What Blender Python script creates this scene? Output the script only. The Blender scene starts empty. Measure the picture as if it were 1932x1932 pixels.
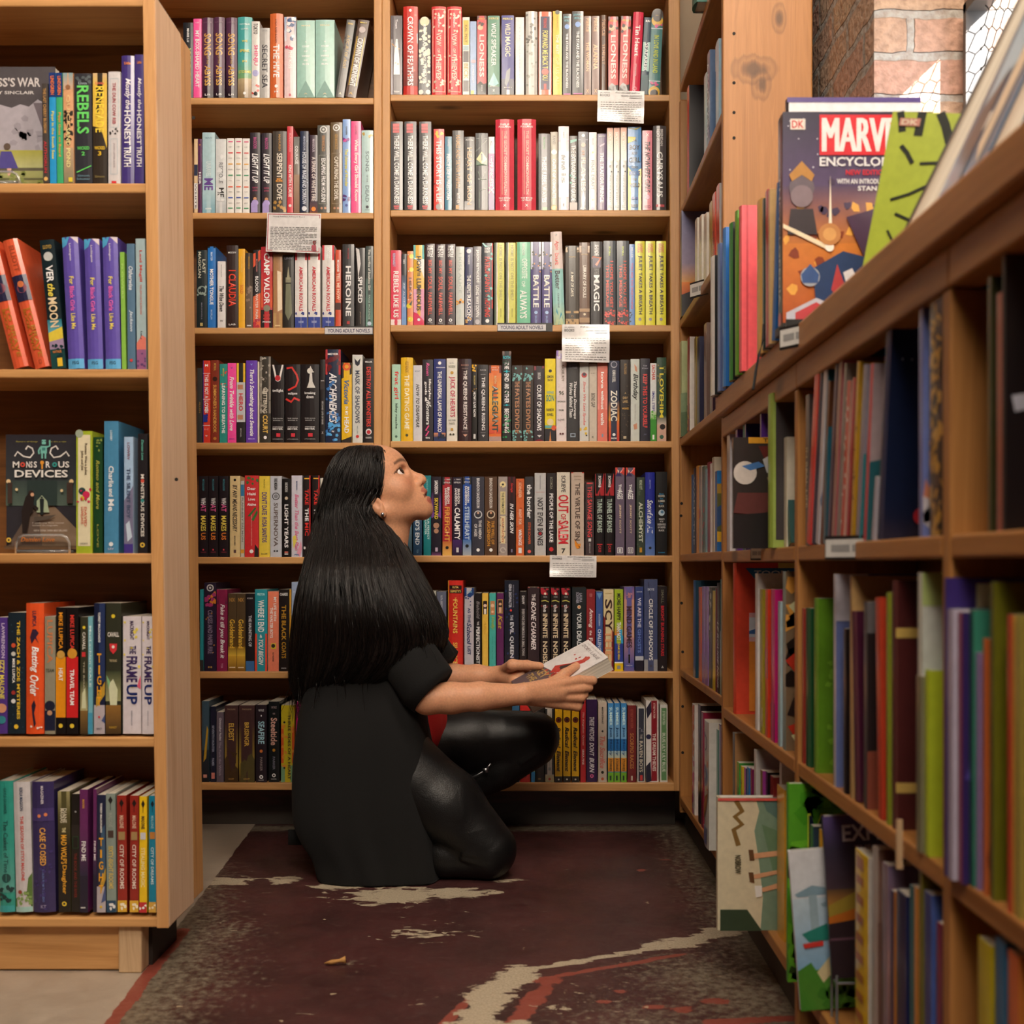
import bpy, math, random
import numpy as np
from mathutils import Vector, Matrix, noise
R = math.radians
random.seed(7)
SC = bpy.context.scene
COL = SC.collection
# ---- camera constants: a 41 mm view, eye 0.65 m above the floor, looking along +Y at the back shelves
F, CX, CY, H = 2200.0, 999.0, 1068.0, 0.65
def wx(u, Y): return (u - CX) * Y / F
def wz(v, Y): return H + (CY - v) * Y / F
def P(u, v, Y): return Vector((wx(u, Y), Y, wz(v, Y)))

def lin(h):
    if not isinstance(h, str): return tuple(h)
    if len(h) == 3: h = ''.join(c * 2 for c in h)
    r = [int(h[i:i + 2], 16) / 255 for i in (0, 2, 4)]
    return tuple(c / 12.92 if c <= .04045 else ((c + .055) / 1.055) ** 2.4 for c in r) + (1.0,)

# ---------------------------------------------------------------- materials
class NT:
    def __init__(s, name):
        s.m = bpy.data.materials.new(name); s.m.use_nodes = True
        s.t = s.m.node_tree; s.b = s.t.nodes['Principled BSDF']
    def n(s, typ, **kw):
        nd = s.t.nodes.new(typ)
        for k, v in kw.items():
            if k in nd.inputs: nd.inputs[k].default_value = v
            else: setattr(nd, k, v)
        return nd
    def l(s, a, b): s.t.links.new(a, b)
    def mix(s, fac, a, b, mode='MIX'):
        nd = s.t.nodes.new('ShaderNodeMix'); nd.data_type = 'RGBA'; nd.blend_type = mode
        for sock, v in ((nd.inputs[0], fac), (nd.inputs[6], a), (nd.inputs[7], b)):
            if hasattr(v, 'links'): s.l(v, sock)
            else: sock.default_value = v
        return nd.outputs[2]
    def ramp(s, fac, *stops):
        nd = s.t.nodes.new('ShaderNodeValToRGB'); cr = nd.color_ramp
        while len(cr.elements) < len(stops): cr.elements.new(.5)
        for e, (p, c) in zip(cr.elements, stops):
            e.position = p; e.color = c if len(c) == 4 else tuple(c) + (1,)
        s.l(fac, nd.inputs[0]); return nd.outputs[0]
    def math(s, op, a, b=None):
        nd = s.t.nodes.new('ShaderNodeMath'); nd.operation = op
        for sock, v in zip(nd.inputs, (a, b)):
            if v is None: continue
            if hasattr(v, 'links'): s.l(v, sock)
            else: sock.default_value = v
        return nd.outputs[0]
    def bump(s, h, st, dist=.002):
        nd = s.n('ShaderNodeBump', Strength=st, Distance=dist); s.l(h, nd.inputs['Height'])
        s.l(nd.outputs[0], s.b.inputs['Normal'])
    def set(s, **kw):
        for k, v in kw.items(): s.b.inputs[k.replace('_', ' ')].default_value = v
        return s

def flat(name, col, rough=.5, **kw):
    m = NT(name); m.set(Base_Color=lin(col), Roughness=rough, **kw)
    nz = m.n('ShaderNodeTexNoise', Scale=60.0, Detail=3.0)
    m.l(m.mix(nz.outputs[0], tuple(c * .9 for c in lin(col)[:3]) + (1,), lin(col)), m.b.inputs['Base Color'])
    return m.m

def printed(name, rough, coat=0.0):
    m = NT(name); a = m.n('ShaderNodeAttribute', attribute_name='Col')
    tc = m.n('ShaderNodeTexCoord'); nz = m.n('ShaderNodeTexNoise', Scale=90.0, Detail=4.0)
    m.l(tc.outputs['Object'], nz.inputs['Vector'])
    m.l(m.mix(m.ramp(nz.outputs[0], (.3, (.9, .9, .9)), (.7, (1, 1, 1))), (0, 0, 0, 1), a.outputs['Color'], 'MULTIPLY') if False else
        m.mix(1.0, a.outputs['Color'], m.ramp(nz.outputs[0], (.3, (.88, .88, .88)), (.7, (1, 1, 1))), 'MULTIPLY'), m.b.inputs['Base Color'])
    m.set(Roughness=rough, Coat_Weight=coat, Coat_Roughness=.12)
    return m.m
M_MATTE = printed('printed_matte_cover', .55)
M_GLOSS = printed('printed_gloss_cover', .3, .35)
def paper():
    m = NT('page_paper'); tc = m.n('ShaderNodeTexCoord'); mp = m.n('ShaderNodeMapping'); mp.inputs['Scale'].default_value = (900, 3, 3)
    m.l(tc.outputs['Object'], mp.inputs[0]); nz = m.n('ShaderNodeTexNoise', Scale=1.0, Detail=2.0); m.l(mp.outputs[0], nz.inputs['Vector'])
    m.l(m.ramp(nz.outputs[0], (.3, lin('b5ac9c')), (.65, lin('ddd6c8'))), m.b.inputs['Base Color']); m.set(Roughness=.9)
    return m.m
M_PAPER = paper()

def wood(name, axis, light, dark, rough=.42, knots=True, kn=()):
    m = NT(name); tc = m.n('ShaderNodeTexCoord'); oi = m.n('ShaderNodeObjectInfo')
    add = m.n('ShaderNodeVectorMath', operation='ADD'); sc = m.n('ShaderNodeVectorMath', operation='SCALE'); sc.inputs['Scale'].default_value = 17.0
    cb = m.n('ShaderNodeCombineXYZ')
    for i in range(3): m.l(oi.outputs['Random'], cb.inputs[i])
    m.l(cb.outputs[0], sc.inputs[0]); m.l(tc.outputs['Object'], add.inputs[0]); m.l(sc.outputs[0], add.inputs[1])
    mp = m.n('ShaderNodeMapping'); s = [26, 26, 26]; s[axis] = 1.6; mp.inputs['Scale'].default_value = s
    m.l(add.outputs[0], mp.inputs[0])
    n1 = m.n('ShaderNodeTexNoise', Scale=1.0, Detail=6.0, Roughness=.6, Distortion=.6); m.l(mp.outputs[0], n1.inputs['Vector'])
    mp2 = m.n('ShaderNodeMapping'); s2 = [150, 150, 150]; s2[axis] = 5; mp2.inputs['Scale'].default_value = s2; m.l(add.outputs[0], mp2.inputs[0])
    n2 = m.n('ShaderNodeTexNoise', Scale=1.0, Detail=3.0); m.l(mp2.outputs[0], n2.inputs['Vector'])
    c1 = m.ramp(n1.outputs[0], (.3, lin(dark)), (.47, lin(light)), (.56, tuple(.7 * a + .3 * b for a, b in zip(lin(light), lin(dark)))), (.6, lin(light)), (.75, lin(dark)))
    c2 = m.mix(m.math('MULTIPLY', n2.outputs[0], .5), c1, lin(dark))
    if knots:
        mp3 = m.n('ShaderNodeMapping'); s3 = [7, 7, 7]; s3[axis] = 3.2; mp3.inputs['Scale'].default_value = s3; m.l(add.outputs[0], mp3.inputs[0])
        vo = m.n('ShaderNodeTexVoronoi', Scale=1.0); m.l(mp3.outputs[0], vo.inputs['Vector'])
        k = m.ramp(vo.outputs['Distance'], (.05, (1, 1, 1)), (.13, (0, 0, 0)))
        c2 = m.mix(m.math('MULTIPLY', k, .8), c2, tuple(c * .25 for c in lin(dark)[:3]) + (1,))
    for (kx, ky, kz_, rx, rz) in kn:
        vs_ = m.n('ShaderNodeVectorMath', operation='SUBTRACT'); vs_.inputs[1].default_value = (kx, ky, kz_); m.l(tc.outputs['Object'], vs_.inputs[0])
        vm = m.n('ShaderNodeVectorMath', operation='MULTIPLY'); vm.inputs[1].default_value = (1 / rx, 0, 1 / rz); m.l(vs_.outputs[0], vm.inputs[0])
        ln = m.n('ShaderNodeVectorMath', operation='LENGTH'); m.l(vm.outputs[0], ln.inputs[0])
        d = m.math('ADD', ln.outputs['Value'], m.math('MULTIPLY', m.math('SUBTRACT', n1.outputs[0], .5), 1.4))
        c2 = m.mix(m.ramp(d, (.25, (.85, .85, .85)), (.45, (.55, .55, .55)), (.6, (.15, .15, .15)), (.85, (.4, .4, .4)), (1.3, (0, 0, 0))), c2, tuple(c * .3 for c in lin(dark)[:3]) + (1,))
    m.l(c2, m.b.inputs['Base Color']); m.set(Roughness=rough)
    m.bump(n2.outputs[0], .25, .0008)
    return m.m
WX = wood('pine_shelf_board', 0, 'dba66a', 'b07c46')
WZ = wood('pine_upright_board', 2, 'dba66b', 'b07a46')
WY = wood('pine_shelf_board_deep', 1, 'c0864a', '8f5a28')
WZR = wood('pine_panel_honey', 2, 'c48a4e', '935e2c')
WPALE = wood('pale_pine_end_panel', 2, 'e8c8a8', 'c79c76', .6)
WBACK = wood('pine_back_board', 0, '8a5c34', '5c3a1e')
WRAW = wood('scuffed_pine_post', 2, 'd8b890', 'a07c58', .8)

# ---------------------------------------------------------------- mesh builder
class MB:
    def __init__(s): s.v = []; s.f = []; s.c = []; s.m = []
    def face(s, pts, col=(1, 1, 1, 1), mat=0):
        i = len(s.v); s.v += [tuple(p) for p in pts]; s.f.append(tuple(range(i, i + len(pts)))); s.c.append(col); s.m.append(mat)
    def idx(s, verts, faces, col=(1, 1, 1, 1), mat=0):
        i = len(s.v); s.v += [tuple(p) for p in verts]
        for f in faces: s.f.append(tuple(i + k for k in f)); s.c.append(col); s.m.append(mat)
    def box(s, x0, x1, y0, y1, z0, z1, col=(1, 1, 1, 1), mat=0, shear=0.0):
        w = lambda x, z: x + shear * (z - z0)
        V = [(w(x, z), y, z) for z in (z0, z1) for y in (y0, y1) for x in (x0, x1)]
        s.idx(V, [(0, 2, 3, 1), (4, 5, 7, 6), (0, 1, 5, 4), (2, 6, 7, 3), (0, 4, 6, 2), (1, 3, 7, 5)], col, mat)
    def tube(s, pts, r, n=8, col=(1, 1, 1, 1), mat=0, caps=True):
        pts = [Vector(p) for p in pts]; rs = r if isinstance(r, (list, tuple)) else [r] * len(pts)
        rings = []; up = Vector((0, 0, 1))
        for k, p in enumerate(pts):
            d = (pts[min(k + 1, len(pts) - 1)] - pts[max(k - 1, 0)]).normalized()
            a = d.cross(up if abs(d.z) < .95 else Vector((1, 0, 0))).normalized(); b = a.cross(d)
            rings.append([p + (a * math.cos(2 * math.pi * j / n) + b * math.sin(2 * math.pi * j / n)) * rs[k] for j in range(n)])
        V = [q for rg in rings for q in rg]
        Fs = [(k * n + j, k * n + (j + 1) % n, (k + 1) * n + (j + 1) % n, (k + 1) * n + j) for k in range(len(pts) - 1) for j in range(n)]
        if caps: Fs += [tuple(range(n))[::-1], tuple((len(pts) - 1) * n + j for j in range(n))]
        s.idx(V, Fs, col, mat)
    def mesh(s, name, mats, smooth=False):
        me = bpy.data.meshes.new(name); me.from_pydata(s.v, [], s.f)
        for m in mats: me.materials.append(m)
        if len(mats) > 1: me.polygons.foreach_set('material_index', s.m)
        at = me.color_attributes.new('Col', 'FLOAT_COLOR', 'CORNER'); out = []
        for f, c in zip(s.f, s.c):
            if isinstance(c[0], (tuple, list)): out += [x for cc in c for x in cc]
            else: out += list(c) * len(f)
        at.data.foreach_set('color', out)
        if smooth: me.polygons.foreach_set('use_smooth', [True] * len(s.f))
        me.update(); return me

def link(name, me, parent=None):
    o = bpy.data.objects.new(name, me); COL.objects.link(o)
    if parent is not None: o.parent = parent
    return o
def tag(o, label=None, cat=None, group=None, kind=None):
    if label: o['label'] = label
    if cat: o['category'] = cat
    if group: o['group'] = group
    if kind: o['kind'] = kind
    return o
def root(name, loc, label, cat, group=None, rz=0):
    o = link(name, None); o.location = loc; o.rotation_euler = (0, 0, rz); o.empty_display_size = .05
    return tag(o, label, cat, group)
def board(name, parent, x0, x1, y0, y1, z0, z1, mat, shear=0.0, bev=.0025, kind=None, off=True):
    mb = MB(); L = parent.location if (parent is not None and off) else Vector()
    mb.box(x0 - L.x, x1 - L.x, y0 - L.y, y1 - L.y, z0 - L.z, z1 - L.z, shear=shear)
    o = link(name, mb.mesh(name, [mat]), parent)
    if bev:
        b = o.modifiers.new('edge', 'BEVEL'); b.width = bev; b.segments = 2
    if kind: o['kind'] = kind
    return o

# ---------------------------------------------------------------- lettering: glyph outlines from the built-in font
CH = "ABCDEFGHIJKLMNOPQRSTUVWXYZabcdefghijklmnopqrstuvwxyz0123456789&'-.:?!+*"
GL = {}
def load_glyphs():
    tmp = []
    for st, off in ((0, 0.0), (1, .022)):
        for c in CH:
            for k in (1, 2):
                cu = bpy.data.curves.new('g', 'FONT'); cu.body = c * k; cu.resolution_u = 2; cu.offset = off
                o = bpy.data.objects.new('g', cu); COL.objects.link(o); tmp.append((st, c, k, o))
    bpy.context.view_layer.update(); dg = bpy.context.evaluated_depsgraph_get(); w = {}
    for st, c, k, o in tmp:
        me = o.evaluated_get(dg).to_mesh(); xs = [v.co.x for v in me.vertices]
        w[st, c, k] = max(xs)
        if k == 1: GL[st, c] = ([(v.co.x, v.co.y) for v in me.vertices], [tuple(p.vertices) for p in me.polygons])
        o.evaluated_get(dg).to_mesh_clear()
    for st in (0, 1):
        for c in CH: GL[st, c] += (w[st, c, 2] - w[st, c, 1],)
    for _, _, _, o in tmp:
        cu = o.data; bpy.data.objects.remove(o); bpy.data.curves.remove(cu)
load_glyphs()
TXT = {}
def text2d(s, st=1):
    """unit-box lettering: x and y both normalised to 0..1"""
    key = (s, st)
    if key in TXT: return TXT[key]
    V, Fc, x = [], [], 0.0
    for c in s:
        if c == ' ': x += .28; continue
        g = GL.get((1 if st else 0, c)) or GL[1, '.']
        b = len(V); V += [(p[0] + x + (.28 * p[1] if st == 2 else 0), p[1]) for p in g[0]]
        Fc += [tuple(b + i for i in f) for f in g[1]]; x += g[2]
    xs = [p[0] for p in V]; ys = [p[1] for p in V]; x0, x1, y0, y1 = min(xs), max(xs), min(ys), max(ys)
    out = ([((a - x0) / (x1 - x0), (b - y0) / max(y1 - y0, .02)) for a, b in V], Fc, (x1 - x0) / max(y1 - y0, .02)); TXT[key] = out
    return out

class Deco:
    """printed artwork laid on a surface; p runs left to right and q top to bottom, both 0..1"""
    def __init__(s, mb, fn, W, Ht, cols=1): s.mb, s.fn, s.W, s.H, s.k, s.cols = mb, fn, W, Ht, 0, cols
    def poly(s, pts, col):
        s.mb.face([s.fn(p, q, s.k) for p, q in pts], col)
    def rect(s, p0, p1, q0, q1, c0, c1=None):
        c1 = c1 or c0; n = s.cols
        for i in range(n):
            a, b = p0 + (p1 - p0) * i / n, p0 + (p1 - p0) * (i + 1) / n
            s.poly([(a, q1), (b, q1), (b, q0), (a, q0)], (c1, c1, c0, c0))
    def disc(s, p, q, r, col, n=18):
        e = r * s.W / s.H
        s.poly([(p + r * math.cos(-2 * math.pi * i / n), q + e * math.sin(-2 * math.pi * i / n)) for i in range(n)][::-1] if False else
               [(p + r * math.cos(2 * math.pi * i / n), q - e * math.sin(2 * math.pi * i / n)) for i in range(n)], col)
    def text(s, p0, p1, q0, q1, col, t, st=1, vert=False):
        V, Fc, asp = text2d(t, st)
        if vert: M = [(p1 + (p0 - p1) * (1 - b), q0 + (q1 - q0) * a) for a, b in V]
        else: M = [(p0 + (p1 - p0) * a, q1 + (q0 - q1) * b) for a, b in V]
        s.mb.idx([s.fn(p, q, s.k) for p, q in M], Fc, col)
    def stroke(s, pts, w, col):
        W, Hh = s.W, s.H; P2 = [Vector((p * W, q * Hh)) for p, q in pts]; w = w * W / 2
        L, Rr = [], []
        for i, p in enumerate(P2):
            d = (P2[min(i + 1, len(P2) - 1)] - P2[max(i - 1, 0)]).normalized(); nrm = Vector((d.y, -d.x)) * w
            L.append(p + nrm); Rr.append(p - nrm)
        for i in range(len(P2) - 1):
            s.poly([(a.x / W, a.y / Hh) for a in (Rr[i], Rr[i + 1], L[i + 1], L[i])], col)
    def run(s, spec):
        for e in spec:
            if not e: continue
            s.k += 1; t, a = e[0], [x.strip() for x in e[1:].split(',')]; g = lambda i, d=None: float(a[i]) if len(a) > i and a[i] != '' else d
            if t in 'VvI':      # lettering running down the spine: q0,q1,width,col,text,offset
                o = .5 + g(5, 0); w = g(2); s.text(o - w / 2, o + w / 2, g(0), g(1), lin(a[3]), a[4], {'V': 1, 'v': 0, 'I': 2}[t], True)
            elif t == 'H':      # lettering across: q,height,width,col,text
                q, h, w = g(0), g(1), g(2); s.text(.5 - w / 2 + g(5, 0), .5 + w / 2 + g(5, 0), q - h / 2, q + h / 2, lin(a[3]), a[4])
            elif t == 'B': s.rect(g(3, 0), g(4, 1), g(0), g(1), lin(a[2]))
            elif t == 'G': s.rect(g(4, 0), g(5, 1), g(0), g(1), lin(a[2]), lin(a[3]))
            elif t == 'D': s.disc(.5 + g(3, 0), g(0), g(1), lin(a[2]))
            elif t == 'R':      # outline frame q0,q1,col,inset,line
                i, w = g(3, .08), g(4, .05); e2 = w * s.W / s.H
                for r in ((i, i + w, g(0), g(1)), (1 - i - w, 1 - i, g(0), g(1)), (i, 1 - i, g(0), g(0) + e2), (i, 1 - i, g(1) - e2, g(1))): s.rect(*r, lin(a[2]))
            elif t == 'T': s.poly([(g(3, 0), g(1)), (g(4, 1), g(1)), ((g(3, 0) + g(4, 1)) / 2 + g(5, 0), g(0))], lin(a[2]))
            elif t == 'N':      # scattered motifs q0,q1,col,count,size
                rd = random.Random(int(g(3)) * 31 + int(g(0) * 100)); sz = g(4, .12)
                for _ in range(int(g(3))):
                    p, q, n = rd.uniform(.08, .92), rd.uniform(g(0), g(1)), rd.randint(4, 7); ph = rd.random() * 6; ex = s.W / s.H
                    s.poly([(min(.99, max(.01, p + sz * rd.uniform(.5, 1.2) * math.cos(ph + 6.283 * i / n))), min(.998, max(.002, q - ex * sz * rd.uniform(.5, 1.2) * math.sin(ph + 6.283 * i / n)))) for i in range(n)], lin(a[2]))
            elif t == 'b': s.rect(g(0), g(1), g(2), g(3), lin(a[4]))
            elif t == 'g': s.rect(g(0), g(1), g(2), g(3), lin(a[4]), lin(a[5]))
            elif t in 'tuw': s.text(g(0), g(1), g(2), g(3), lin(a[4]), a[5], {'t': 1, 'u': 0, 'w': 2}[t])
            elif t == 'k': s.text(g(0), g(1), g(2), g(3), lin(a[4]), a[5], 1, True)
            elif t == 'd': s.disc(g(0), g(1), g(2), lin(a[3]))
            elif t == 'p': s.poly([(float(a[i]), float(a[i + 1])) for i in range(1, len(a) - 1, 2)], lin(a[0]))
            elif t == 'l': s.stroke([(float(a[i]), float(a[i + 1])) for i in range(2, len(a) - 1, 2)], g(1), lin(a[0]))
            elif t == 'n':
                rd = random.Random(int(g(5)) * 17); sz = g(6, .02)
                for _ in range(int(g(5))):
                    p, q, n = rd.uniform(g(0), g(1)), rd.uniform(g(2), g(3)), rd.randint(4, 7); ph = rd.random() * 6; ex = s.W / s.H
                    s.poly([(min(1, max(0, p + sz * rd.uniform(.5, 1.2) * math.cos(ph + 6.283 * i / n))), min(1, max(0, q - ex * sz * rd.uniform(.5, 1.2) * math.sin(ph + 6.283 * i / n)))) for i in range(n)], lin(a[4]))

def make_book(W, Ht, Dp, base, spine=(), cover=(), hard=False, gloss=True, side=None):
    """local frame: spine faces -Y, front cover faces +X, base at z = 0"""
    mb = MB(); bc = lin(base); sc = lin(side) if side else bc; n = 4
    bul = (.12 * W if hard else .035 * W); tc = min(.0022 if hard else .0009, W * .2)
    def sx(p): return -W / 2 + W * p
    def sy(p): return bul * (2 * p - 1) ** 2 - 0.0
    O = [(-W / 2, Dp)] + [(sx(i / n), sy(i / n)) for i in range(n + 1)] + [(W / 2, Dp)]
    I = [(-W / 2 + tc, Dp)] + [(max(-W / 2 + tc, min(W / 2 - tc, sx(i / n))), bul + tc) for i in range(n + 1)] + [(W / 2 - tc, Dp)]
    m = len(O)
    for i in range(m - 1):
        c = sc if i in (0, m - 2) else bc
        mb.face([(*O[i], 0), (*O[i + 1], 0), (*O[i + 1], Ht), (*O[i], Ht)], c)
        mb.face([(*I[i + 1], 0), (*I[i], 0), (*I[i], Ht), (*I[i + 1], Ht)], (.7, .68, .64, 1))
        mb.face([(*O[i], Ht), (*O[i + 1], Ht), (*I[i + 1], Ht), (*I[i], Ht)], c)
        mb.face([(*O[i + 1], 0), (*O[i], 0), (*I[i], 0), (*I[i + 1], 0)], c)
    for i in (0, m - 1): mb.face([(*O[i], 0), (*O[i], Ht), (*I[i], Ht), (*I[i], 0)][::1 if i else -1], sc)
    if spine: Deco(mb, lambda p, q, k: (sx(p), sy(p) - .0004 - .00012 * k, Ht * (1 - q)), W, Ht, 4 if hard else 1).run(spine)
    if cover: Deco(mb, lambda p, q, k: (W / 2 + .0004 + .00012 * k, p * Dp, Ht * (1 - q)), Dp, Ht).run(cover)
    me = mb.mesh('cover', [M_GLOSS if gloss else M_MATTE])
    pb = MB(); ov = .003 if hard else .0006
    pb.box(-W / 2 + tc * 1.05, W / 2 - tc * 1.05, bul + tc * 1.1, Dp - (.004 if hard else .0008), ov, Ht - ov)
    return me, pb.mesh('pages', [M_PAPER])
BOOKS = []
def put_book(meshes, loc, label, group, lean=0.0, rz=0.0, W=.02, name='picture_book', tilt=0.0, cat='picture book'):
    r = link(name, None); r.empty_display_size = .03
    z = W / 2 * abs(math.sin(lean))
    r.matrix_world = Matrix.Translation((loc[0], loc[1], loc[2] + z)) @ Matrix.Rotation(rz, 4, 'Z') @ Matrix.Rotation(lean, 4, 'Y') @ Matrix.Rotation(tilt, 4, 'X')
    link('cover', meshes[0], r); link('page_block', meshes[1], r)
    tag(r, label, cat, group); BOOKS.append(r)
    return r
ORD = {2: ['left one of two', 'right one of two'], 3: ['leftmost of three', 'middle one of three', 'rightmost of three']}
def shelf_row(text, Y, vb, where, group, s_depth=.131, z=None):
    """one row of upright books; widths and heights measured against the shelf plane at depth Y"""
    z = wz(vb, Y) if z is None else z; prev = None; items = []
    for ln in text.strip().split('\n'):
        f = [x.strip() for x in ln.split('|')]; a = f[0].split()
        x0, x1, vt = map(float, a[:3]); lean = float(a[3]) if len(a) > 3 and a[3] not in 'hm' else 0.0
        items.append((x0, x1, vt, lean, a[-1] if a[-1] in 'hm' else '', f))
    i = 0
    while i < len(items):
        j = i + 1
        while j < len(items) and items[j][5][1] == '=': j += 1
        run = items[i:j]; x0, x1, vt, lean, fl, f = run[0]
        W = (min(r[1] - r[0] for r in run) - .5) * Y / F; Ht = (vb - vt) * Y / F / math.cos(math.atan2(lean, vb - vt))
        elems = [e.strip() for e in f[3].split(';')] if len(f) > 3 and f[3] else []
        ms = make_book(W, Ht, s_depth if fl != 'h' else s_depth + .005, f[1], elems, (), fl == 'h', fl != 'm')
        for k, r in enumerate(run):
            d = f[2]
            if len(run) > 1: d = ORD[len(run)][k] + ' ' + d
            put_book(ms, (wx((r[0] + r[1]) / 2, Y), Y + (random.random() * .004 if s_depth > .1 else 0), z), d + ', ' + where, group, math.atan2(r[3], vb - vt), 0, W, *(('hardcover_book', 0.0, 'hardcover') if fl == 'h' else ('paperback_book', 0.0, 'paperback')))
        i = j
# ---------------------------------------------------------------- room shell
def plaster():
    m = NT('warm_white_plaster'); nz = m.n('ShaderNodeTexNoise', Scale=6.0, Detail=5.0)
    m.l(m.ramp(nz.outputs[0], (.3, lin('b9a68e')), (.7, lin('d2c2aa'))), m.b.inputs['Base Color']); m.set(Roughness=.9); return m.m
M_PLASTER = plaster()
M_DARKWALL = flat('dim_bookshop_wall', '6a5646', .9)
def brick(name, sc=4.6):
    m = NT(name); tc = m.n('ShaderNodeTexCoord'); sx = m.n('ShaderNodeSeparateXYZ'); m.l(tc.outputs['Object'], sx.inputs[0])
    cb = m.n('ShaderNodeCombineXYZ'); m.l(m.math('ADD', sx.outputs[0], sx.outputs[1]), cb.inputs[0]); m.l(sx.outputs[2], cb.inputs[1])
    wob = m.n('ShaderNodeTexNoise', Scale=14.0, Detail=4.0); m.l(tc.outputs['Object'], wob.inputs['Vector'])
    va = m.n('ShaderNodeVectorMath', operation='MULTIPLY_ADD'); va.inputs[1].default_value = (.022, .022, 0); m.l(wob.outputs['Color'], va.inputs[0]); m.l(cb.outputs[0], va.inputs[2])
    b = m.n('ShaderNodeTexBrick', Scale=sc); b.inputs['Color1'].default_value = lin('b48a78'); b.inputs['Color2'].default_value = lin('b39c80'); b.inputs['Mortar'].default_value = lin('a49e96')
    b.inputs['Mortar Size'].default_value = .035; b.inputs['Mortar Smooth'].default_value = .25; b.inputs['Brick Width'].default_value = .92; b.inputs['Row Height'].default_value = .31
    m.l(va.outputs[0], b.inputs['Vector'])
    n2 = m.n('ShaderNodeTexNoise', Scale=75.0, Detail=6.0); m.l(tc.outputs['Object'], n2.inputs['Vector'])
    c = m.mix(m.ramp(n2.outputs[0], (.35, (.5, .5, .5)), (.6, (0, 0, 0))), b.outputs['Color'], lin('7c6252'))
    m.l(c, m.b.inputs['Base Color']); m.set(Roughness=.95)
    m.bump(m.math('SUBTRACT', m.math('MULTIPLY', n2.outputs[0], .5), b.outputs['Fac']), .8, .012); return m.m
M_BRICK = brick('old_brick')
def slab(name, x0, x1, y0, y1, z0, z1, mat):
    return tag(board(name, None, x0, x1, y0, y1, z0, z1, mat, bev=0), kind='structure')

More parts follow.
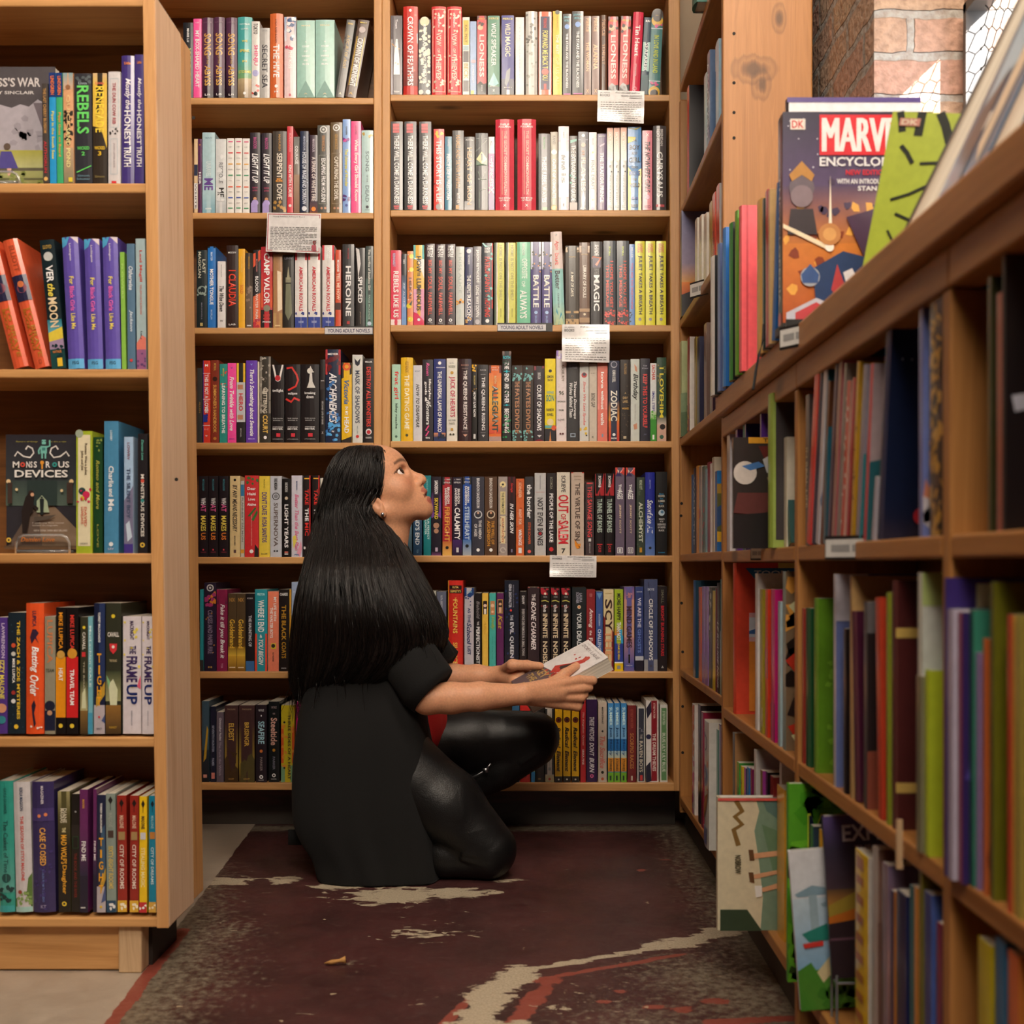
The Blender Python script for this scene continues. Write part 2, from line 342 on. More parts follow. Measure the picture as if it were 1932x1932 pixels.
# floor: painted concrete, dark oxblood paint worn through to pale concrete; the wear map is stored per vertex
def floor():
    X0, X1, Y0, Y1 = -1.5, 1.2, .8, 2.99; st = .0085; nx, ny = int((X1 - X0) / st), int((Y1 - Y0) / st)
    xs = np.linspace(X0, X1, nx); ys = np.linspace(Y0, Y1, ny); XX, YY = np.meshgrid(xs, ys)
    U = CX + XX * F / YY; V = CY + H * F / YY
    def fx(u, v): Y = F * H / (v - CY); return (u - CX) * Y / F, Y
    def seg(pts, w):       # distance-based bump along a path drawn on the floor
        best = np.full(XX.shape, 9.0)
        for (a, b) in zip(pts[:-1], pts[1:]):
            ax, ay = fx(*a); bx, by = fx(*b); dx, dy = bx - ax, by - ay
            t = np.clip(((XX - ax) * dx + (YY - ay) * dy) / (dx * dx + dy * dy + 1e-9), 0, 1)
            best = np.minimum(best, np.hypot(XX - ax - t * dx, YY - ay - t * dy))
        return 1 - best / w
    def blob(u, v, rx, ry):
        x, y = fx(u, v); return 1 - np.hypot((XX - x) / rx, (YY - y) / ry)
    sm = lambda a: np.clip(a, 0, 1)
    cream = np.maximum.reduce([blob(740, 1690, .17, .10), blob(640, 1672, .10, .045), blob(540, 1660, .05, .05), blob(430, 1662, .10, .05), blob(860, 1685, .12, .06),
                               blob(960, 1660, .05, .03) * .7, seg([(880, 1960), (930, 1870), (985, 1835)], .055), seg([(985, 1832), (1100, 1812), (1230, 1790)], .017) * .9,
                               seg([(1230, 1785), (1310, 1772), (1390, 1750)], .04), blob(1290, 1780, .06, .035),
                               blob(810, 1760, .16, .10) * .42, blob(1060, 1890, .3, .2) * .25, seg([(820, 1960), (960, 1935)], .06) * .7])
    scuff = np.maximum.reduce([seg([(345, 1640), (330, 1790), (230, 1960)], .20) * .85, blob(330, 1860, .22, .35) * .75, blob(420, 1760, .14, .18) * .7, seg([(390, 1563), (1290, 1563)], .06),
                               seg([(1290, 1560), (1500, 1900)], .17) * .8, seg([(1330, 1840), (1560, 1950)], .25) * .8, blob(650, 1820, .10, .10) * .45, blob(1230, 1930, .35, .25) * .6])
    red = np.maximum.reduce([seg([(1000, 1850), (1120, 1830), (1290, 1800)], .018), seg([(960, 1945), (1010, 1880), (1040, 1850)], .045) * .9, blob(1290, 1905, .05, .03), blob(1350, 1890, .05, .03),
                             blob(1235, 1900, .05, .02), blob(1210, 1642, .02, .02) * 1.3, blob(1255, 1622, .03, .012) * 1.2, seg([(1340, 1930), (1500, 1920)], .03), seg([(345, 1755), (195, 1945)], .03) * 1.1,
                             seg([(830, 1940), (900, 1870)], .02), blob(1170, 1870, .03, .02), blob(1140, 1890, .03, .015)])
    ax, ay = fx(262, 1845); bx, by = fx(190, 1940)
    side = ((XX - ax) * (by - ay) - (YY - ay) * (bx - ax)) / math.hypot(bx - ax, by - ay)
    pale = sm(.5 - side / .02 * (1 if by < ay else -1) * -1) if False else sm(.5 + side / .03)
    mb_v = np.stack([XX.ravel(), YY.ravel(), np.zeros(XX.size)], 1)
    ii = np.arange(nx * ny).reshape(ny, nx); fc = np.stack([ii[:-1, :-1], ii[:-1, 1:], ii[1:, 1:], ii[1:, :-1]], -1).reshape(-1, 4)
    v = mb_v.tolist(); f = fc.tolist(); n0 = len(v)
    v += [(x, y, 0) for y in (-3.6, Y0, Y1, 3.2) for x in (-3.2, X0, X1, 1.2001)]
    for j in range(3):
        for i in range(3):
            if i == 1 and j == 1: continue
            a = n0 + j * 4 + i; f.append((a, a + 1, a + 5, a + 4))
    me = bpy.data.meshes.new('floor'); me.from_pydata(v, [], f)
    at = me.color_attributes.new('Wear', 'FLOAT_COLOR', 'POINT')
    c = np.zeros((len(v), 4), np.float32); c[:n0, 0] = sm(cream).ravel(); c[:n0, 1] = sm(scuff).ravel(); c[:n0, 2] = sm(red).ravel(); c[:n0, 3] = pale.ravel(); c[n0:, 3] = 0
    at.data.foreach_set('color', c.ravel())
    m = NT('worn_painted_concrete'); a = m.n('ShaderNodeAttribute', attribute_name='Wear'); sp = m.n('ShaderNodeSeparateColor'); m.l(a.outputs['Color'], sp.inputs[0])
    tc = m.n('ShaderNodeTexCoord'); mp = m.n('ShaderNodeMapping'); mp.inputs['Scale'].default_value = (1, 1.0, 1); m.l(tc.outputs['Object'], mp.inputs[0])
    def nz(s, d=6.0, r=.6, dist=0.0):
        n = m.n('ShaderNodeTexNoise', Scale=s, Detail=d, Roughness=r, Distortion=dist); m.l(mp.outputs[0], n.inputs['Vector']); return n.outputs[0]
    big, mid, fine, grit = nz(5.0), nz(22.0, 8.0, .7, .4), nz(70.0, 6.0, .7), nz(260.0, 3.0)
    base = m.ramp(big, (.3, lin('35201f')), (.6, lin('4d2b2a')), (.8, lin('3a2b28')))
    base = m.mix(m.ramp(fine, (.55, (0, 0, 0)), (.75, (.45, .45, .45))), base, lin('6b5750'))
    stone = m.ramp(fine, (.3, lin('57503f')), (.55, lin('7d7362')), (.75, lin('9a8e7a')))
    th = lambda k, w, n, lo=.48, hi=.56: m.ramp(m.math('ADD', m.math('MULTIPLY', k, w), m.math('MULTIPLY', n, .62)), (lo, (0, 0, 0)), (hi, (1, 1, 1)))
    c1 = m.mix(m.math('MULTIPLY', th(sp.outputs[1], .38, fine, .46, .62), .85), base, stone)
    c2 = m.mix(th(sp.outputs[2], .5, mid, .6, .64), c1, lin('8a4438'))
    flk = m.n('ShaderNodeTexNoise', Scale=20.0, Detail=9.0, Roughness=.68, Distortion=.5); mpf = m.n('ShaderNodeMapping'); mpf.inputs['Scale'].default_value = (1, 2.4, 1); m.l(tc.outputs['Object'], mpf.inputs[0]); m.l(mpf.outputs[0], flk.inputs['Vector'])
    c3 = m.mix(m.ramp(m.math('ADD', m.math('MULTIPLY', sp.outputs[0], .42), flk.outputs[0]), (.685, (0, 0, 0)), (.70, (1, 1, 1))), c2, m.ramp(grit, (.3, lin('9c8e77')), (.7, lin('c5b79f'))))
    spk = m.ramp(nz(38.0, 3.0, .5), (.735, (0, 0, 0)), (.75, (1, 1, 1))); c3 = m.mix(spk, c3, lin('b09c80'))
    pal = m.ramp(m.math('ADD', a.outputs['Alpha'], m.math('MULTIPLY', m.math('SUBTRACT', mid, .5), .5)), (.48, (0, 0, 0)), (.53, (1, 1, 1)))
    c4 = m.mix(pal, c3, m.ramp(mid, (.3, lin('988a7a')), (.7, lin('b3a594'))))
    m.l(c4, m.b.inputs['Base Color'])
    m.l(m.ramp(mid, (.3, (.28, .28, .28)), (.7, (.55, .55, .55))), m.b.inputs['Roughness'])
    m.bump(fine, .3, .002)
    me.materials.append(m.m)
    return tag(link('floor', me), kind='structure')
floor()
slab('wall_back', -3.2, 1.2, 3.0, 3.2, 0, 3.0, M_PLASTER)
slab('wall_left', -3.4, -3.2, -3.6, 3.2, 0, 3.0, M_DARKWALL)
slab('wall_front', -3.4, 1.2, -3.8, -3.6, 0, 3.0, M_DARKWALL)
slab('ceiling', -3.4, 1.2, -3.8, 3.2, 3.0, 3.15, M_DARKWALL)
JY = wx(0, 1) * 0 + 1.878
WTOP, WX0, WX1, WY0, WY1, WZ0 = 1.54, .70, .725, 1.50, 1.85, 1.26
slab('wall_right', .555, .86, JY, 3.0, 0, 3.0, M_BRICK)
# window recess skin; unseen wall added around the pane to hold back sun
wr = MB()
wr.box(WX0, WX1, -3.6, JY, 0, WZ0); wr.box(WX0, WX1, -3.6, JY, WTOP, 3.0); wr.box(WX0, WX1, -3.6, WY0, WZ0, WTOP); wr.box(WX0, WX1, WY1, JY, WZ0, WTOP)
tag(link('wall_right_recess_sun_stop', wr.mesh('wall_right_recess_sun_stop', [M_BRICK])), kind='structure')
M_FRAME = flat('dark_window_frame_paint', '4a4038', .5)
slab('trim_1', .5455, .6995, .5, JY - .001, .90, .955, M_PLASTER)
fr = MB()
for y0, y1 in ((WY0, WY0 + .012), (WY1 - .012, WY1)): fr.box(WX0 - .012, WX0 + .022, y0, y1, WZ0, WTOP)
for z0, z1 in ((WZ0, WZ0 + .015), (WTOP - .015, WTOP)): fr.box(WX0 - .012, WX0 + .022, WY0, WY1, z0, z1)
w1 = link('window_1', None); w1.location = (WX0, (WY0 + WY1) / 2, WZ0); tag(w1, kind='structure')
fo = link('window_frame', fr.mesh('window_frame', [M_FRAME]), w1); fo.location = -w1.location
mesh_wire = MB()
cs = .034          # chicken wire in the glass
for r in range(-1, 10):
    for c in range(-1, 12):
        y = WY0 + c * cs * .866 * 2 * .5; z = WZ0 + r * cs * 1.5 * .62 + (cs * .75 * .62 if c % 2 else 0)
        a = cs * .36
        for p, q in (((y, z), (y + a, z)), ((y + a, z), (y + cs * .866, z + cs * .46)), ((y + a, z), (y + cs * .866, z - cs * .46))):
            if WY0 < p[0] < WY1 and WZ0 < p[1] < WTOP: mesh_wire.tube([(WX0 + .012, *p), (WX0 + .012, *q)], .0011, 5)
wo = link('wire_mesh', mesh_wire.mesh('wire_mesh', [flat('dark_wire', '33302c', .5)]), w1); wo.location = -w1.location
gl = NT('clear_window_glass'); gt = gl.n('ShaderNodeBsdfTransparent'); gg = gl.n('ShaderNodeBsdfGlossy', Roughness=.02); gm = gl.n('ShaderNodeMixShader'); gm.inputs[0].default_value = .06
gl.l(gt.outputs[0], gm.inputs[1]); gl.l(gg.outputs[0], gm.inputs[2]); gl.l(gm.outputs[0], gl.t.nodes['Material Output'].inputs[0])
go = board('pane', w1, WX0 + .016, WX0 + .02, WY0, WY1, WZ0, WTOP, gl.m, bev=0)

# ---------------------------------------------------------------- bookcases
YB, YBB, SB = 2.816, 2.972, 781.25
bz = lambda v: H + (CY - v) / SB
bxx = lambda u: (u - CX) / SB
M_HOLE = flat('dark_pin_hole', '17110d', .8)
def dots(name, parent, pts, mat, r=.004, axis='y'):
    L = parent.location
    for p in pts:
        mb = MB(); p = Vector(p) - L; d = Vector((0, -.0006, 0)) if axis == 'y' else Vector((-.0006, 0, 0))
        mb.tube([p, p + d], r, 10); link(name, mb.mesh(name, [mat]), parent)
def kickpaint():
    m = NT('oxblood_kick_board_paint'); tc = m.n('ShaderNodeTexCoord'); mp = m.n('ShaderNodeMapping'); mp.inputs['Scale'].default_value = (12, 12, 55); m.l(tc.outputs['Object'], mp.inputs[0])
    nz = m.n('ShaderNodeTexNoise', Scale=1.0, Detail=6.0); m.l(mp.outputs[0], nz.inputs['Vector']); sp = m.n('ShaderNodeSeparateXYZ'); m.l(tc.outputs['Object'], sp.inputs[0])
    f = m.math('ADD', m.math('MULTIPLY', sp.outputs[2], 9.0), m.math('MULTIPLY', m.math('SUBTRACT', nz.outputs[0], .5), .8))
    m.l(m.ramp(f, (.1, lin('3a332d')), (.45, lin('2e1c19')), (.7, lin('4a1f1c'))), m.b.inputs['Base Color']); m.set(Roughness=.5); return m.m
M_KICK = kickpaint()
BLV = [(-36, -22), (184, 197), (401, 413), (618, 630), (835, 848), (1051, 1064), (1267, 1280), (1477, 1491)]
BRV = [(-39, -25), (178, 191), (396, 409), (613, 626), (832, 845), (1048, 1061), (1267, 1280), (1477, 1493)]
def back_bay(uL, uR, vs, label, sh, posts):
    t = root('bookcase', (bxx((uL + uR) / 2), YB + .07, 0), label, 'bookcase', 'built-in pine bookcases along the back wall')
    for v0, v1 in vs: board('shelf', t, bxx(uL) + .0002, bxx(uR) + (-.0002 if uR < 900 else .014), YB, YBB - .0002, bz(v1), bz(v0), WX)
    board('back_panel', t, bxx(uL) - .01, bxx(uR) + .009, YBB, YBB + .012, .03, 2.45, WBACK, bev=0)
    for a, b, s in posts: board('upright', t, bxx(a), bxx(b), YB - .001, YBB, bz(1493), 2.45, WZ, shear=s)
    board('kick_board', t, bxx(uL) - .01, bxx(uR) + (.0098 if uR < 900 else .03), 2.937, 2.955, 0, bz(1493), M_KICK, bev=0)
    return t
tb = back_bay(150, 705, BLV, 'left bay of the pine bookcase along the back wall, behind the woman', 0, [(125, 150, 0), (705, 720.4, 0)])
tb2 = back_bay(736.2, 1262, BRV, 'right bay of the pine bookcase along the back wall', 0, [(720.6, 736, 0), (1271, 1293, -.0068)])

# free-standing case on the left, near the camera
YL, YLB, SL = 1.849, 1.99, 1190.0
lx = lambda u: (u - CX) / SL
lz = lambda v: H + (CY - v) / SL
tl = root('bookcase', (lx(60), YL + .1, 0), 'free-standing pine bookcase nearest the camera on the left, seen end on', 'bookcase')
for v0, v1 in ((-8, 12), (345, 364), (696, 713), (1044, 1063), (1391, 1410), (1732, 1750)):
    board('shelf', tl, lx(-340), lx(283 + (v0 - 345) * .0135) if v0 > 0 else lx(276), YL + .0005, YLB, lz(v1), lz(v0), WX)
board('side_panel', tl, lx(297), lx(320), YL - .001, 1.985, lz(1750), lz(-10), WPALE, shear=-.0153)
board('facing_strip', tl, lx(297), lx(319.6), YL - .004, YL - .0012, lz(1750), lz(-10), WZ, shear=-.0153, bev=.001)
board('rear_strip', tl, lx(299), lx(319), 1.9855, 2.045, lz(1745), lz(-8), WZ, shear=-.0153)
board('side_panel', tl, lx(-365), lx(-341), YL, 2.045, lz(1750), lz(-10), WPALE)
board('back_panel', tl, lx(-345), lx(297), YLB, YLB + .01, lz(1745), lz(-8), WBACK, shear=-.006, bev=0)
board('kick_board', tl, lx(-330), lx(216), YL + .022, YL + .042, 0.002, lz(1751), WX)
board('leg_post', tl, lx(218), lx(262), YL + .012, YL + .05, 0, lz(1751), WRAW)
board('plinth', tl, lx(-330), lx(268), YL + .052, 2.03, 0, lz(1751), flat('dark_plinth_paint', '2a211d', .6), bev=0)
dots('nail_hole', tl, [(lx(296) + (.0189), 1.853 + .132, lz(160)), (lx(318) - .003, 1.9, lz(900))], M_HOLE, .003, 'y')

# tall corner case and low cabinets along the right wall
XF, XB = .36, .52
tc_ = root('bookcase', (.44, 2.48, 0), 'tall open corner bookcase between the back bays and the window wall', 'bookcase')
YU1 = 2.19
for zt in (1.799, 1.502, 1.238, .955, .678, .405, .10): board('shelf', tc_, XF, XB - .004, YU1, 2.785, zt - .018, zt, WY)
kz = lambda u, v: (wx(u, YU1 - .02) - .44, 0, wz(v, YU1 - .02))
WKN = wood('knotty_pine_panel', 2, 'b98048', '8a5626', .42, False, [(*kz(1470, 35), .016, .034), (*kz(1437, 160), .02, .036), (*kz(1425, 130), .05, .03), (*kz(1500, 430), .02, .03)])
board('side_panel', tc_, XF, .527, YU1 - .02, YU1 - .0005, .06, 2.5, WKN)
board('side_panel', tc_, XF, .527, 2.786, 2.804, .06, 1.765, WZR)
board('back_panel', tc_, XB - .003, XB + .006, YU1, 2.786, .06, 1.79, WBACK, bev=0)
board('kick_board', tc_, .388, .40, YU1 - .02, 2.93, 0, .081, flat('scuffed_grey_kick_board', '4a4038', .7), bev=0)
holes = [(wx(1385, YU1 - .021), YU1 - .0202, wz(v, YU1 - .021)) for v in (63, 156, 212, 260)]
dots('pin_hole', tc_, holes, M_HOLE, .003)
dots('pin_hole', tc_, [(wx(u, 2.785), 2.7858, wz(v, 2.785)) for u, v in ((1286, 950), (1285, 973), (1286, 1138), (1288, 1230), (1288, 1333), (1288, 1420))], M_HOLE, .0035)
YU2, YU3 = 1.565, .9975
CUTOP = .962
cab = []
for (ya, yb, lab) in ((YU2, 2.168, 'low pine cabinet bay next to the tall corner bookcase'), (YU3, YU2, 'middle low pine cabinet bay under the countertop'), (.5, YU3, 'low pine cabinet bay nearest the camera on the right edge')):
    t = root('cabinet', (.44, (ya + yb) / 2, 0), lab, 'cabinet', 'low pine cabinets along the window wall')
    for zt in (.677, .388, .10): board('shelf', t, XF, XB, ya + .0205, yb - .0005, zt - .02, zt, WY)
    board('upright', t, XF, XB, ya, ya + .02, .0, .888, WZR)
    board('back_panel', t, XB + .0005, XB + .01, ya, yb, .05, .92, WBACK, bev=0)
    board('face_rail', t, XF - .002, XF + .03, ya, yb - .0005, .889, .924, WY)
    board('kick_board', t, .388, .40, ya + .0205, yb - .0005, 0, .079, flat('scuffed_grey_kick_board_paint', '4a4038', .7), bev=0)
    cab.append(t)
ct = board('countertop', None, .345, .545, .5, 2.166, .925, CUTOP, WY, bev=.003)
tag(ct, 'continuous pine countertop over the low cabinets, with books stood on it', 'countertop')
# ---------------------------------------------------------------- books along the back wall
Y0 = YB + .006
def bl(n, vb): return dict(Y=Y0, vb=vb, where=n, group='books in the back-left bay', z=None)
shelf_row("""
345 364 42|1d2028|black paperback, green-white lettering, beside the end panel|V.08,.26,.22,fff,MARIE LU;V.34,.95,.6,bfe08a,WILDCARD
364.5 380 35|ff5ca8|hot pink book with white capitals|V.15,.87,.5,fff,MY BOX-SHAPED HEART;H.05,.015,.5,ffd0e8,LEE
380.5 401.5 32 h|5a3452|purple-and-black hardcover with gold lettering|G.62,1,5a3452,1c171c;H.06,.02,.8,8a6a80,LUCIER;V.2,.47,.65,e0b060,SONG;V.48,.58,.2,c09a60,OF THE;V.6,.85,.55,e8b860,ABYSS;H.96,.025,.5,eee,LB
402 424 33|=
425 447 33|=
447.5 475 31 h|4fb2b2|teal-green hardcover with yellow words|G.5,.76,4fb2b2,7cae72;G.76,1,c9b48e,8c7456;H.09,.02,.7,d8f0f0,NATALIE;H.15,.02,.5,d8f0f0,LUND;H.3,.025,.4,f0e060,WE;H.42,.035,.7,f0e060,SPEAK;H.55,.025,.3,f0e060,IN;H.68,.035,.85,f0e060,STORMS;D.945,.1,fff
474.5 490 40|ece8e4|white book with pink and black lettering, red foot|V.03,.17,.55,222,TOKYO;V.31,.58,.6,e85088,SHINJU;D.68,.4,b8b8e8;N.8,.98,e0483a,7,.2;D.95,.25,222
490 508.5 52|bab8b6|short grey book with dark capitals|V.24,.86,.6,3a3a40,SECRET SEA;H.04,.02,.6,888,LYGA
509 533.5 25 h|e0713c|tall orange hardcover with white capitals|V.07,.35,.16,8a3a20,LYGA AND BADEN;V.37,.76,.48,fff,THE HIVE;D.865,.13,fff;H.93,.02,.3,fff,N
536 558.5 31|f4d8dc|pale pink book with a blue swirl|G0,.3,8aa8cc,f0e8f0;N.02,.28,3a5a90,7,.25;N.02,.28,fff,6,.2;V.4,.64,.3,fff,THE KISS;N.36,.4,e0506a,3,.2;H.965,.03,.2,e0506a,B
560 594 38|a6d4c8|fat mint book, the left twin|H.07,.02,.5,f0e6c0,MAAS;H.28,.02,.1,fff,A;H.34,.025,.4,fff,COURT;H.405,.02,.2,fff,OF;H.465,.025,.45,fff,WINGS;H.52,.02,.25,fff,AND;H.57,.025,.35,fff,RUIN;T.78,1,84b0a6;H.95,.02,.2,f0e6c0,A
595 631 37|a8d6cb|fat mint book, the right twin|H.07,.02,.5,f0e6c0,MAAS;H.28,.02,.1,fff,A;H.34,.025,.4,fff,COURT;H.405,.02,.2,fff,OF;H.465,.025,.45,fff,WINGS;H.52,.02,.25,fff,AND;H.57,.025,.35,fff,RUIN;T.78,1,84b0a6;H.95,.02,.2,f0e6c0,A
632.5 648.5 38 22|6c6a68|grey book leaning right, gold lettering|V.2,.63,.35,cfae62,A COURT OF FROST;N.2,.6,4c4a4a,12,.15;H.05,.025,.6,e0c060,MAAS;H.95,.03,.3,e8e0c0,A
650 671 38 26|5c4438|brown book leaning right against the divider|B.22,.85,e0c050,.12,.2;B.22,.85,e0c050,.8,.88;V.24,.86,.5,fff,CROWN OF MIDNIGHT;D.13,.3,b8a8a8;H.04,.02,.6,e8d050,MAAS;H.95,.03,.35,e8c060,A
""", **bl('back-left bay, top shelf', 184))
shelf_row("""
366 373 262|e6c79c|narrow book with peach, navy and white bands|B.35,.5,27304e;B.6,.95,f0ecea;V.6,.95,.4,555,WHITE
373.5 380.5 262|5a2a58|narrow plum book|V.45,.62,.6,eee,HER;D.08,.2,e09a40
381 405 249|b6d6df|pale blue book with purple lettering|V.36,.55,.4,dfeef2,UNRAVEL;V.57,.72,.7,6a4a9c,ME;H.07,.02,.5,8ab,MAFI;G.75,1,b6d6df,7fb0c4;H.95,.02,.5,fff,HARPER
406 426 261|dfe2e4|silver-white book with grey capitals|V.32,.6,.4,8a8c90,RESTORE;V.66,.79,.6,222,ME;G.75,1,dfe2e4,b8c0c6;N.2,.9,eef0f2,9,.25
427 441.5 260|f2f0ec|slim white book ticked with coloured bars|B.04,.055,e05a8a,.2,.85;B.19,.205,e04a50,.2,.85;B.34,.355,f0b040,.2,.85;B.49,.505,3aa070,.2,.85;B.645,.66,e85a30,.2,.85;B.79,.805,4a6ac0,.2,.85;B.93,.945,3aa070,.2,.85;H.12,.012,.5,999,A VERY;H.27,.012,.5,999,LARGE;H.42,.012,.6,999,EXPANSE;H.57,.012,.5,999,OF SEA;H.72,.012,.5,999,TAHEREH;H.87,.012,.5,999,MAFI
442.5 456.5 260|=
457 470.5 260|=
471.5 491 250|302832|charcoal book with lilac figure at its foot|V.06,.2,.35,b84a8a,MAGOON;I.26,.63,.6,fff,LIGHT IT UP;H.69,.02,.5,c04a70,FROM THE;H.725,.02,.5,c04a70,AUTHOR;D.805,.24,3a2420;D.83,.17,d89a70;B.88,1,b6a4e0,.1,.75;D.88,.33,b6a4e0
492.5 512 250|=
514 540.5 247|473f38|dark olive book with white serif capitals|V.04,.24,.16,b88a40,MAHURIN;V.27,.58,.4,f4ecdc,SERPENT;H.6,.05,.6,e0963a,&;V.65,.84,.4,f4ecdc,DOVE;N.87,.97,c89a50,9,.16
541.5 553 238|d8404e|tall narrow red book with white lettering|V.08,.3,.3,f0a0a8,BLANCHARD;V.45,.82,.5,fff,KING WITH A CAUSE;D.92,.25,fff
554 565 258|8a8078|narrow book, grey above and brown below|G0,.3,6f6f6c,8f8c88;G.5,1,b09078,8a6650;V.12,.36,.5,f4f4f4,COURAGE
566 582 247|1d2a4a|navy book with white serif lettering|V.06,.24,.25,aab4d0,MANSOUR;V.26,.9,.48,dfe6f4,HOUSE OF RAGE AND SORROW;N.05,.95,8090b8,18,.05;D.95,.3,e8ecf4
583.5 599 254|3a2638|dark plum book, pale lettering, orange disc at the foot|V.05,.22,.3,b8a8b8,MANSOUR;V.28,.85,.5,e8dcd8,A SPARK OF WHITE FIRE;G.85,1,3a2638,6a2c20;D.95,.28,f0902a
598.5 622 236|555551|tall grey book with framed white title|D.05,.3,ddd;D.05,.2,555551;D.05,.1,ddd;V.12,.3,.25,c8905a,KERRI MANISCALCO;R.34,.9,b8b4a8,.12,.03;V.38,.88,.35,fff,ESCAPING FROM HOUDINI;D.95,.1,d8a080,-.15;D.95,.1,d8a080,.15
623 645.5 230|6a5535|tall bronze-brown book with framed white title|D.06,.3,ddd;D.06,.2,6a5535;D.06,.1,ddd;V.13,.3,.25,c8984a,KERRI MANISCALCO;R.34,.9,b8a488,.12,.03;V.38,.86,.35,f4ecdc,CAPTURING THE DEVIL;D.95,.1,d8a080,-.15;D.95,.1,d8a080,.15
646 661 224|8fb4ee|tall sky-blue book with yellow lettering|V.08,.17,.2,223,KONIGSBERG;N.2,.27,7a3aa0,4,.25;N.2,.27,e050a0,2,.2;V.32,.72,.42,f4ee60,The Universe of Wonder;N.76,.88,5a2a80,6,.22;D.92,.18,4a5ab0
662 681 228|ff5c9c|hot pink book with white serif lettering|V.05,.15,.2,b03070,COOPER;V.2,.88,.45,fff,What Every Girl Should Know
681.5 704 245|bddedf|pale aqua book with thin grey capitals|V.25,.5,.3,7a9298,SONG;V.54,.63,.14,7a9298,OF THE;V.67,.87,.32,7a9298,DEAD;N.04,.12,c8a850,4,.14;D.93,.13,223;H.965,.012,.4,567,RAZOR
""", **bl('back-left bay, second shelf', 401))
shelf_row("""
370.5 391 472|1b282c|blackish teal book with a pale ring emblem|V.02,.36,.28,c8c8b4,MAGICIAN,-.2;V.12,.3,.28,c8c8b4,LAST,.2;D.52,.42,93a49c;D.52,.32,1b282c;N.46,.58,93a49c,6,.15;V.68,.9,.1,889,MAXWELL;B.94,.98,c8b470,.35,.6
391.5 407 465|2878ca|cobalt-blue book with white capitals|B0,.02,123;V.07,.18,.28,cfe4ff,MAYER;V.28,.72,.45,fff,MOTHER TONGUE;V.78,.9,.25,a8c8f0,MACMILLAN
410 425.5 493|e8e5e6|short white book with black handwriting|I.37,.76,.55,2a2a2c,The Wise Dawn;V.05,.24,.12,999,MAYORGA;H.9,.03,.4,333,W
426.5 449 462|33211f|dark brown book with tall red capitals|V.3,.74,.62,e8442e,I CLAUDIA;H.09,.02,.7,eee,MCCOY;H.96,.02,.6,eee,LAB
449.5 462 469|f4b62c|narrow yellow book with orange lettering|V.46,.57,.5,d8702a,SOLD;V.1,.3,.25,f4d070,MCCORMICK
463 476.5 477|6b5a4e|narrow brown book with a dark top|G0,.45,2c2724,4c4038;N.45,.75,9a8474,8,.25;V.05,.22,.3,b08a40,MCCORMICK;B.965,.98,ddd,.2,.8
477 491.5 471|2a2528|black-and-orange book with white lettering|p e05a3a,0,.05,1,0,1,.12,0,.23;p e8704a,0,.6,1,.55,1,1,0,1;V.34,.54,.4,fff,BLOOD;V.56,.92,.35,f4e8e0,WATER PAINT;V.12,.28,.2,c88,MCCULLOUGH;N.82,1,c03a48,5,.3
492 514 465|c4303a|red book with bold white capitals and a coin|G.3,.75,c4303a,e8663c;V.08,.71,.5,fff,CAMP VALOR;B.78,1,241c1e;D.76,.3,8d8a78;H.85,.025,.6,d8504a,SCOTT;H.89,.025,.6,d8504a,MCEWEN;H.93,.02,.7,eee,PRESS
515 532.5 480|b2845c|tan book with a cream streak|p f0dcc0,.45,.22,.9,.24,1,.75,.5,.78;B.8,1,c09a66;B.965,.98,e8d0a0,.2,.8
533 554 480|2b2824|black book with a pale castle spire|p a9a488,.5,.16,.65,.34,.35,.34;B.31,.38,94927a,.25,.75;p 7d8068,.28,.4,.72,.4,.85,.8,.5,.9,.2,.8;H.05,.03,.7,889,LINN
556 579 462|eae6e4|white book with red and blue bands|B0,.18,d02c3c;V.03,.16,.25,fff,MCGEE;V.26,.8,.3,d02c3c,AMERICAN ROYALS;N.82,.84,2c3c8c,4,.12;B.87,1,34489c;H.93,.03,.4,b8c4ec,RANDOM
581 604 462|=
606.5 631.5 459|=
632.5 643 471|da5638|narrow orange-red book with white lettering|V.13,.28,.4,fff,MCGINNIS;V.3,.64,.55,ffe0c8,TELL ME HOW;B.68,.77,4a2a28
645.5 668 460|3b393c|charcoal book with widely spaced white capitals|V.26,.86,.46,f4f4f4,HEROINE;V.05,.18,.14,b04048,MCGINNIS;B.92,.955,b83a3a,.38,.62
670 688.5 467|211d1e|black book with a torn white strip|p e6e4e4,.05,0,.4,.02,.55,.2,.3,.38,.2,.2;V.36,.69,.46,fff,SPLICED;V.8,.95,.14,a09080,JON MCGORAN
689.5 704 464|3f4a49|dark green-grey book with small white lettering|G.4,1,46605c,68968a;V.04,.54,.3,e8e8e0,The Sacrifice of Sunshine Girl;V.6,.9,.25,a8c8bc,PAIGE MCKENZIE;D.95,.28,cde
""", **bl('back-left bay, third shelf', 618))
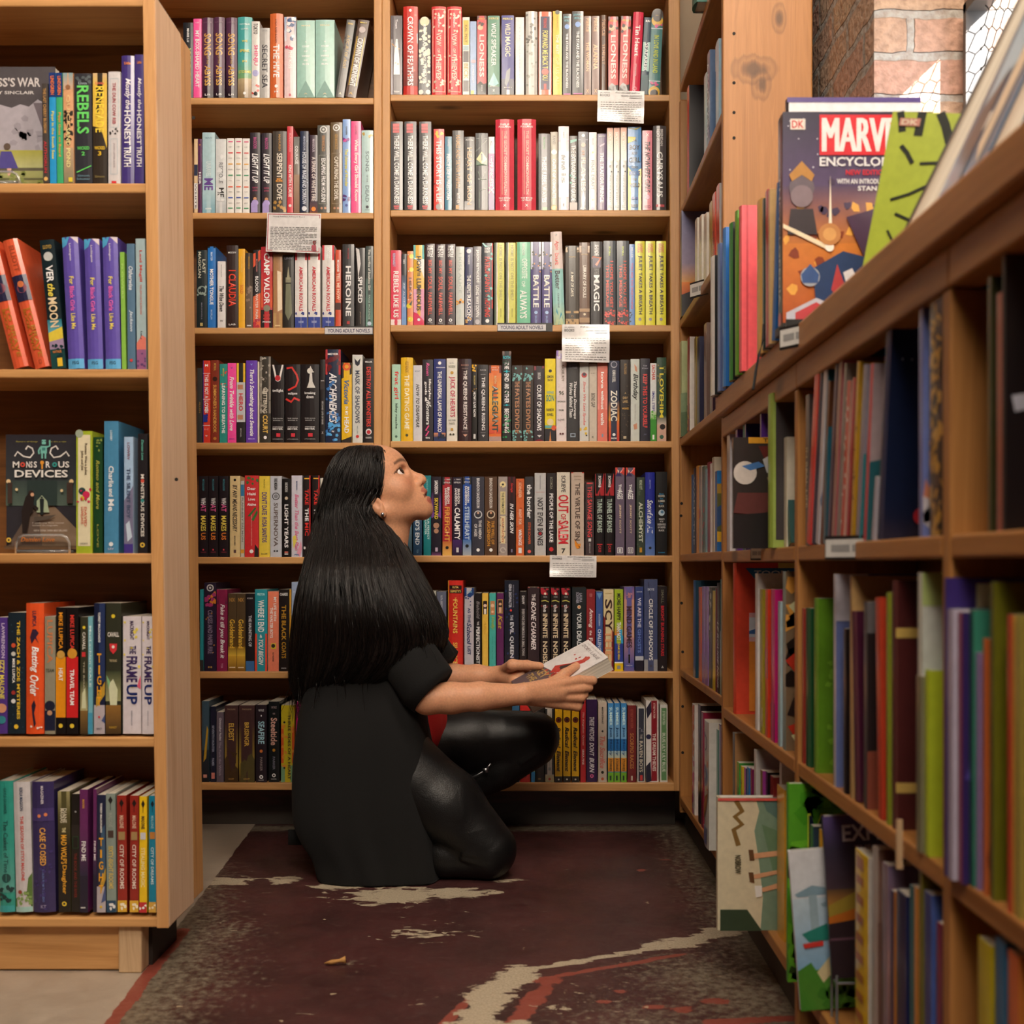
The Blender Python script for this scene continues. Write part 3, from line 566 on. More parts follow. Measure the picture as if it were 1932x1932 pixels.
shelf_row("""
371 381.5 694|3a3a38|narrow dark grey book|V.45,.6,.3,a08040,ALLEN
382.5 397 680|e2402e|red-orange book of stacked white words, blue edges|B0,1,3a3a9c,0,.1;H.06,.03,.4,fff,M;V.17,.31,.5,fff,THIS IS;B.155,.16,fff;V.33,.46,.5,fff,NOT A;B.47,.475,fff;V.49,.62,.5,fff,LOVE;V.57,.64,.4,fff,SCENE;N.67,.74,2c3a9c,6,.25;B.66,.75,2c3a9c,.1,.5;H.84,.02,.6,fbb,S C;B.79,.795,fff;H.92,.02,.3,fff,W
397.5 413 679|8c3624|rust-brown book with gold lettering|V.04,.13,.3,d0a050,MCNEAL;D.23,.3,3a2018;V.3,.88,.42,eab45c,SUMMONER'S HANDBOOK;D.95,.2,c88a40
413.5 428.5 686|31988f|teal book with white capitals|V.25,.88,.42,fff,LEARNING TO BREATHE;N.05,.3,e0503a,7,.13;V.06,.16,.2,e0d050,MASON
429 445.5 685|ff52a8|bright pink book with white script|I.17,.85,.5,fff,From Twinkle with Love;H.06,.025,.25,5a4ab0,V;H.955,.015,.6,5a2a80,MENON
446 462.5 685|2a282a|yellow-topped book with red block letters|B0,.24,f2c63c;V.05,.19,.28,332,MOORE;B.24,.74,ccd0d6;B.27,.33,c88a6a,.1,.75;B.65,.71,c88a6a,.1,.75;V.38,.6,.5,d83a3a,HERO;V.82,.93,.15,bbb,MICHAEL
464 485 680|6b40b4|purple book with white script|I.11,.92,.5,fff,There's Something about Sweetie;H.05,.02,.2,a8c8ff,V;H.955,.015,.6,d8c0ff,MENON
485.5 488.8 682|e8dcc4|sliver of a cream book|
489.5 510.5 672|39352f|marbled grey-topped book with gold capitals|B0,.66,8d857c;N.02,.64,b4aca2,22,.14;N.02,.64,5c564e,16,.09;V.36,.66,.36,d8d0c0,GLITTERING;V.68,.89,.46,e8c060,COURT;D.94,.15,fff
511.5 536 688|1d171a|black book with two white hands and a red ball|p ece6e2,.06,.0,.2,.0,.42,.16,.5,.22,.32,.2;p ece6e2,.94,.0,.82,.0,.6,.16,.5,.22,.7,.2;D.17,.22,c8303a;H.335,.045,.85,eee,twilight;H.69,.012,.8,ccc,THE SAGA;H.715,.012,.7,ccc,BOOK 1;H.8,.014,.8,ddd,STEPHENIE;H.825,.018,.8,fff,MEYER;B.88,.925,d83a48,.4,.7;H.955,.012,.8,aaa,LITTLE BROWN
537 566.5 687|1d171a|black book with a curling red ribbon|l d83a34,.12,.1,.05,.45,.04,.75,.13,.85,.2,.7,.28,.2,.33;l d83a34,.14,.05,.44,.4,.48,.6,.43,.95,.46;H.375,.04,.6,eee,eclipse;H.69,.012,.7,ccc,THE SAGA;H.715,.012,.6,ccc,BOOK 3;H.8,.014,.65,ddd,STEPHENIE;H.825,.018,.65,fff,MEYER;B.88,.925,d83a48,.4,.65;H.955,.012,.7,aaa,LITTLE BROWN
567.5 602 687|1d171a|fat black book with a pale chess piece|p e2dfd9,.32,.3,.8,.3,.74,.27,.64,.22,.62,.12,.5,.1,.49,.12,.45,.22,.38,.27;D.085,.16,e2dfd9;B.09,.105,e2dfd9,.36,.72;T.02,.06,e2dfd9,.46,.6;H.37,.04,.6,eee,breaking;H.415,.04,.4,eee,down;H.69,.012,.6,ccc,THE SAGA;H.715,.012,.5,ccc,BOOK 4;H.8,.014,.55,ddd,STEPHENIE;H.825,.018,.55,fff,MEYER;B.88,.925,d83a48,.4,.65;H.955,.012,.6,aaa,LITTLE BROWN
603.5 613 678|262224|thin black book with grey band|B.25,.36,3c3434;H.255,.012,.7,ddd,MEYER;V.5,.78,.35,bbb,SECOND LIFE OF BREE;H.88,.03,.4,ccc,X
613.5 642.5 659|1f2a46|tall book, red top, blue flames at the foot|G0,.27,b83038,c8383c;N.04,.25,6a1c26,9,.2;H.05,.02,.7,fff,MEYER;I.25,.79,.5,f4f4f8,ARCHENEMIES;N.3,.98,3a78c0,24,.13;N.76,.98,5ab0f0,18,.13;D.88,.14,182a4a;H.88,.02,.15,fff,N
644 663.5 684|f2c224|yellow book with blue script and dark top|p 2a2422,0,0,1,0,1,.14,0,.2;D.05,.4,e8602a;D.05,.2,f4b03a;I.22,.52,.5,3a6ab0,Victoria;V.55,.66,.3,fff,IN MY;V.68,.88,.45,fff,HEAD;p 2a2422,0,1,0,.97,1,.92,1,1
664.5 684 669|dcddd9|pale book with navy serif capitals and a cat-like mask|V.18,.78,.45,39455c,MASK OF SHADOWS;p 252c3a,.2,.04,.5,.08,.8,.04,.72,.11,.5,.13,.28,.11;D.93,.16,d83a3a;V.81,.9,.12,9aa,MILLER
685.5 705 676|262022|black book with red capitals|V.1,.81,.44,e24038,DESTROY ALL MONSTERS;H.04,.02,.7,eee,MILLER;D.87,.3,f0f0f0;D.875,.2,c8303a;H.94,.02,.6,ddd,HARPER
""", **bl('back-left bay, fourth shelf', 835))
shelf_row("""
374 392 898|241c22|black book, lettering fading pink to orange|V.04,.18,.2,4a98a8,MCCULLOUGH;V.27,.35,.5,fff,WH;V.35,.44,.55,f06aa8,AT;V.49,.68,.55,f4e060,MAKES;V.7,.79,.5,f08a3a,US;H.91,.02,.15,e04a5a,I;H.94,.014,.6,a04050,WARREN
393 411 898|=
412 431.5 898|=
433.5 453 898|ead09a|cream book with slanting black capitals|I.11,.69,.45,2b2426,BY ANY MEANS NECESSARY;D.05,.13,222;V.74,.86,.14,433,MONTGOMERY;B.91,.95,6a4a4a,.38,.62
453.5 460.5 907|cdcac2|thin grey-white book with blue top|B.05,.2,3a80b0;V.22,.8,.5,777,FLANNERY SALMON;B.9,.95,e8a83a
461 487.5 897|d9363b|red book with stacked white script|N.02,.12,3a7a40,5,.14;H.16,.035,.6,fff,Dear;H.225,.035,.6,fff,Haiti;H.29,.035,.5,fff,Love;H.355,.035,.65,fff,Alaine;p 3a7a3c,.2,.5,.75,.39,.85,.4,.4,.5;p 3a7a3c,.5,.54,.9,.42,.95,.46,.65,.56;V.48,.86,.06,f0c0b8,MAIKA MOULITE AND MARITZA MOULITE;D.93,.14,fff;p 262224,.7,1,.75,.84,1,.9,1,1
488 508.5 898|eed24e|yellow book with purple lettering|V.2,.48,.5,4a3a8a,DON'T DATE;V.51,.82,.45,4a3a8a,ROSA SANTOS;V.04,.15,.15,a8983a,MORENO;H.96,.014,.6,554,BALZER
509 531 898|c7cbd6|silver-grey book with wide outlined capitals|D.25,.33,333;D.25,.26,c7cbd6;D.25,.18,8a8c94;V.33,.87,.36,6b5c58,SUPERNOVA;V.03,.17,.3,333,KASS MORGAN;D.925,.08,333,-.12;D.925,.08,333,.12
531.5 549 903|151315|black book with wide white capitals|V.05,.17,.3,ddd,KASS MORGAN;D.25,.18,d8c8b0;V.33,.88,.42,fff,LIGHT YEARS;B.93,.95,d87a6a,.3,.7;B.955,.97,ddd,.3,.7
549.5 570 897|d8d6e4|pale lilac book with pink script|V.07,.18,.14,4a5a8a,MORRISON;I.23,.92,.36,e06a98,Better Than the Best Plan;p f0e060,.1,.75,.4,.73,.5,.8,.2,.9;p e8a0b8,.5,.95,.9,.8,1,.9,.8,1;H.97,.02,.4,36a,FSG
571 586 897|251b1c|black-and-red book lettered in red and white|B.03,.045,f0b83a,.15,.85;B0,1,d8282c,.86,1;V.17,.36,.5,e83a34,TAKE;V.4,.56,.5,fff,THE;V.58,.74,.5,e83a34,MIC;N.84,.9,eee,3,.2
589 603 897|=
604 617 902|e6dfd4|cream book partly behind the woman's hair|
""", **bl('back-left bay, fifth shelf', 1051))
shelf_row("""
377 384 1112|2c98a4|sliver of a teal book by the end panel|B.86,1,333
385 408 1099|2a2039|tall indigo book, orange flourish|D.06,.3,ddd;D.06,.2,2a2039;D.06,.1,ddd;N.12,.26,e08a2a,9,.2;N.12,.26,b0387a,8,.2;V.31,.8,.4,9c8aa8,CURSES AND PAPER FIRE;N.3,.8,d08a3a,5,.08;D.95,.08,c8a050,-.1;D.95,.08,c8a050,.1
408.5 429 1112|8e2450|magenta book with white handwriting|G0,.18,a8285c,5c2440;I.18,.84,.5,fff,Fake it till you Break it;V.9,.96,.2,d898b8,TOR
429.5 446 1120|57452f|brown-and-gold book with gold gothic lettering|H.08,.05,.65,c0904a,NIX;G.3,.68,57452f,6a4a1c;G.68,.8,8a6420,e8c04a;G.8,1,d8a83a,7c5420;V.33,.7,.6,f0c24a,Goldenhand;B.94,.955,f4dcc0,.15,.85
446.5 463 1120|=
463.5 480 1120|1f1b1f|black book with blue foot|H.06,.02,.7,aaa,MCNEAL;V.28,.68,.35,e0e0e8,THE HAUNTING OF;B.865,1,3f6fa8
480.5 504 1112|2b9bac|teal-over-red book with white capitals|B.54,1,ea5038;V.13,.52,.5,fff,WHERE I END;H.57,.04,.2,fff,&;I.61,.92,.4,fff,YOU BEGIN;H.06,.03,.6,cff,PRESTON
504.5 525.5 1116|f2886a|salmon book with white capitals in two lines|V.07,.37,.24,fff,MY LIFE WITH,.16;V.2,.58,.26,fff,THE WALTER BOYS,-.16;B.65,.72,e8d03a,.3,.75;D.68,.18,33302a;V.76,.88,.14,433,ALI NOVAK
526 545 1112|201919|black book with gold fairytale lettering|H.06,.035,.8,f4f4f4,OAKES;V.19,.36,.45,c8962e,THE;V.38,.62,.45,c8962e,BLACK;V.64,.84,.45,c8962e,COATS;H.96,.014,.5,bbb,PRESS
545.5 549 1112|e0a63c|sliver of a gold book|
549.5 568 1098|a9badb|pale blue book partly behind the woman's hair|N.1,.9,c8d4ea,20,.12
""", **bl('back-left bay, sixth shelf', 1267))
shelf_row("""
380 394 1323|41596a|blue-grey book with a yellow feather|p c8a030,.2,.75,.7,.3,.9,.35,.6,.7;G.6,1,2c3440,1c1c22;B.9,.94,e8a090,.2,.7
396 407 1333|1d2036|dark navy book with pale small lettering|V.25,.6,.4,aab0c8,SEVENTH HUNTER;V.68,.78,.4,aab0c8,PALMER;B.87,.95,e08a80,.2,.8
407.5 421.5 1344|6c606e|short lilac-grey book|V.08,.4,.35,ece8f0,Christopher Paolini;V.42,.9,.3,a89cac,The Fork the Witch
423.5 449 1331|4b3132|dusky-gold book with a dragon and cliffs|G.25,.75,4b3132,a88c3a;G.75,1,a88c3a,4a3420;H.05,.02,.6,a08a70,PAOLINI;V.23,.46,.4,d8b050,ELDEST;p 4a3422,.1,.53,.5,.6,.95,.62,.7,.68,.4,.6;p 4c3620,0,.7,.2,.64,.5,.85,.8,.78,1,.82,1,1,0,1;H.95,.02,.4,caa050,KNOPF
450.5 480 1331|4b3132|dusky-gold book with rock pillars|G.25,.75,4b3132,a88c3a;G.75,1,a88c3a,4a3420;H.05,.02,.6,a08a70,PAOLINI;V.22,.53,.3,d8b050,BRISINGR;p 5c5230,.1,.75,.35,.7,.5,.72,.6,.65,.8,.62,1,.7,1,1,.1,1;H.95,.02,.4,caa050,KNOPF
482.5 503 1330|2a2029|black book with icy blue lettering|H.07,.03,.5,ccc,NATALIE;H.14,.02,.1,fff,I;V.21,.5,.6,a8d4e4,SEAFIRE;D.595,.15,d87a3a;V.67,.85,.22,9a8a8a,PARKER;D.925,.18,fff;D.925,.08,222;H.965,.014,.5,ccc,RAZOR
506 526.5 1324|141a1d|black-green book with rosy blackletter|H.07,.03,.5,988,NATALIE;H.15,.02,.2,988,II;V.2,.54,.6,e8b4a4,Steeltide;D.6,.14,c88a2a;V.68,.84,.22,889,PARKER;D.91,.18,fff;D.91,.08,222;H.955,.014,.5,ccc,RAZOR
529.5 555 1331|d8c42c|book in yellow, orange and green bands|G.22,.3,d8c42c,e8742c;B.3,.75,e0602c;N.24,.8,e89a3a,14,.15;B.78,1,82b088;V.12,.96,.2,2a2422,THREE SIDES OF A HEART,.12;D.22,.08,222,-.25;D.81,.08,222,-.25
558 571 1324|e8258c|sliver of a hot pink book behind the cardigan|
""", **bl('back-left bay, bottom shelf', 1477))

def br(n, vb): return dict(Y=Y0, vb=vb, where=n, group='books in the back-right bay', z=None)
shelf_row("""
737 759 29|5d555c|grey book with a white flare|G.3,1,5d555c,8d8492;p f6f2f0,.45,.3,.6,.3,.75,.55,.8,.75,.4,.75,.25,.75,.3,.5;N.34,.7,e0a870,6,.08;V.05,.17,.2,e8e4ea,Tintera;H.965,.02,.5,fff,TEEN
760.5 788 11 h|d83c36|tall red hardcover with big white serif capitals|G.3,.9,d83c36,8c4c4a;p c8c4c8,.6,.36,1,.3,1,.42;D.05,.1,fff;V.12,.9,.4,fff,CROWN OF FEATHERS;N.1,.8,f0604a,7,.1
789.5 812.5 36|4a4b50|black book overgrown with cream scrollwork|D.03,.4,f0e4c0;N.12,.9,f2ead4,46,.17;V.07,.2,.18,fff,PEARSON;V.24,.48,.3,f8f4e8,DANCE;V.5,.56,.2,f8f4e8,OF;V.58,.86,.3,f8f4e8,THIEVES;D.97,.2,f0e4d8,-.3;D.97,.2,f0e4d8,.3
814 841.5 11 h|e64248|tall coral-red hardcover with cream scrollwork|R.03,.97,f4dcc4,.06,.05;N.05,.28,f6e0cc,16,.1;N.55,.62,f6e0cc,6,.08;N.82,.96,f6e0cc,12,.1;V.11,.24,.14,fff,PEARSON;V.3,.45,.34,fae8d8,VOW;V.48,.53,.2,fae8d8,OF;V.56,.82,.34,fae8d8,THIEVES
843 871 11 h|=
872.5 886 32|f0ece4|white-framed book with yellow and black panels|B.04,.36,f0c84c,.1,.9;V.1,.33,.35,a8863a,KAL PELT;B.37,.43,a8c4cc,.1,.9;B.44,.58,5a5456,.1,.9;V.6,.8,.65,d8c890,BECK;B.82,.96,5a5456,.1,.9
887 899 40|a5bfe8|narrow pale blue book with a pink heart|D.55,.25,f0b0c0,-.1;D.55,.25,f0b0c0,.15;B.95,1,f0d860,.1,.6;V.6,.85,.3,d8e4f8,SOMEBODY
900 918 29|d8484e|red book with pale lettering and a dark foot|B0,.05,6a3a3c;H.04,.02,.7,f0c060,PIERCE;D.15,.3,f4c8a0,-.15;N.08,.2,4a2a2c,3,.2;V.24,.78,.5,f8e0dc,LIONESS;p 3a3636,0,1,0,.87,.35,.83,.7,.87,1,.85,1,1;V.88,.96,.2,ccc,ATHENEUM
920 943 29|619c82|green book with a pale sail|H.035,.025,.8,e8d890,PIERCE;V.09,.28,.4,fff,WOLF;V.3,.64,.4,eef8f4,SPEAKER;p a8dce4,.5,.72,.92,.86,.5,.9,.06,.87;B.9,1,3c5458;H.895,.015,.6,fff,BOOK 2;H.95,.03,.2,fff,X
946 970 28|4c4c9e|blue-violet book with cream lettering|H.045,.025,.8,f0e490,PIERCE;V.1,.25,.42,f6ecd0,WILD;V.27,.52,.42,f6ecd0,MAGIC;p 9aa0a8,.4,.7,.7,.66,.65,.8,.4,.9,.25,.86;G.8,1,3c4068,22262e;H.91,.015,.6,fff,BOOK 1;B.94,1,eee,.4,.65
972.5 989 31|f3efef|plain white book|V.1,.8,.1,e0d0d8,THE SUMMER
991.5 1014 20 h|d9d9d5|white marbled hardcover|N.02,.4,8c8c88,16,.14;N.4,.98,b4b8b0,16,.12;V.2,.35,.15,999,BARDUGO
1016 1041 21|e4602e|navy-panelled book with orange edges and yellow capitals|B0,1,f6f0f4,.06,.94;B.06,.94,38365c,.16,.84;V.08,.2,.24,e05048,PERKINS;V.23,.83,.42,f6ea7c,FORWARD ME BACK TO YOU;D.725,.26,e86a5c;B.87,.94,e05048,.4,.6
1043 1060.5 20|f9d03c|yellow book with pale lettering|D.015,.25,665;V.28,.52,.35,fff6d8,THE BEST;V.55,.9,.4,fce890,OF US ALL;V.06,.2,.15,c8a83a,PETRUS
1062 1078 25|3b3b3e|black book, blue disc, white capitals, left twin|H.045,.03,.8,7ac8d8,JUNAUDA;H.085,.025,.6,7ac8d8,PETRUS;D.16,.3,8ab0f0;V.24,.92,.28,fff,THE STARS AND THE BLACKNESS;B.985,1,c05aa8,.1,.9
1079.5 1101 21|3b3b3e|black book, blue disc, white capitals, right twin|H.045,.03,.8,7ac8d8,JUNAUDA;H.085,.025,.6,7ac8d8,PETRUS;D.16,.25,8ab0f0;V.24,.92,.26,fff,THE STARS AND THE BLACKNESS;B.985,1,c05aa8,.1,.9
1102 1115.5 29|8c6c62|dusty brown book with tan lettering|V.03,.2,.5,e0b488,PIERCE;V.33,.7,.45,e8bc8c,THE WOMAN;V.92,.98,.3,e8bc8c,X
1116.5 1131 29|8c6c62|brown book beside it with larger tan lettering|V.03,.2,.5,e0b488,PIERCE;V.36,.68,.6,ecc090,ALANNA;V.92,.98,.3,e8bc8c,X
1132 1146 27 h|5c3b28|dark brown glossy hardcover|V.06,.26,.45,c08a60,PIERCE;V.36,.62,.4,b07a50,TEMPEST
1147 1167.5 30|da4a4b|red book with peach disc, dark foot|B0,.05,6a3a3c;H.055,.025,.7,f0c060,PIERCE;D.15,.3,f4c8a0,-.15;N.1,.2,4a2a2c,3,.2;V.24,.8,.5,f8e0dc,LIONESS;p 3a3636,0,1,0,.9,.35,.85,.7,.88,1,.87,1,1;V.89,.97,.2,ccc,ATHENEUM
1168 1187 28 4|=
1187.5 1207 22 8 h|e93e5c|pink-red hardcover with white serif lettering|V.16,.54,.45,fff,Tin Heart;V.63,.78,.14,f8c0c8,SHIVAUN PLOZZA;D.93,.2,f8a0b0;D.93,.13,e93e5c
1208 1222 33 8|2b4d60|dark teal book with a pale band|B.32,.7,a8d8d0;V.33,.7,.5,f0f8f8,SEAFARER;H.05,.03,.6,fff,RIN;G.75,1,2a6068,2a4a5a
1223 1245 25 7|4b8788|teal book with ornate ends and lime lettering|D.01,.5,4a4440;D.09,.5,e8b83a;D.05,.38,4a4440;N.13,.17,e0609a,8,.12;B.18,.19,d8e8f0;V.27,.74,.42,c8e03a,IN LOVE AND IN LAND;B.83,.84,d8e8f0;N.85,.89,e0609a,8,.12;D.97,.5,e8b83a;D.99,.36,4a4440
""", **br('back-right bay, top shelf', 178))
shelf_row("""
737 760 229|464447|charcoal book with white capitals and red blocks|B.025,.06,d8585c,.18,.72;B.065,.095,d8585c,.18,.72;B.1,.13,d8585c,.18,.72;V.16,.93,.42,fff,THERE WILL COME A DARKNESS;B.95,.97,d8585c,.25,.7;B.975,.99,d8585c,.3,.65
761 787.5 229|=
789 815.5 229|=
818 838 243|e83c31|bright red book with bold white capitals|N.04,.12,f0d030,5,.2;V.14,.9,.5,fff,THIS STORY IS A LIE;D.96,.3,b0a8a8;N.1,.7,5a1c18,5,.08
839 852.5 257|418bab|narrow steel-blue book with white lettering|V.04,.14,.2,cde,HOWARD;V.24,.86,.5,f0f8fc,FIERCE LIKE A FIRESTORM
853.5 875 246|403d3c|black book with dull gold lettering|V.06,.73,.38,c2955c,NAMES AND SILVER THINGS;V.79,.92,.25,e8e0d8,ROTHER;B.94,.99,e8b070,.3,.6
876 895.5 258|2f2b2d|black book with peach capitals|H.045,.02,.7,fff,POSTON;V.15,.93,.45,f0c49c,HEART OF IRON;N.3,.95,eee,9,.05;G.88,1,2f2b2d,8a8488
897 920.5 251|35373b|dark book with a glowing diamond and thin lines|l 9aa49a,.03,.5,.03,.5,.23;l 9aa49a,.03,.05,.07,.95,.07;l 9aa49a,.03,.02,.24,.95,.09;p f2ecb4,.5,.24,.95,.34,.5,.4,.06,.34;D.28,.07,333;B.29,.36,333,.45,.58;p 6c8a72,.06,.35,.5,.4,.95,.34,.95,.42,.06,.42;l 8aa08c,.04,.2,.5,.5,.62,.8,.5,.9,.6,.2,.6;l 8aa08c,.04,.3,.98,.3,.75,.85,.72
921.5 933 258|f0ebee|narrow white, pink and purple book|B.23,.76,f02a8c;V.27,.34,.2,fff,I AM;V.35,.68,.55,fff,PRINCESS;B.76,1,68388a;V.68,.78,.9,fff,X;V.06,.12,.3,889,C
934.5 970 224 h|e04256|tall fat crimson-pink hardcover with ghosted title|H.06,.022,.5,fff,PHILIP;H.085,.022,.65,fff,PULLMAN;V.13,.83,.16,f4a094,THE SECRET COMMONWEALTH,.04;B.13,.83,f8c0a8,.35,.38;H.87,.018,.65,fff,THE BOOK;H.895,.018,.55,fff,OF DUST;H.95,.03,.2,fff,X
974.5 1013 224 h|=
1016 1038 251|5f5e64|grey book with white serif capitals and green foot|V.05,.2,.2,5aa060,RAASCH;V.3,.9,.36,fff,THESE REBEL WAVES;B.96,1,5ac05a,.35,.75
1038.5 1052.5 248|aaa28e|khaki book with white capitals and orange disc|V.05,.16,.35,6a6456,RAND;D.26,.4,f0ece0;V.35,.85,.45,fff,CASTLE OF CONCRETE;D.97,.4,f0b050
1053.5 1073.5 238|f1e5eb|white book with pink bands and black handwriting|B.17,.18,f0b8c8;B.3,.7,fcf8fa;I.34,.52,.42,333,the truth;V.56,.68,.42,333,is;B.7,.85,f4d4de;H.94,.03,.15,333,E;V.07,.14,.14,bbb,RAMOS
1074.5 1089.5 256|2a2826|black book with blocky white capitals|p 4ab09a,.1,.06,.9,.04,.9,.07,.1,.1;V.13,.88,.6,f6f4f0,THE EXTRAORDINARY GUIDE;N.5,.65,4ab09a,4,.15;G.9,1,8a5a3c,6a4430
1091 1110 248|6d717c|slate book with pinkish-white capitals|D.05,.17,fff;B.1,.105,ccd;D.17,.22,d8a890;V.24,.3,.3,e8b49c,ON THE;V.33,.76,.45,f6dccc,FLAMES;p 9ab8dc,.5,.75,.7,.85,.55,1,.4,1,.35,.85;H.98,.02,.6,fff,B
1111 1126 249|f1efe9|white book with thin grey capitals|V.08,.16,.2,e0a0b0,REDGATE;D.26,.12,a8d040;V.36,.74,.4,8f9494,FINAL DRAFT;D.87,.1,e8d840;D.98,.2,b080b0
1127 1144.5 252|573b72|violet book with white serif capitals|H.035,.015,.7,ddd,REDWINE;p d8c0d8,.2,.16,.8,.12,.75,.15,.3,.18;V.25,.9,.4,fff,THE TRAITOR PRINCE
1145.5 1157 240|eef2ec|white book, peach above, small dark figures|G0,.4,e8956e,f4e0d4;V.05,.42,.4,f8e4d8,SKY WITHOUT;N.46,.54,2a2a2a,4,.16;V.58,.9,.25,8a98a0,NICOLE REED;B.94,.97,9aa,.2,.8
1158 1169.5 240|=
1170.5 1183 240|=
1184.5 1210.5 238|5c9cdc|blue-over-yellow book with hand-drawn words|p e8d84a,0,.02,1,0,.6,.04;p e8d84a,0,.12,.6,.13,.5,.17,0,.2;B.42,1,f2e63a;p 5c9cdc,0,.42,1,.42,1,.5,.4,.56,0,.48;H.17,.02,.3,223,THE;H.25,.055,.75,223,BOY;H.32,.03,.4,334,AND;H.4,.06,.85,1a3a4a,GIRL;H.49,.03,.5,233,WHO;H.56,.05,.8,2a60b0,BROKE;H.635,.025,.3,665,THE;H.7,.05,.75,554,WORLD;D.86,.1,2a4aa8,-.12;D.86,.1,2a4aa8,.14;H.95,.035,.5,665,REID
1212 1231 246|f192a4|pink book with black handwriting|V.03,.08,.25,fff,X;I.14,.78,.55,28222a,THE NOWHERE GIRLS;D.84,.22,fce;D.84,.12,f192a4;H.96,.035,.6,b04060,REED
1232.5 1257.5 237 h|4e494c|grey hardcover with widely spaced white capitals|V.04,.24,.2,e8e4e4,BRENDAN,.14;V.04,.18,.2,e8e4e4,REICHS,-.14;V.31,.85,.44,fff,CHRYSALIS;B.935,.965,d86068,.2,.85
""", **br('back-right bay, second shelf', 396))
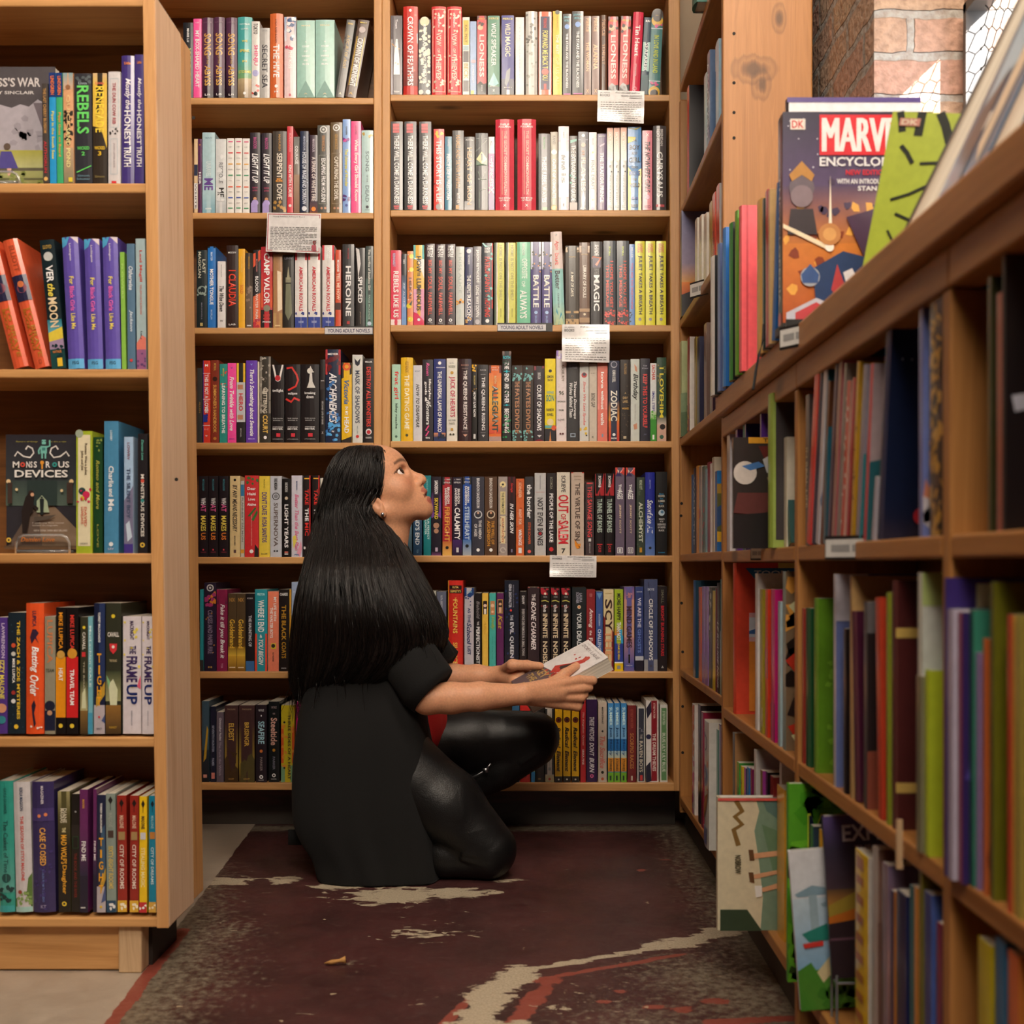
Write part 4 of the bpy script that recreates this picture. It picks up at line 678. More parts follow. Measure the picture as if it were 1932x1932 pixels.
shelf_row("""
737 757 472|e2425f|pink-red book with bold white capitals|V.04,.22,.25,c8d0f8,REINHARDT,-.18;V.28,.9,.5,fff,REBELS LIKE US;B.925,1,f4e8e8;H.96,.02,.5,e2425f,X
757.5 767 479|2b2f37|narrow book shading black to blue|G.3,.7,3a4458,6d96cc;B.7,1,78a0d8;V.08,.14,.4,ddd,RES;V.4,.75,.4,c8d4e8,ZIP ALONE
768 779.5 473|f0965c|peach book with yellow lemons|D.07,.4,f4dc3a,.2;D.25,.4,f4dc3a,.2;D.74,.45,f4dc3a,-.2;D.92,.45,f4dc3a;N.02,.98,fff,8,.15;V.36,.64,.45,6a4a3a,HEKAI;p 33503a,.3,.72,.9,.66,.7,.74
780 800.5 462|f0bc3c|book of teal, yellow and pink blocks|B0,.18,5ac0bc;p eeeae4,0,.16,1,.18,1,.42,.4,.2;B.55,1,f0a8c8;p e8406a,0,.84,.4,.86,1,.95,1,1,0,1;V.14,.34,.45,2c3434,HOW;V.34,.39,.3,2c3434,TO BE;V.42,.82,.45,3a3438,LUMINOUS;D.935,.14,fff
801.5 821.5 460|3b2731|dark maroon book with red serif capitals|V.02,.16,.3,eee,BETH,.15;V.02,.16,.3,eee,REVIS,-.15;V.2,.37,.35,e0523e,BID MY;V.4,.57,.45,e0523e,SOUL;V.6,.88,.4,e0523e,FAREWELL;D.94,.18,fff;D.94,.08,333;H.975,.012,.5,ddd,RAZOR
822 840 460|=
840.5 859.5 460|=
860 876 465|d2d9d5|pale grey-green book with a sunflower|V.08,.6,.35,aebcb8,I KISS ALICE;N.68,.74,f0a83a,8,.2;D.71,.15,5a3a20;V.8,.9,.15,bcc,REYNA
877 892 466|2e3163|navy book, white towards the foot|G.5,.9,3a3a5a,a8a6b0;D.05,.3,e8e8f0;V.1,.22,.25,ccd,RICHARDS;V.36,.62,.5,eee,THE DEEPEST;V.62,.95,.5,f8f8f8,REASONS;N.9,1,d8a860,5,.2
893 908.5 465|8c8a92|mid-grey book with white lettering|N.02,.9,a6a4ac,26,.12;V.04,.46,.42,fff,JASON REYNOLDS;V.5,.9,.42,fff,LONG WAY DOWN;D.96,.3,c8c6cc
909 930 458|2d3541|dark slate book with red letters and teal leaves|p 7cc8c4,0,0,1,0,1,.03,.3,.05;B0,.8,e0342c,.9,1;H.07,.03,.5,fff,RANDY;H.105,.03,.5,fff,RIBAY;V.17,.4,.5,e6443c,PATRON;V.41,.6,.45,e6443c,SAINTS;H.64,.03,.3,e6443c,OF;V.68,.9,.5,e6443c,NOTHING;N.12,.9,7cc8c4,9,.16;D.95,.18,fff
931.5 952.5 457|dada55|lime book with a torn dark-green strip|B0,1,6c7c68,0,.22;p f4f0e4,.2,0,.32,0,.26,.2,.34,.4,.26,.6,.36,.8,.3,1,.2,1;V.03,.7,.3,a4a034,HOME IS NOT ON THE SHELF,.15;V.8,.9,.15,a4a034,RINCON,.15
954 973 457|=
974 1001 456|6fc9a2|mint-green book with white brush lettering|B0,1,f0d040,0,.04;V.2,.44,.4,d8f4e4,OPPOSITE,.08;V.47,.54,.25,d8f4e4,OF;V.58,.92,.5,f0fcf4,ALWAYS;V.02,.16,.2,e8f8f0,REYNOLDS
1001.5 1021 456|4b4084|violet book with a white sky top|G0,.33,dce6f4,b8bcd8;N.1,.36,5a5a5a,9,.14;N.1,.36,e8a06a,4,.1;V.4,.79,.55,f4f0e8,BATTLE;D.85,.17,a8c8f8;V.89,.98,.2,88a0e0,BALZER
1021.5 1042 456|=
1044.5 1066 437 -6 h|f1e1dd|tall white-over-aqua hardcover tilting left|B.4,1,a9dedb;G.75,1,a9dedb,c8d8a8;T.82,1,4aa4c4,.05,.6;T.86,1,4aa4c4,.4,1;V.1,.2,.4,e05850,Again;V.23,.36,.35,e05850,but;V.42,.62,.45,27333c,Better;V.66,.82,.14,6a8a8c,CHRISTINE;D.035,.08,222
1067 1092.5 463|3b3329|dark book with gold bands and cream serif title|B.02,.08,b8935a;N.03,.07,5a4628,6,.06;H.14,.016,.5,c8a870,RIGGS;V.33,.64,.22,f0e8d4,A MAP OF DAYS;B.82,.85,b8935a;H.89,.03,.2,a88450,Q;B.92,1,b8935a;N.93,.98,4a3820,7,.07
1093 1113 457|6f5341|tan-brown book with white serif title|B.04,.12,b89470;N.06,.1,5a4228,4,.08;H.145,.016,.6,d8b888,RIGGS;V.28,.67,.3,f4ece0,LIBRARY OF SOULS;B.8,.84,b08c66;D.87,.12,e8d8b8;B.91,.97,a8845c
1114.5 1137 455|231f25|black book with big white capitals and orange art|V.04,.17,.34,fff,SHADE;l e0603a,.1,.1,.2,.9,.19,.4,.28;B.19,.31,4a3a5a,.15,.85;l e8743c,.1,.15,.18,.85,.2,.5,.29;V.33,.39,.4,999,BROTHER;V.4,.83,.5,fff,MAGIC
1138 1162.5 454|3e4751|slate-blue book with coral capitals in two lines|V.07,.18,.14,c8e03a,RIVERA;V.24,.8,.25,f0604e,I HOPE YOU GET,.17;V.28,.79,.25,f0604e,THIS MESSAGE,-.17;G.82,1,4a2a30,3a2024;N.82,1,f0605a,32,.09
1163.5 1187 454|=
1187.5 1198 460|7ca6e8|narrow cornflower-blue book|V.04,.17,.4,c8dcfc,MILLER;V.23,.8,.4,d87098,YOU ARE THE EVERYTHING;N.84,.98,26384e,5,.2
1198.5 1217 454|f1ec3d|bright yellow book with black capitals|V.03,.14,.28,f0905a,GABBY,.15;V.03,.14,.28,f0905a,RIVERA,-.15;V.17,.87,.46,222,JULIET TAKES A BREATH;D.93,.16,b0a8b0
1217.8 1237 454|=
1238 1257.5 454|=
""", **br('back-right bay, third shelf', 613))
shelf_row("""
739 755.5 687|b5dec9|mint book with red lowercase lettering|V.09,.45,.6,e2423e,frat girl;V.51,.84,.35,243,kiley roache;D.94,.15,576
756 779 674 h|f3c42e|golden-yellow hardcover with white capitals|V.05,.18,.28,b08a20,KILEY ROACHE;V.21,.86,.4,fdf4d0,THE DATING GAME;D.93,.12,553
779.5 796.5 689|dcdce3|pale grey book with black italic capitals|I.25,.82,.4,222,HOW TO DISAPPEAR;H.08,.02,.6,89a,ROAT
797 817 678|2f2a33|black book, white lettering in two lines, pink bolt|I.04,.2,.3,e05a9a,Rosen;V.24,.58,.28,fff,lifestyles of,.18;V.27,.52,.28,fff,gods &,-.2;V.5,.8,.3,fff,monsters;l f05a98,.12,.6,.81,.3,.87,.6,.88,.3,.94;H.96,.02,.4,fff,PENG
818 841 677|2f397c|royal-blue book with white capitals|D.05,.14,fff;B.1,.11,ccd,.2,.95;V.15,.89,.34,fff,THE UNIVERSAL LAWS OF MARCO;G.9,.96,e09a70,4a3a5a;B.95,1,2a3a6a;N.91,.96,222a40,6,.15
842.5 863 676|ede9df|cream book with crimson capitals and gold stars|H.055,.02,.4,999,L.C.;H.1,.03,.6,776,ROSEN;D.175,.15,c8983a;V.22,.71,.6,c83656,JACK OF HEARTS;H.75,.02,.7,777,AND OTHER;H.79,.025,.5,776,PARTS;D.86,.13,c8983a;D.92,.1,443,-.14;D.92,.1,443,.14
865 889.5 677 h|3f2d31|dark maroon-brown hardcover with white serif capitals|H.075,.016,.6,c09080,ROSS;V.14,.86,.34,f0e8e4,THE QUEENS RESISTANCE;B.115,.12,a08880,.25,.75;B.885,.89,a08880,.25,.75;T.95,.92,d89a80,.35,.7
890 900.5 687|1d1917|narrow black book with a yellow flower|N.01,.09,f0b82a,6,.25;V.15,.27,.3,c8b060,ROSOFF;V.36,.69,.45,fff,HOW I LIVE NOW;N.28,.4,e09a2a,3,.12;B.91,.97,ddd,.3,.7
902 921 688|39373b|dark grey book with white serif capitals|H.07,.018,.6,bbb,ROSS;V.16,.86,.4,f0f0f0,THE QUEENS RISING;B.125,.13,999,.25,.75;B.89,.895,999,.25,.75;T.95,.92,ccc,.35,.7
922.5 946 689|f07a3c|orange sunset book with dark teal capitals|B0,.1,5a2028;H.03,.012,.6,eee,NO. 1;H.06,.012,.5,eee,BESTSELLER;G.1,.45,f08048,f8bc4c;G.45,.9,f8bc4c,e0503c;V.14,.24,.2,e8d8a0,ROTH;V.27,.88,.5,3c5450,ALLEGIANT;B.94,1,b89a94
947.5 964.5 662|2a2b2d|tall black book with white and turquoise words|G0,.05,8a7068,5a4844;H.07,.035,.8,3ac8d8,ROTH;V.12,.2,.5,fff,THE;V.21,.24,.7,2ac0d0,+;V.25,.34,.5,fff,END;V.36,.42,.5,fff,AND;V.44,.58,.5,fff,OTHER;V.59,.61,.7,2ac0d0,+;V.64,.91,.5,fff,BEGINNINGS;N.72,.97,2a9a5a,12,.16;N.1,.5,285c44,8,.12
965.5 986 689|3a3331|dark brown book, turquoise swirls, copper capitals|N.02,.2,7cc0c0,14,.13;N.02,.18,3a3331,8,.08;V.21,.29,.45,c08860,THE;V.31,.56,.42,c08860,FATES;V.58,.9,.42,c08860,DIVIDE;N.86,.99,7cc0c0,12,.12
986.5 1006.5 689|=
1007.5 1027 690|393139|plum-black book with white block capitals|p 8a3040,0,0,1,0,1,.03,0,.06;V.09,.18,.3,ddd,ROUX;V.25,.86,.45,fff,COURT OF SHADOWS;T.95,.92,ddd,.3,.75;p 8a3040,0,1,1,1,.5,.97
1028 1048.5 676|f5de20|lemon-yellow book with a moon and dark foot|D.15,.15,222;H.22,.035,.6,443,SIMON;H.26,.03,.5,443,SNOW;H.41,.03,.7,6ab0b8,WAYWARD;H.48,.08,.75,2c8a94,SON;H.62,.035,.7,443,RAINBOW;H.68,.035,.6,443,ROWELL;D.77,.32,f0dca4;B.81,.84,6ab8b8;D.84,.25,e0603a,.35;B.85,1,2b2a30;p d8894a,.4,1,.5,.87,.6,1
1049.5 1069 661|ece0e1|tall whitish book with a lilac top|p 9a78c8,0,0,1,0,1,.06,.3,.1,0,.08;N.02,.08,d8c8f0,4,.15;V.16,.34,.25,876,RACHEL ROY,.15;H.47,.05,.5,554,96;H.565,.02,.8,443,WORDS;H.66,.02,.5,443,FOR;H.765,.02,.6,443,LOVE;D.92,.1,633,-.1;D.92,.1,633,.15;N.38,.9,e0c4cc,14,.06
1069.5 1092.5 684|3c3b3d|charcoal book with slanting white script|V.02,.08,.7,778,RUBY;I.24,.72,.28,f0f0f0,Thirteen Doorways,.16;I.26,.7,.28,f0f0f0,Wolves Behind Them,-.16;R.9,.95,9ab,.28,.08
1093.5 1111 684|d9d9d5|off-white book with thin coral script|D.16,.3,c84848;D.15,.18,4a4a5a;I.24,.8,.36,e07a78,Since We Last Spoke;N.82,.92,e8c040,4,.2;D.93,.1,444,.25
1111.5 1126.5 687|d2c6b6|beige book with small dark capitals|V.38,.56,.5,5a5048,BONE GAP;H.12,.015,.6,987,RUBY;H.95,.03,.3,665,K
1127 1146.5 684|ea806f|coral-pink book with wide white lowercase|G.3,.6,ea806f,f4988c;V.12,.33,.3,fff,love;V.36,.6,.3,fff,without;V.64,.8,.32,fff,walls;B.91,.95,8aa0b8,.42,.58
1148 1169 680|2b314a|book fading navy to red, glowing white title|G.5,.75,3a3a48,e8962c;G.75,1,e0702c,c8322c;D.05,.3,aab;D.05,.23,2b314a;V.12,.27,.3,ddd,ROMINA RUSSELL;V.37,.75,.6,f4f0e4,ZODIAC;D.92,.14,fff;H.965,.02,.5,fff,RAZOR
1170.5 1189.5 678|2f2723|black book speckled with gold lettering|N.3,.95,5a4a3c,26,.07;H.41,.02,.15,c8a870,A;H.47,.03,.5,c8a870,DRY;H.515,.03,.5,c8a870,LAND;H.6,.025,.7,d8a850,WISHES;V.05,.18,.25,b08a50,RUTKOSKI;B.94,.97,c8b898,.3,.6
1190 1207 677|d5dcd5|pale grey book with looping black script|p e0a080,.4,.06,.7,.1,.75,.16,.5,.14;I.18,.5,.7,262a2a,Birthday;p d89878,.3,.8,.7,.78,.75,.85,.4,.86;V.55,.75,.1,aaa,MEREDITH RUSSO
1208 1226.5 676|2b2a38|navy-black book with red condensed capitals|H.09,.018,.4,99a,TOM;H.12,.018,.6,99a,RYAN;V.19,.84,.46,e6423e,KEEP THIS TO YOURSELF;H.92,.02,.3,668,AW
1227 1239 685|e9eded|white book with red capitals and grassy green foot|V.02,.22,.55,d84a3a,SACHAR;V.36,.62,.4,4a4a9a,SMALL STEPS;G.62,.75,d8e8c8,6cc048;B.72,1,3f9c34;N.6,.72,5ab83a,8,.2;B.92,.98,fff,.35,.65
1239.5 1257.5 674|2b4b35|dark green floral book with yellow lettering|N.05,.6,e0703a,14,.14;N.05,.6,4a7a4a,14,.12;V.12,.5,.45,f0e040,I LOVE;V.5,.72,.4,f0e040,HIM;G.7,.8,2b4b35,d8c8bc;B.8,1,e0b8a4;D.83,.3,2a2220,.1;D.95,.22,3a6a58
""", **br('back-right bay, fourth shelf', 832))
shelf_row("""
762 777 901|5b7a8b|blue-grey book half hidden by the woman's neck|V.9,.96,.4,c8a868,X
779 796 905|2a4b6c|dark blue book with white lettering below her chin|V.4,.86,.5,e8f0f4,LAND'S END;V.92,.97,.2,8ab,TOR
798.5 813 897|1f838b|teal book behind the woman's chin|V.26,.8,.26,d8f0f0,I AM NOT YOUR PERFECT,.15;V.5,.74,.26,d8f0f0,DAUGHTER,-.2;V.05,.2,.2,8cc,SANCHEZ
813.5 832.5 899|241e2d|black-and-purple book with a shadowed face|G.2,.45,3a2448,7a4a9c;p 7a4a9c,0,.45,1,.45,1,.53,.5,.49,0,.53;V.05,.22,.35,fff,SANDERSON;V.27,.54,.36,f0d83a,SKYWARD;D.62,.3,b88a70;D.69,.24,b88a70;p 1c181c,.1,.66,.2,.56,.8,.56,.9,.66,.8,.59,.2,.59;B.9,.95,c8b8d0,.4,.65;G.95,1,241e2d,7a4a7a
834.5 852.5 900|b1323c|red-and-gold book with gold capitals|B0,.1,2c2a2c;H.03,.015,.7,ddd,#1 TIMES;H.07,.02,.7,ddd,BESTSELLER;V.13,.34,.25,fff,BRANDON,.14;V.14,.36,.25,fff,SANDERSON,-.14;V.38,.82,.55,f0b048,FIREFIGHT;G.82,1,c8703a,e8b860;D.9,.17,222
853.5 872 900|251d31|dark violet book with white condensed capitals|H.03,.015,.7,ddd,#1 TIMES;H.07,.02,.7,ddd,BESTSELLER;V.15,.34,.25,fff,BRANDON,.14;V.14,.37,.25,fff,SANDERSON,-.14;V.39,.8,.58,fff,CALAMITY;G.8,1,4a2a6a,2a2034;B.9,.96,ddd,.4,.65
873 889.5 899|2b54a8|blue book with pale steel capitals|B0,.1,2c2a2c;H.03,.015,.7,ddd,#1 TIMES;H.07,.02,.7,ddd,BESTSELLER;V.13,.33,.25,fff,BRANDON,.14;V.12,.36,.25,fff,SANDERSON,-.14;V.38,.8,.55,c8dcf0,STEELHEART;G.8,1,4a78b8,b0b8c0;D.88,.2,222
890.5 913.5 899|3e3e4b|slate book with a round portrait|V.02,.4,.26,e8e8ec,BRANDON SANDERSON;D.48,.34,d8dce0;D.48,.26,3a3a44;D.46,.1,d8b098;V.55,.79,.24,f0f0f0,THE HERO,.16;V.6,.76,.24,f0f0f0,OF AGES,-.2;D.93,.14,fff
914.5 938 899|5c4231|brown book with a round portrait and gold title|V.02,.4,.26,e8e0d8,BRANDON SANDERSON;D.48,.34,d8c8b0;D.48,.26,3a2c24;D.46,.1,d8a080;V.56,.86,.24,e0a040,THE WELL OF,.16;V.56,.88,.26,e0a040,ASCENSION,-.18;D.93,.14,fff
940 957.5 899|a99d99|ornate grey-lilac book with cream label panels|D.1,.35,f0e0a8;D.1,.12,222;B.19,.48,e8d8a0,.22,.78;V.2,.47,.3,554,THE RITHMATIST;B.5,.85,ecdcb0,.22,.78;V.52,.83,.25,c86a3a,ADAPTATION;D.93,.32,ccc4bc;D.93,.2,a99d99;N.02,.98,837670,14,.09
958.5 972.5 899|2b1b1f|black-red book with white slanted capitals|G0,.4,5a2026,2b1b1f;I.08,.2,.4,d83a34,Savage;I.34,.72,.5,fff,IN HER SKIN;B.92,.96,88a,.4,.6
973.5 989 903|da6d3b|orange book with faint white lettering|N.02,.98,b8502a,24,.12;V.05,.25,.35,f4c8a8,SCHNEIDER;V.4,.6,.35,f8dcc8,RIGHT FOR;V.66,.87,.4,fff,WRONGS;B.9,.97,eee,.3,.7
990.5 1007 899|3a383b|charcoal book with rounded white lowercase|V.1,.53,.55,fff,the border;V.58,.86,.3,e2693c,STEVE SCHAFER;D.95,.2,e86a60
1008.5 1030 892|c5c5c6|silver book with dark serif capitals and red dot|B.03,.2,9a9aa0,.46,.54;B.23,.235,d08a8a,.1,.9;V.3,.64,.5,38343a,NOT EVEN;V.67,.88,.5,38343a,BONES;D.735,.13,a82430
1031.5 1049 892|2b2527|black book with white capitals and red disc|V.05,.2,.25,998,SCORZA;V.25,.84,.42,f0f0f0,PEOPLE OF THE LAKE;D.925,.24,d8383c
1050.5 1075.5 891|e1d9c9|bone-white book with large red capitals|V.04,.24,.32,3a3434,SCRIEVE;V.27,.49,.8,d62c38,OUT;V.5,.57,.4,d62c38,OF;V.58,.86,.8,d62c38,SALEM;H.945,.06,.3,222,7
1077.5 1102 891|c9b5a5|beige book with brown serif capitals and a butterfly|B0,.01,d04a40;H.05,.016,.6,987,SHANNON;H.085,.016,.5,987,SCHUREN;V.13,.82,.38,5a4a44,THE VIRTUE OF SIN;p e8902a,.25,.8,.5,.86,.75,.86,.7,.91,.45,.92,.3,.88;l 33261f,.04,.25,.8,.7,.91
1104.5 1121 909|473b3e|brownish book with red distressed capitals|B.01,.03,d04a4a,.15,.85;V.06,.75,.55,d84548,THIS SAVAGE SONG;B.77,.81,ddd,.35,.65;V.83,.97,.12,ccc,GREENWILLOW
1123 1140.5 893 h|231f21|red-topped black hardcover with grey-green capitals|p b1343a,0,0,1,0,1,.27,.58,.27,.5,.2,.42,.27,0,.27;V.03,.17,.3,fff,SCHWAB;V.31,.72,.55,b8ccc0,TUNNEL OF BONES;B.86,.87,c83a3e,.2,.8;V.88,.96,.3,c83a3e,CASS
1141.5 1159 893|=
1160.5 1179 882|6b5d72|mauve-grey book with a red picture top|p d8483c,0,0,1,0,1,.09,.6,.06,0,.09;p 3a3060,0,.1,.3,.03,.7,.1;B.1,1,6b5d72;p f0d8c0,.2,.02,.4,.04,.3,.07;V.19,.27,.3,fff,THE;V.26,.36,.6,fff,AGES;V.42,.75,.25,e8d0b0,JEREMY SCOTT;R.91,.975,fff,.2,.07;H.943,.04,.25,fff,II
1181 1198.5 882|=
1201.5 1217 900|3f4b3f|mossy green book with pale capitals|N.02,.9,55664f,20,.14;V.04,.16,.35,c8d0b8,MICHAEL SCOTT;V.32,.83,.5,e4ead8,ALCHEMYST;B.9,.96,d8a03a,.35,.65
1217.5 1236 891 h|2f37a2|blue hardcover shading lighter, white script|G.4,1,2f37a2,6a8cd0;I.33,.74,.6,f4f8fc,Snowflake AZ;V.09,.2,.14,a8b8f0,SEDGWICK;D.91,.14,222
1237.5 1259 890|252527|black book with stacked words and a moon|H.265,.02,.4,3a9ad0,Marcus;H.29,.025,.6,e8e4d8,SEDGWICK;H.32,.02,.3,3a9ad0,Never;H.35,.025,.6,e8e4d8,SUMMER;H.38,.02,.3,3a9ad0,Dark;H.41,.025,.5,e8e4d8,BLACK;D.49,.28,c8dce8;D.48,.14,5a8ab0,.05;H.565,.022,.5,ddd,WHAT'S;H.595,.018,.3,ddd,IN THE;H.63,.025,.75,ddd,UNDERWORLD;H.665,.022,.7,ddd,OF DEEPER;H.7,.022,.5,ddd,BLACK;H.965,.014,.6,3a9ad0,ROARING
""", **br('back-right bay, fifth shelf', 1048))
shelf_row("""
806 823 1115|c9c5bd|cream-grey book behind strands of hair|N.05,.9,aca69a,12,.12
824 842 1116|6b7189|grey-blue book fading to white|G.3,1,6b7189,c4c3cd;V.05,.2,.2,d8d8e4,RUTA SEPETYS;V.28,.4,.3,f0f0f4,A SKY
845 874 1095 h|da342b|tall red hardcover with gold edges and gold capitals|B0,1,e0a83a,0,.05;B0,1,b82a24,.95,1;B.055,.095,2a2220,.1,.9;B.1,.14,2a2220,.1,.9;H.075,.025,.4,f0c86a,RUTA;H.12,.025,.7,f0c86a,SEPETYS;V.21,.58,.3,f4c85c,FOUNTAINS,-.02;V.68,.92,.3,f4c85c,SILENCE,-.02;V.185,.21,.1,f4c85c,THE
876 894 1109|c5c0c9|blue-capped white book with navy script|p 20427e,0,0,1,0,1,.08,.6,.12,.3,.09,0,.11;H.05,.02,.6,8ac0e0,CLAIRE;V.24,.42,.3,2a3a6a,AS THE;I.42,.68,.5,2a3a6a,School;V.7,.8,.35,2a3a6a,LIST;p 20203a,0,1,0,.96,.5,.98,1,.93,1,1;N.1,.25,2a3a7a,6,.1
895.5 908 1119|1f1b1d|black book with white capitals|I.1,.33,.5,8a8488,Behold;V.36,.41,.3,ddd,THE;V.43,.93,.55,f4f4f4,PERFECTIONISTS
909.5 921 1119|eec252|mustard-yellow book with a small portrait|B.1,.27,3a2a24,.15,.85;D.16,.28,f0d0c0;D.12,.3,2a201c;D.165,.22,f0d0c0;B.2,.27,f4e8d8,.3,.7;I.35,.53,.3,d8a83a,Alice
923 935.5 1119|4cb6ae|turquoise book with a small portrait|B.1,.28,c88a5a,.15,.85;D.16,.28,f0c8a8;D.24,.2,f0c8a8;I.3,.47,.6,a8b83a,Holly;V.55,.85,.15,3a9a92,AND THE SEA
937 950.5 1119|63295f|purple book with a small portrait|B.08,.26,c8a050,.12,.88;B.09,.25,3a2a2a,.2,.8;D.14,.2,e8b894;B.18,.25,e8b894,.3,.7;I.28,.46,.6,c8a83a,Kat
951.5 979 1095|1e2231|tall blue-black book with white capitals|N.05,.9,2a3a6a,14,.1;V.04,.3,.2,d0d4e0,GENA SHOWALTER,-.1;V.05,.3,.08,889,BESTSELLING AUTHOR,.12;D.33,.08,e0453a,-.05;V.38,.44,.2,c8ccd8,THE;V.46,.85,.3,e8ecf4,EVIL QUEEN
980.5 994 1116|231d1f|narrow black book with tiny white lettering|V.05,.16,.4,ddd,SHAW;V.22,.8,.4,c8c4c4,EVERYONE DIES FAMOUS IN A SMALL TOWN
995.5 1018 1108|37292e|brown-black book with white slanting capitals|B0,.01,9a3a3c;V.08,.16,.3,e0d8d8,THE;I.17,.4,.42,f4ecec,BONE;I.41,.74,.42,f4ecec,CHARMER
1019.5 1037.5 1109|251c1d|black book, red flourish at top, cream capitals|N.01,.07,b02a38,6,.25;D.07,.13,f4e0d0;H.11,.02,.4,999,SHRUM;l c8c060,.1,.1,.16,.5,.15,.9,.17;N.2,.3,7a2a30,4,.14;V.2,.29,.4,ddd,the;V.31,.6,.5,f0dcb8,INFINITE;V.64,.9,.5,f0dcb8,NOISE
1039 1057 1109|=
1058.5 1077 1109|=
1079.5 1106 1108|23292d|black-green book with white capitals|V.07,.18,.2,aab,LAURA,.12;V.06,.19,.2,aab,SCRIVNER,-.12;D.235,.13,e8d0b0;D.235,.07,e0743a;V.3,.7,.34,e4e8e8,YOUR DEAD
1106.5 1123 1112|8f2d31|deep red book with white handwriting|V.05,.09,.3,c88,SIDD;I.23,.47,.55,f4e8e4,Among;V.5,.56,.3,f4e8e4,the;V.59,.8,.45,f4e8e4,Fallen
1124.5 1137.5 1116|3f5c9c|denim-blue book with white lettering|p 6a9ac8,.1,.02,.9,.02,.5,.1;V.28,.43,.25,c8d8f0,SHUSTERMAN;V.47,.8,.5,dfe8f8,CHALLENGER
1138.5 1158 1112|e2d0a2|cream-and-crimson book with outlined capitals|p 7a2226,0,.32,1,.52,1,1,0,1;H.05,.012,.7,b89a5a,SHUSTERMAN;V.12,.24,.7,3a2624,S;V.25,.37,.7,3a2624,C;V.38,.5,.7,3a2624,Y;V.5,.6,.7,e8a878,T;V.61,.73,.7,e8a878,H;V.75,.87,.7,e8a878,E
1159.5 1176 1112|aac432|lime-and-blue book with a yellow foot|B.5,.88,2f6fb8;p 3ab0e0,.5,.5,1,.48,1,.75;G.44,.56,aac432,e07a3a;B.66,.9,34469c;V.05,.38,.45,2a2a24,MORE HAPPY;V.4,.62,.5,fff,THAN NOT;V.64,.86,.25,e8d03a,ADAM SILVERA;B.885,.9,fff;B.9,1,f4cc22;B.93,.97,9a9aa0,.3,.7
1177.5 1197 1107|7068ac|sunset-lilac book with thin dark capitals|G0,.15,6a5aa0,c88a98;G.15,.6,d8a088,dcae96;G.6,.95,c8949c,4a5cac;I.07,.13,.6,e8a0a0,Skye;V.23,.72,.55,4a3040,MIND GAMES;D.81,.1,221;B.82,.9,221,.42,.58;H.93,.016,.6,ccd,SIMON
1198.5 1214.5 1107|3b4a85|indigo book with white and blue capitals|H.06,.014,.7,dde,SKINNER;V.13,.48,.42,eef,WE ARE THE;V.5,.78,.4,7a94dc,GHOSTS;B.82,.87,c8ccd8;B.87,1,2a2836
1215.5 1241 1093|535c82|tall slate-blue book with white serif capitals|l 2a3048,.04,.3,.03,.45,.2,.75,.45;H.11,.025,.5,c8d0e4,SKYE;V.21,.88,.3,fff,CIRCLE OF SHADOWS;B.87,1,a8a8ac;B.93,.95,556,.4,.6
1241.5 1259 1106|2b2327|black-plum book with red capitals|V.04,.2,.3,776,SMALL;V.23,.82,.36,d83540,BRIGHT BURNING STARS;T.93,.96,bbb,.35,.65
""", **br('back-right bay, sixth shelf', 1267))
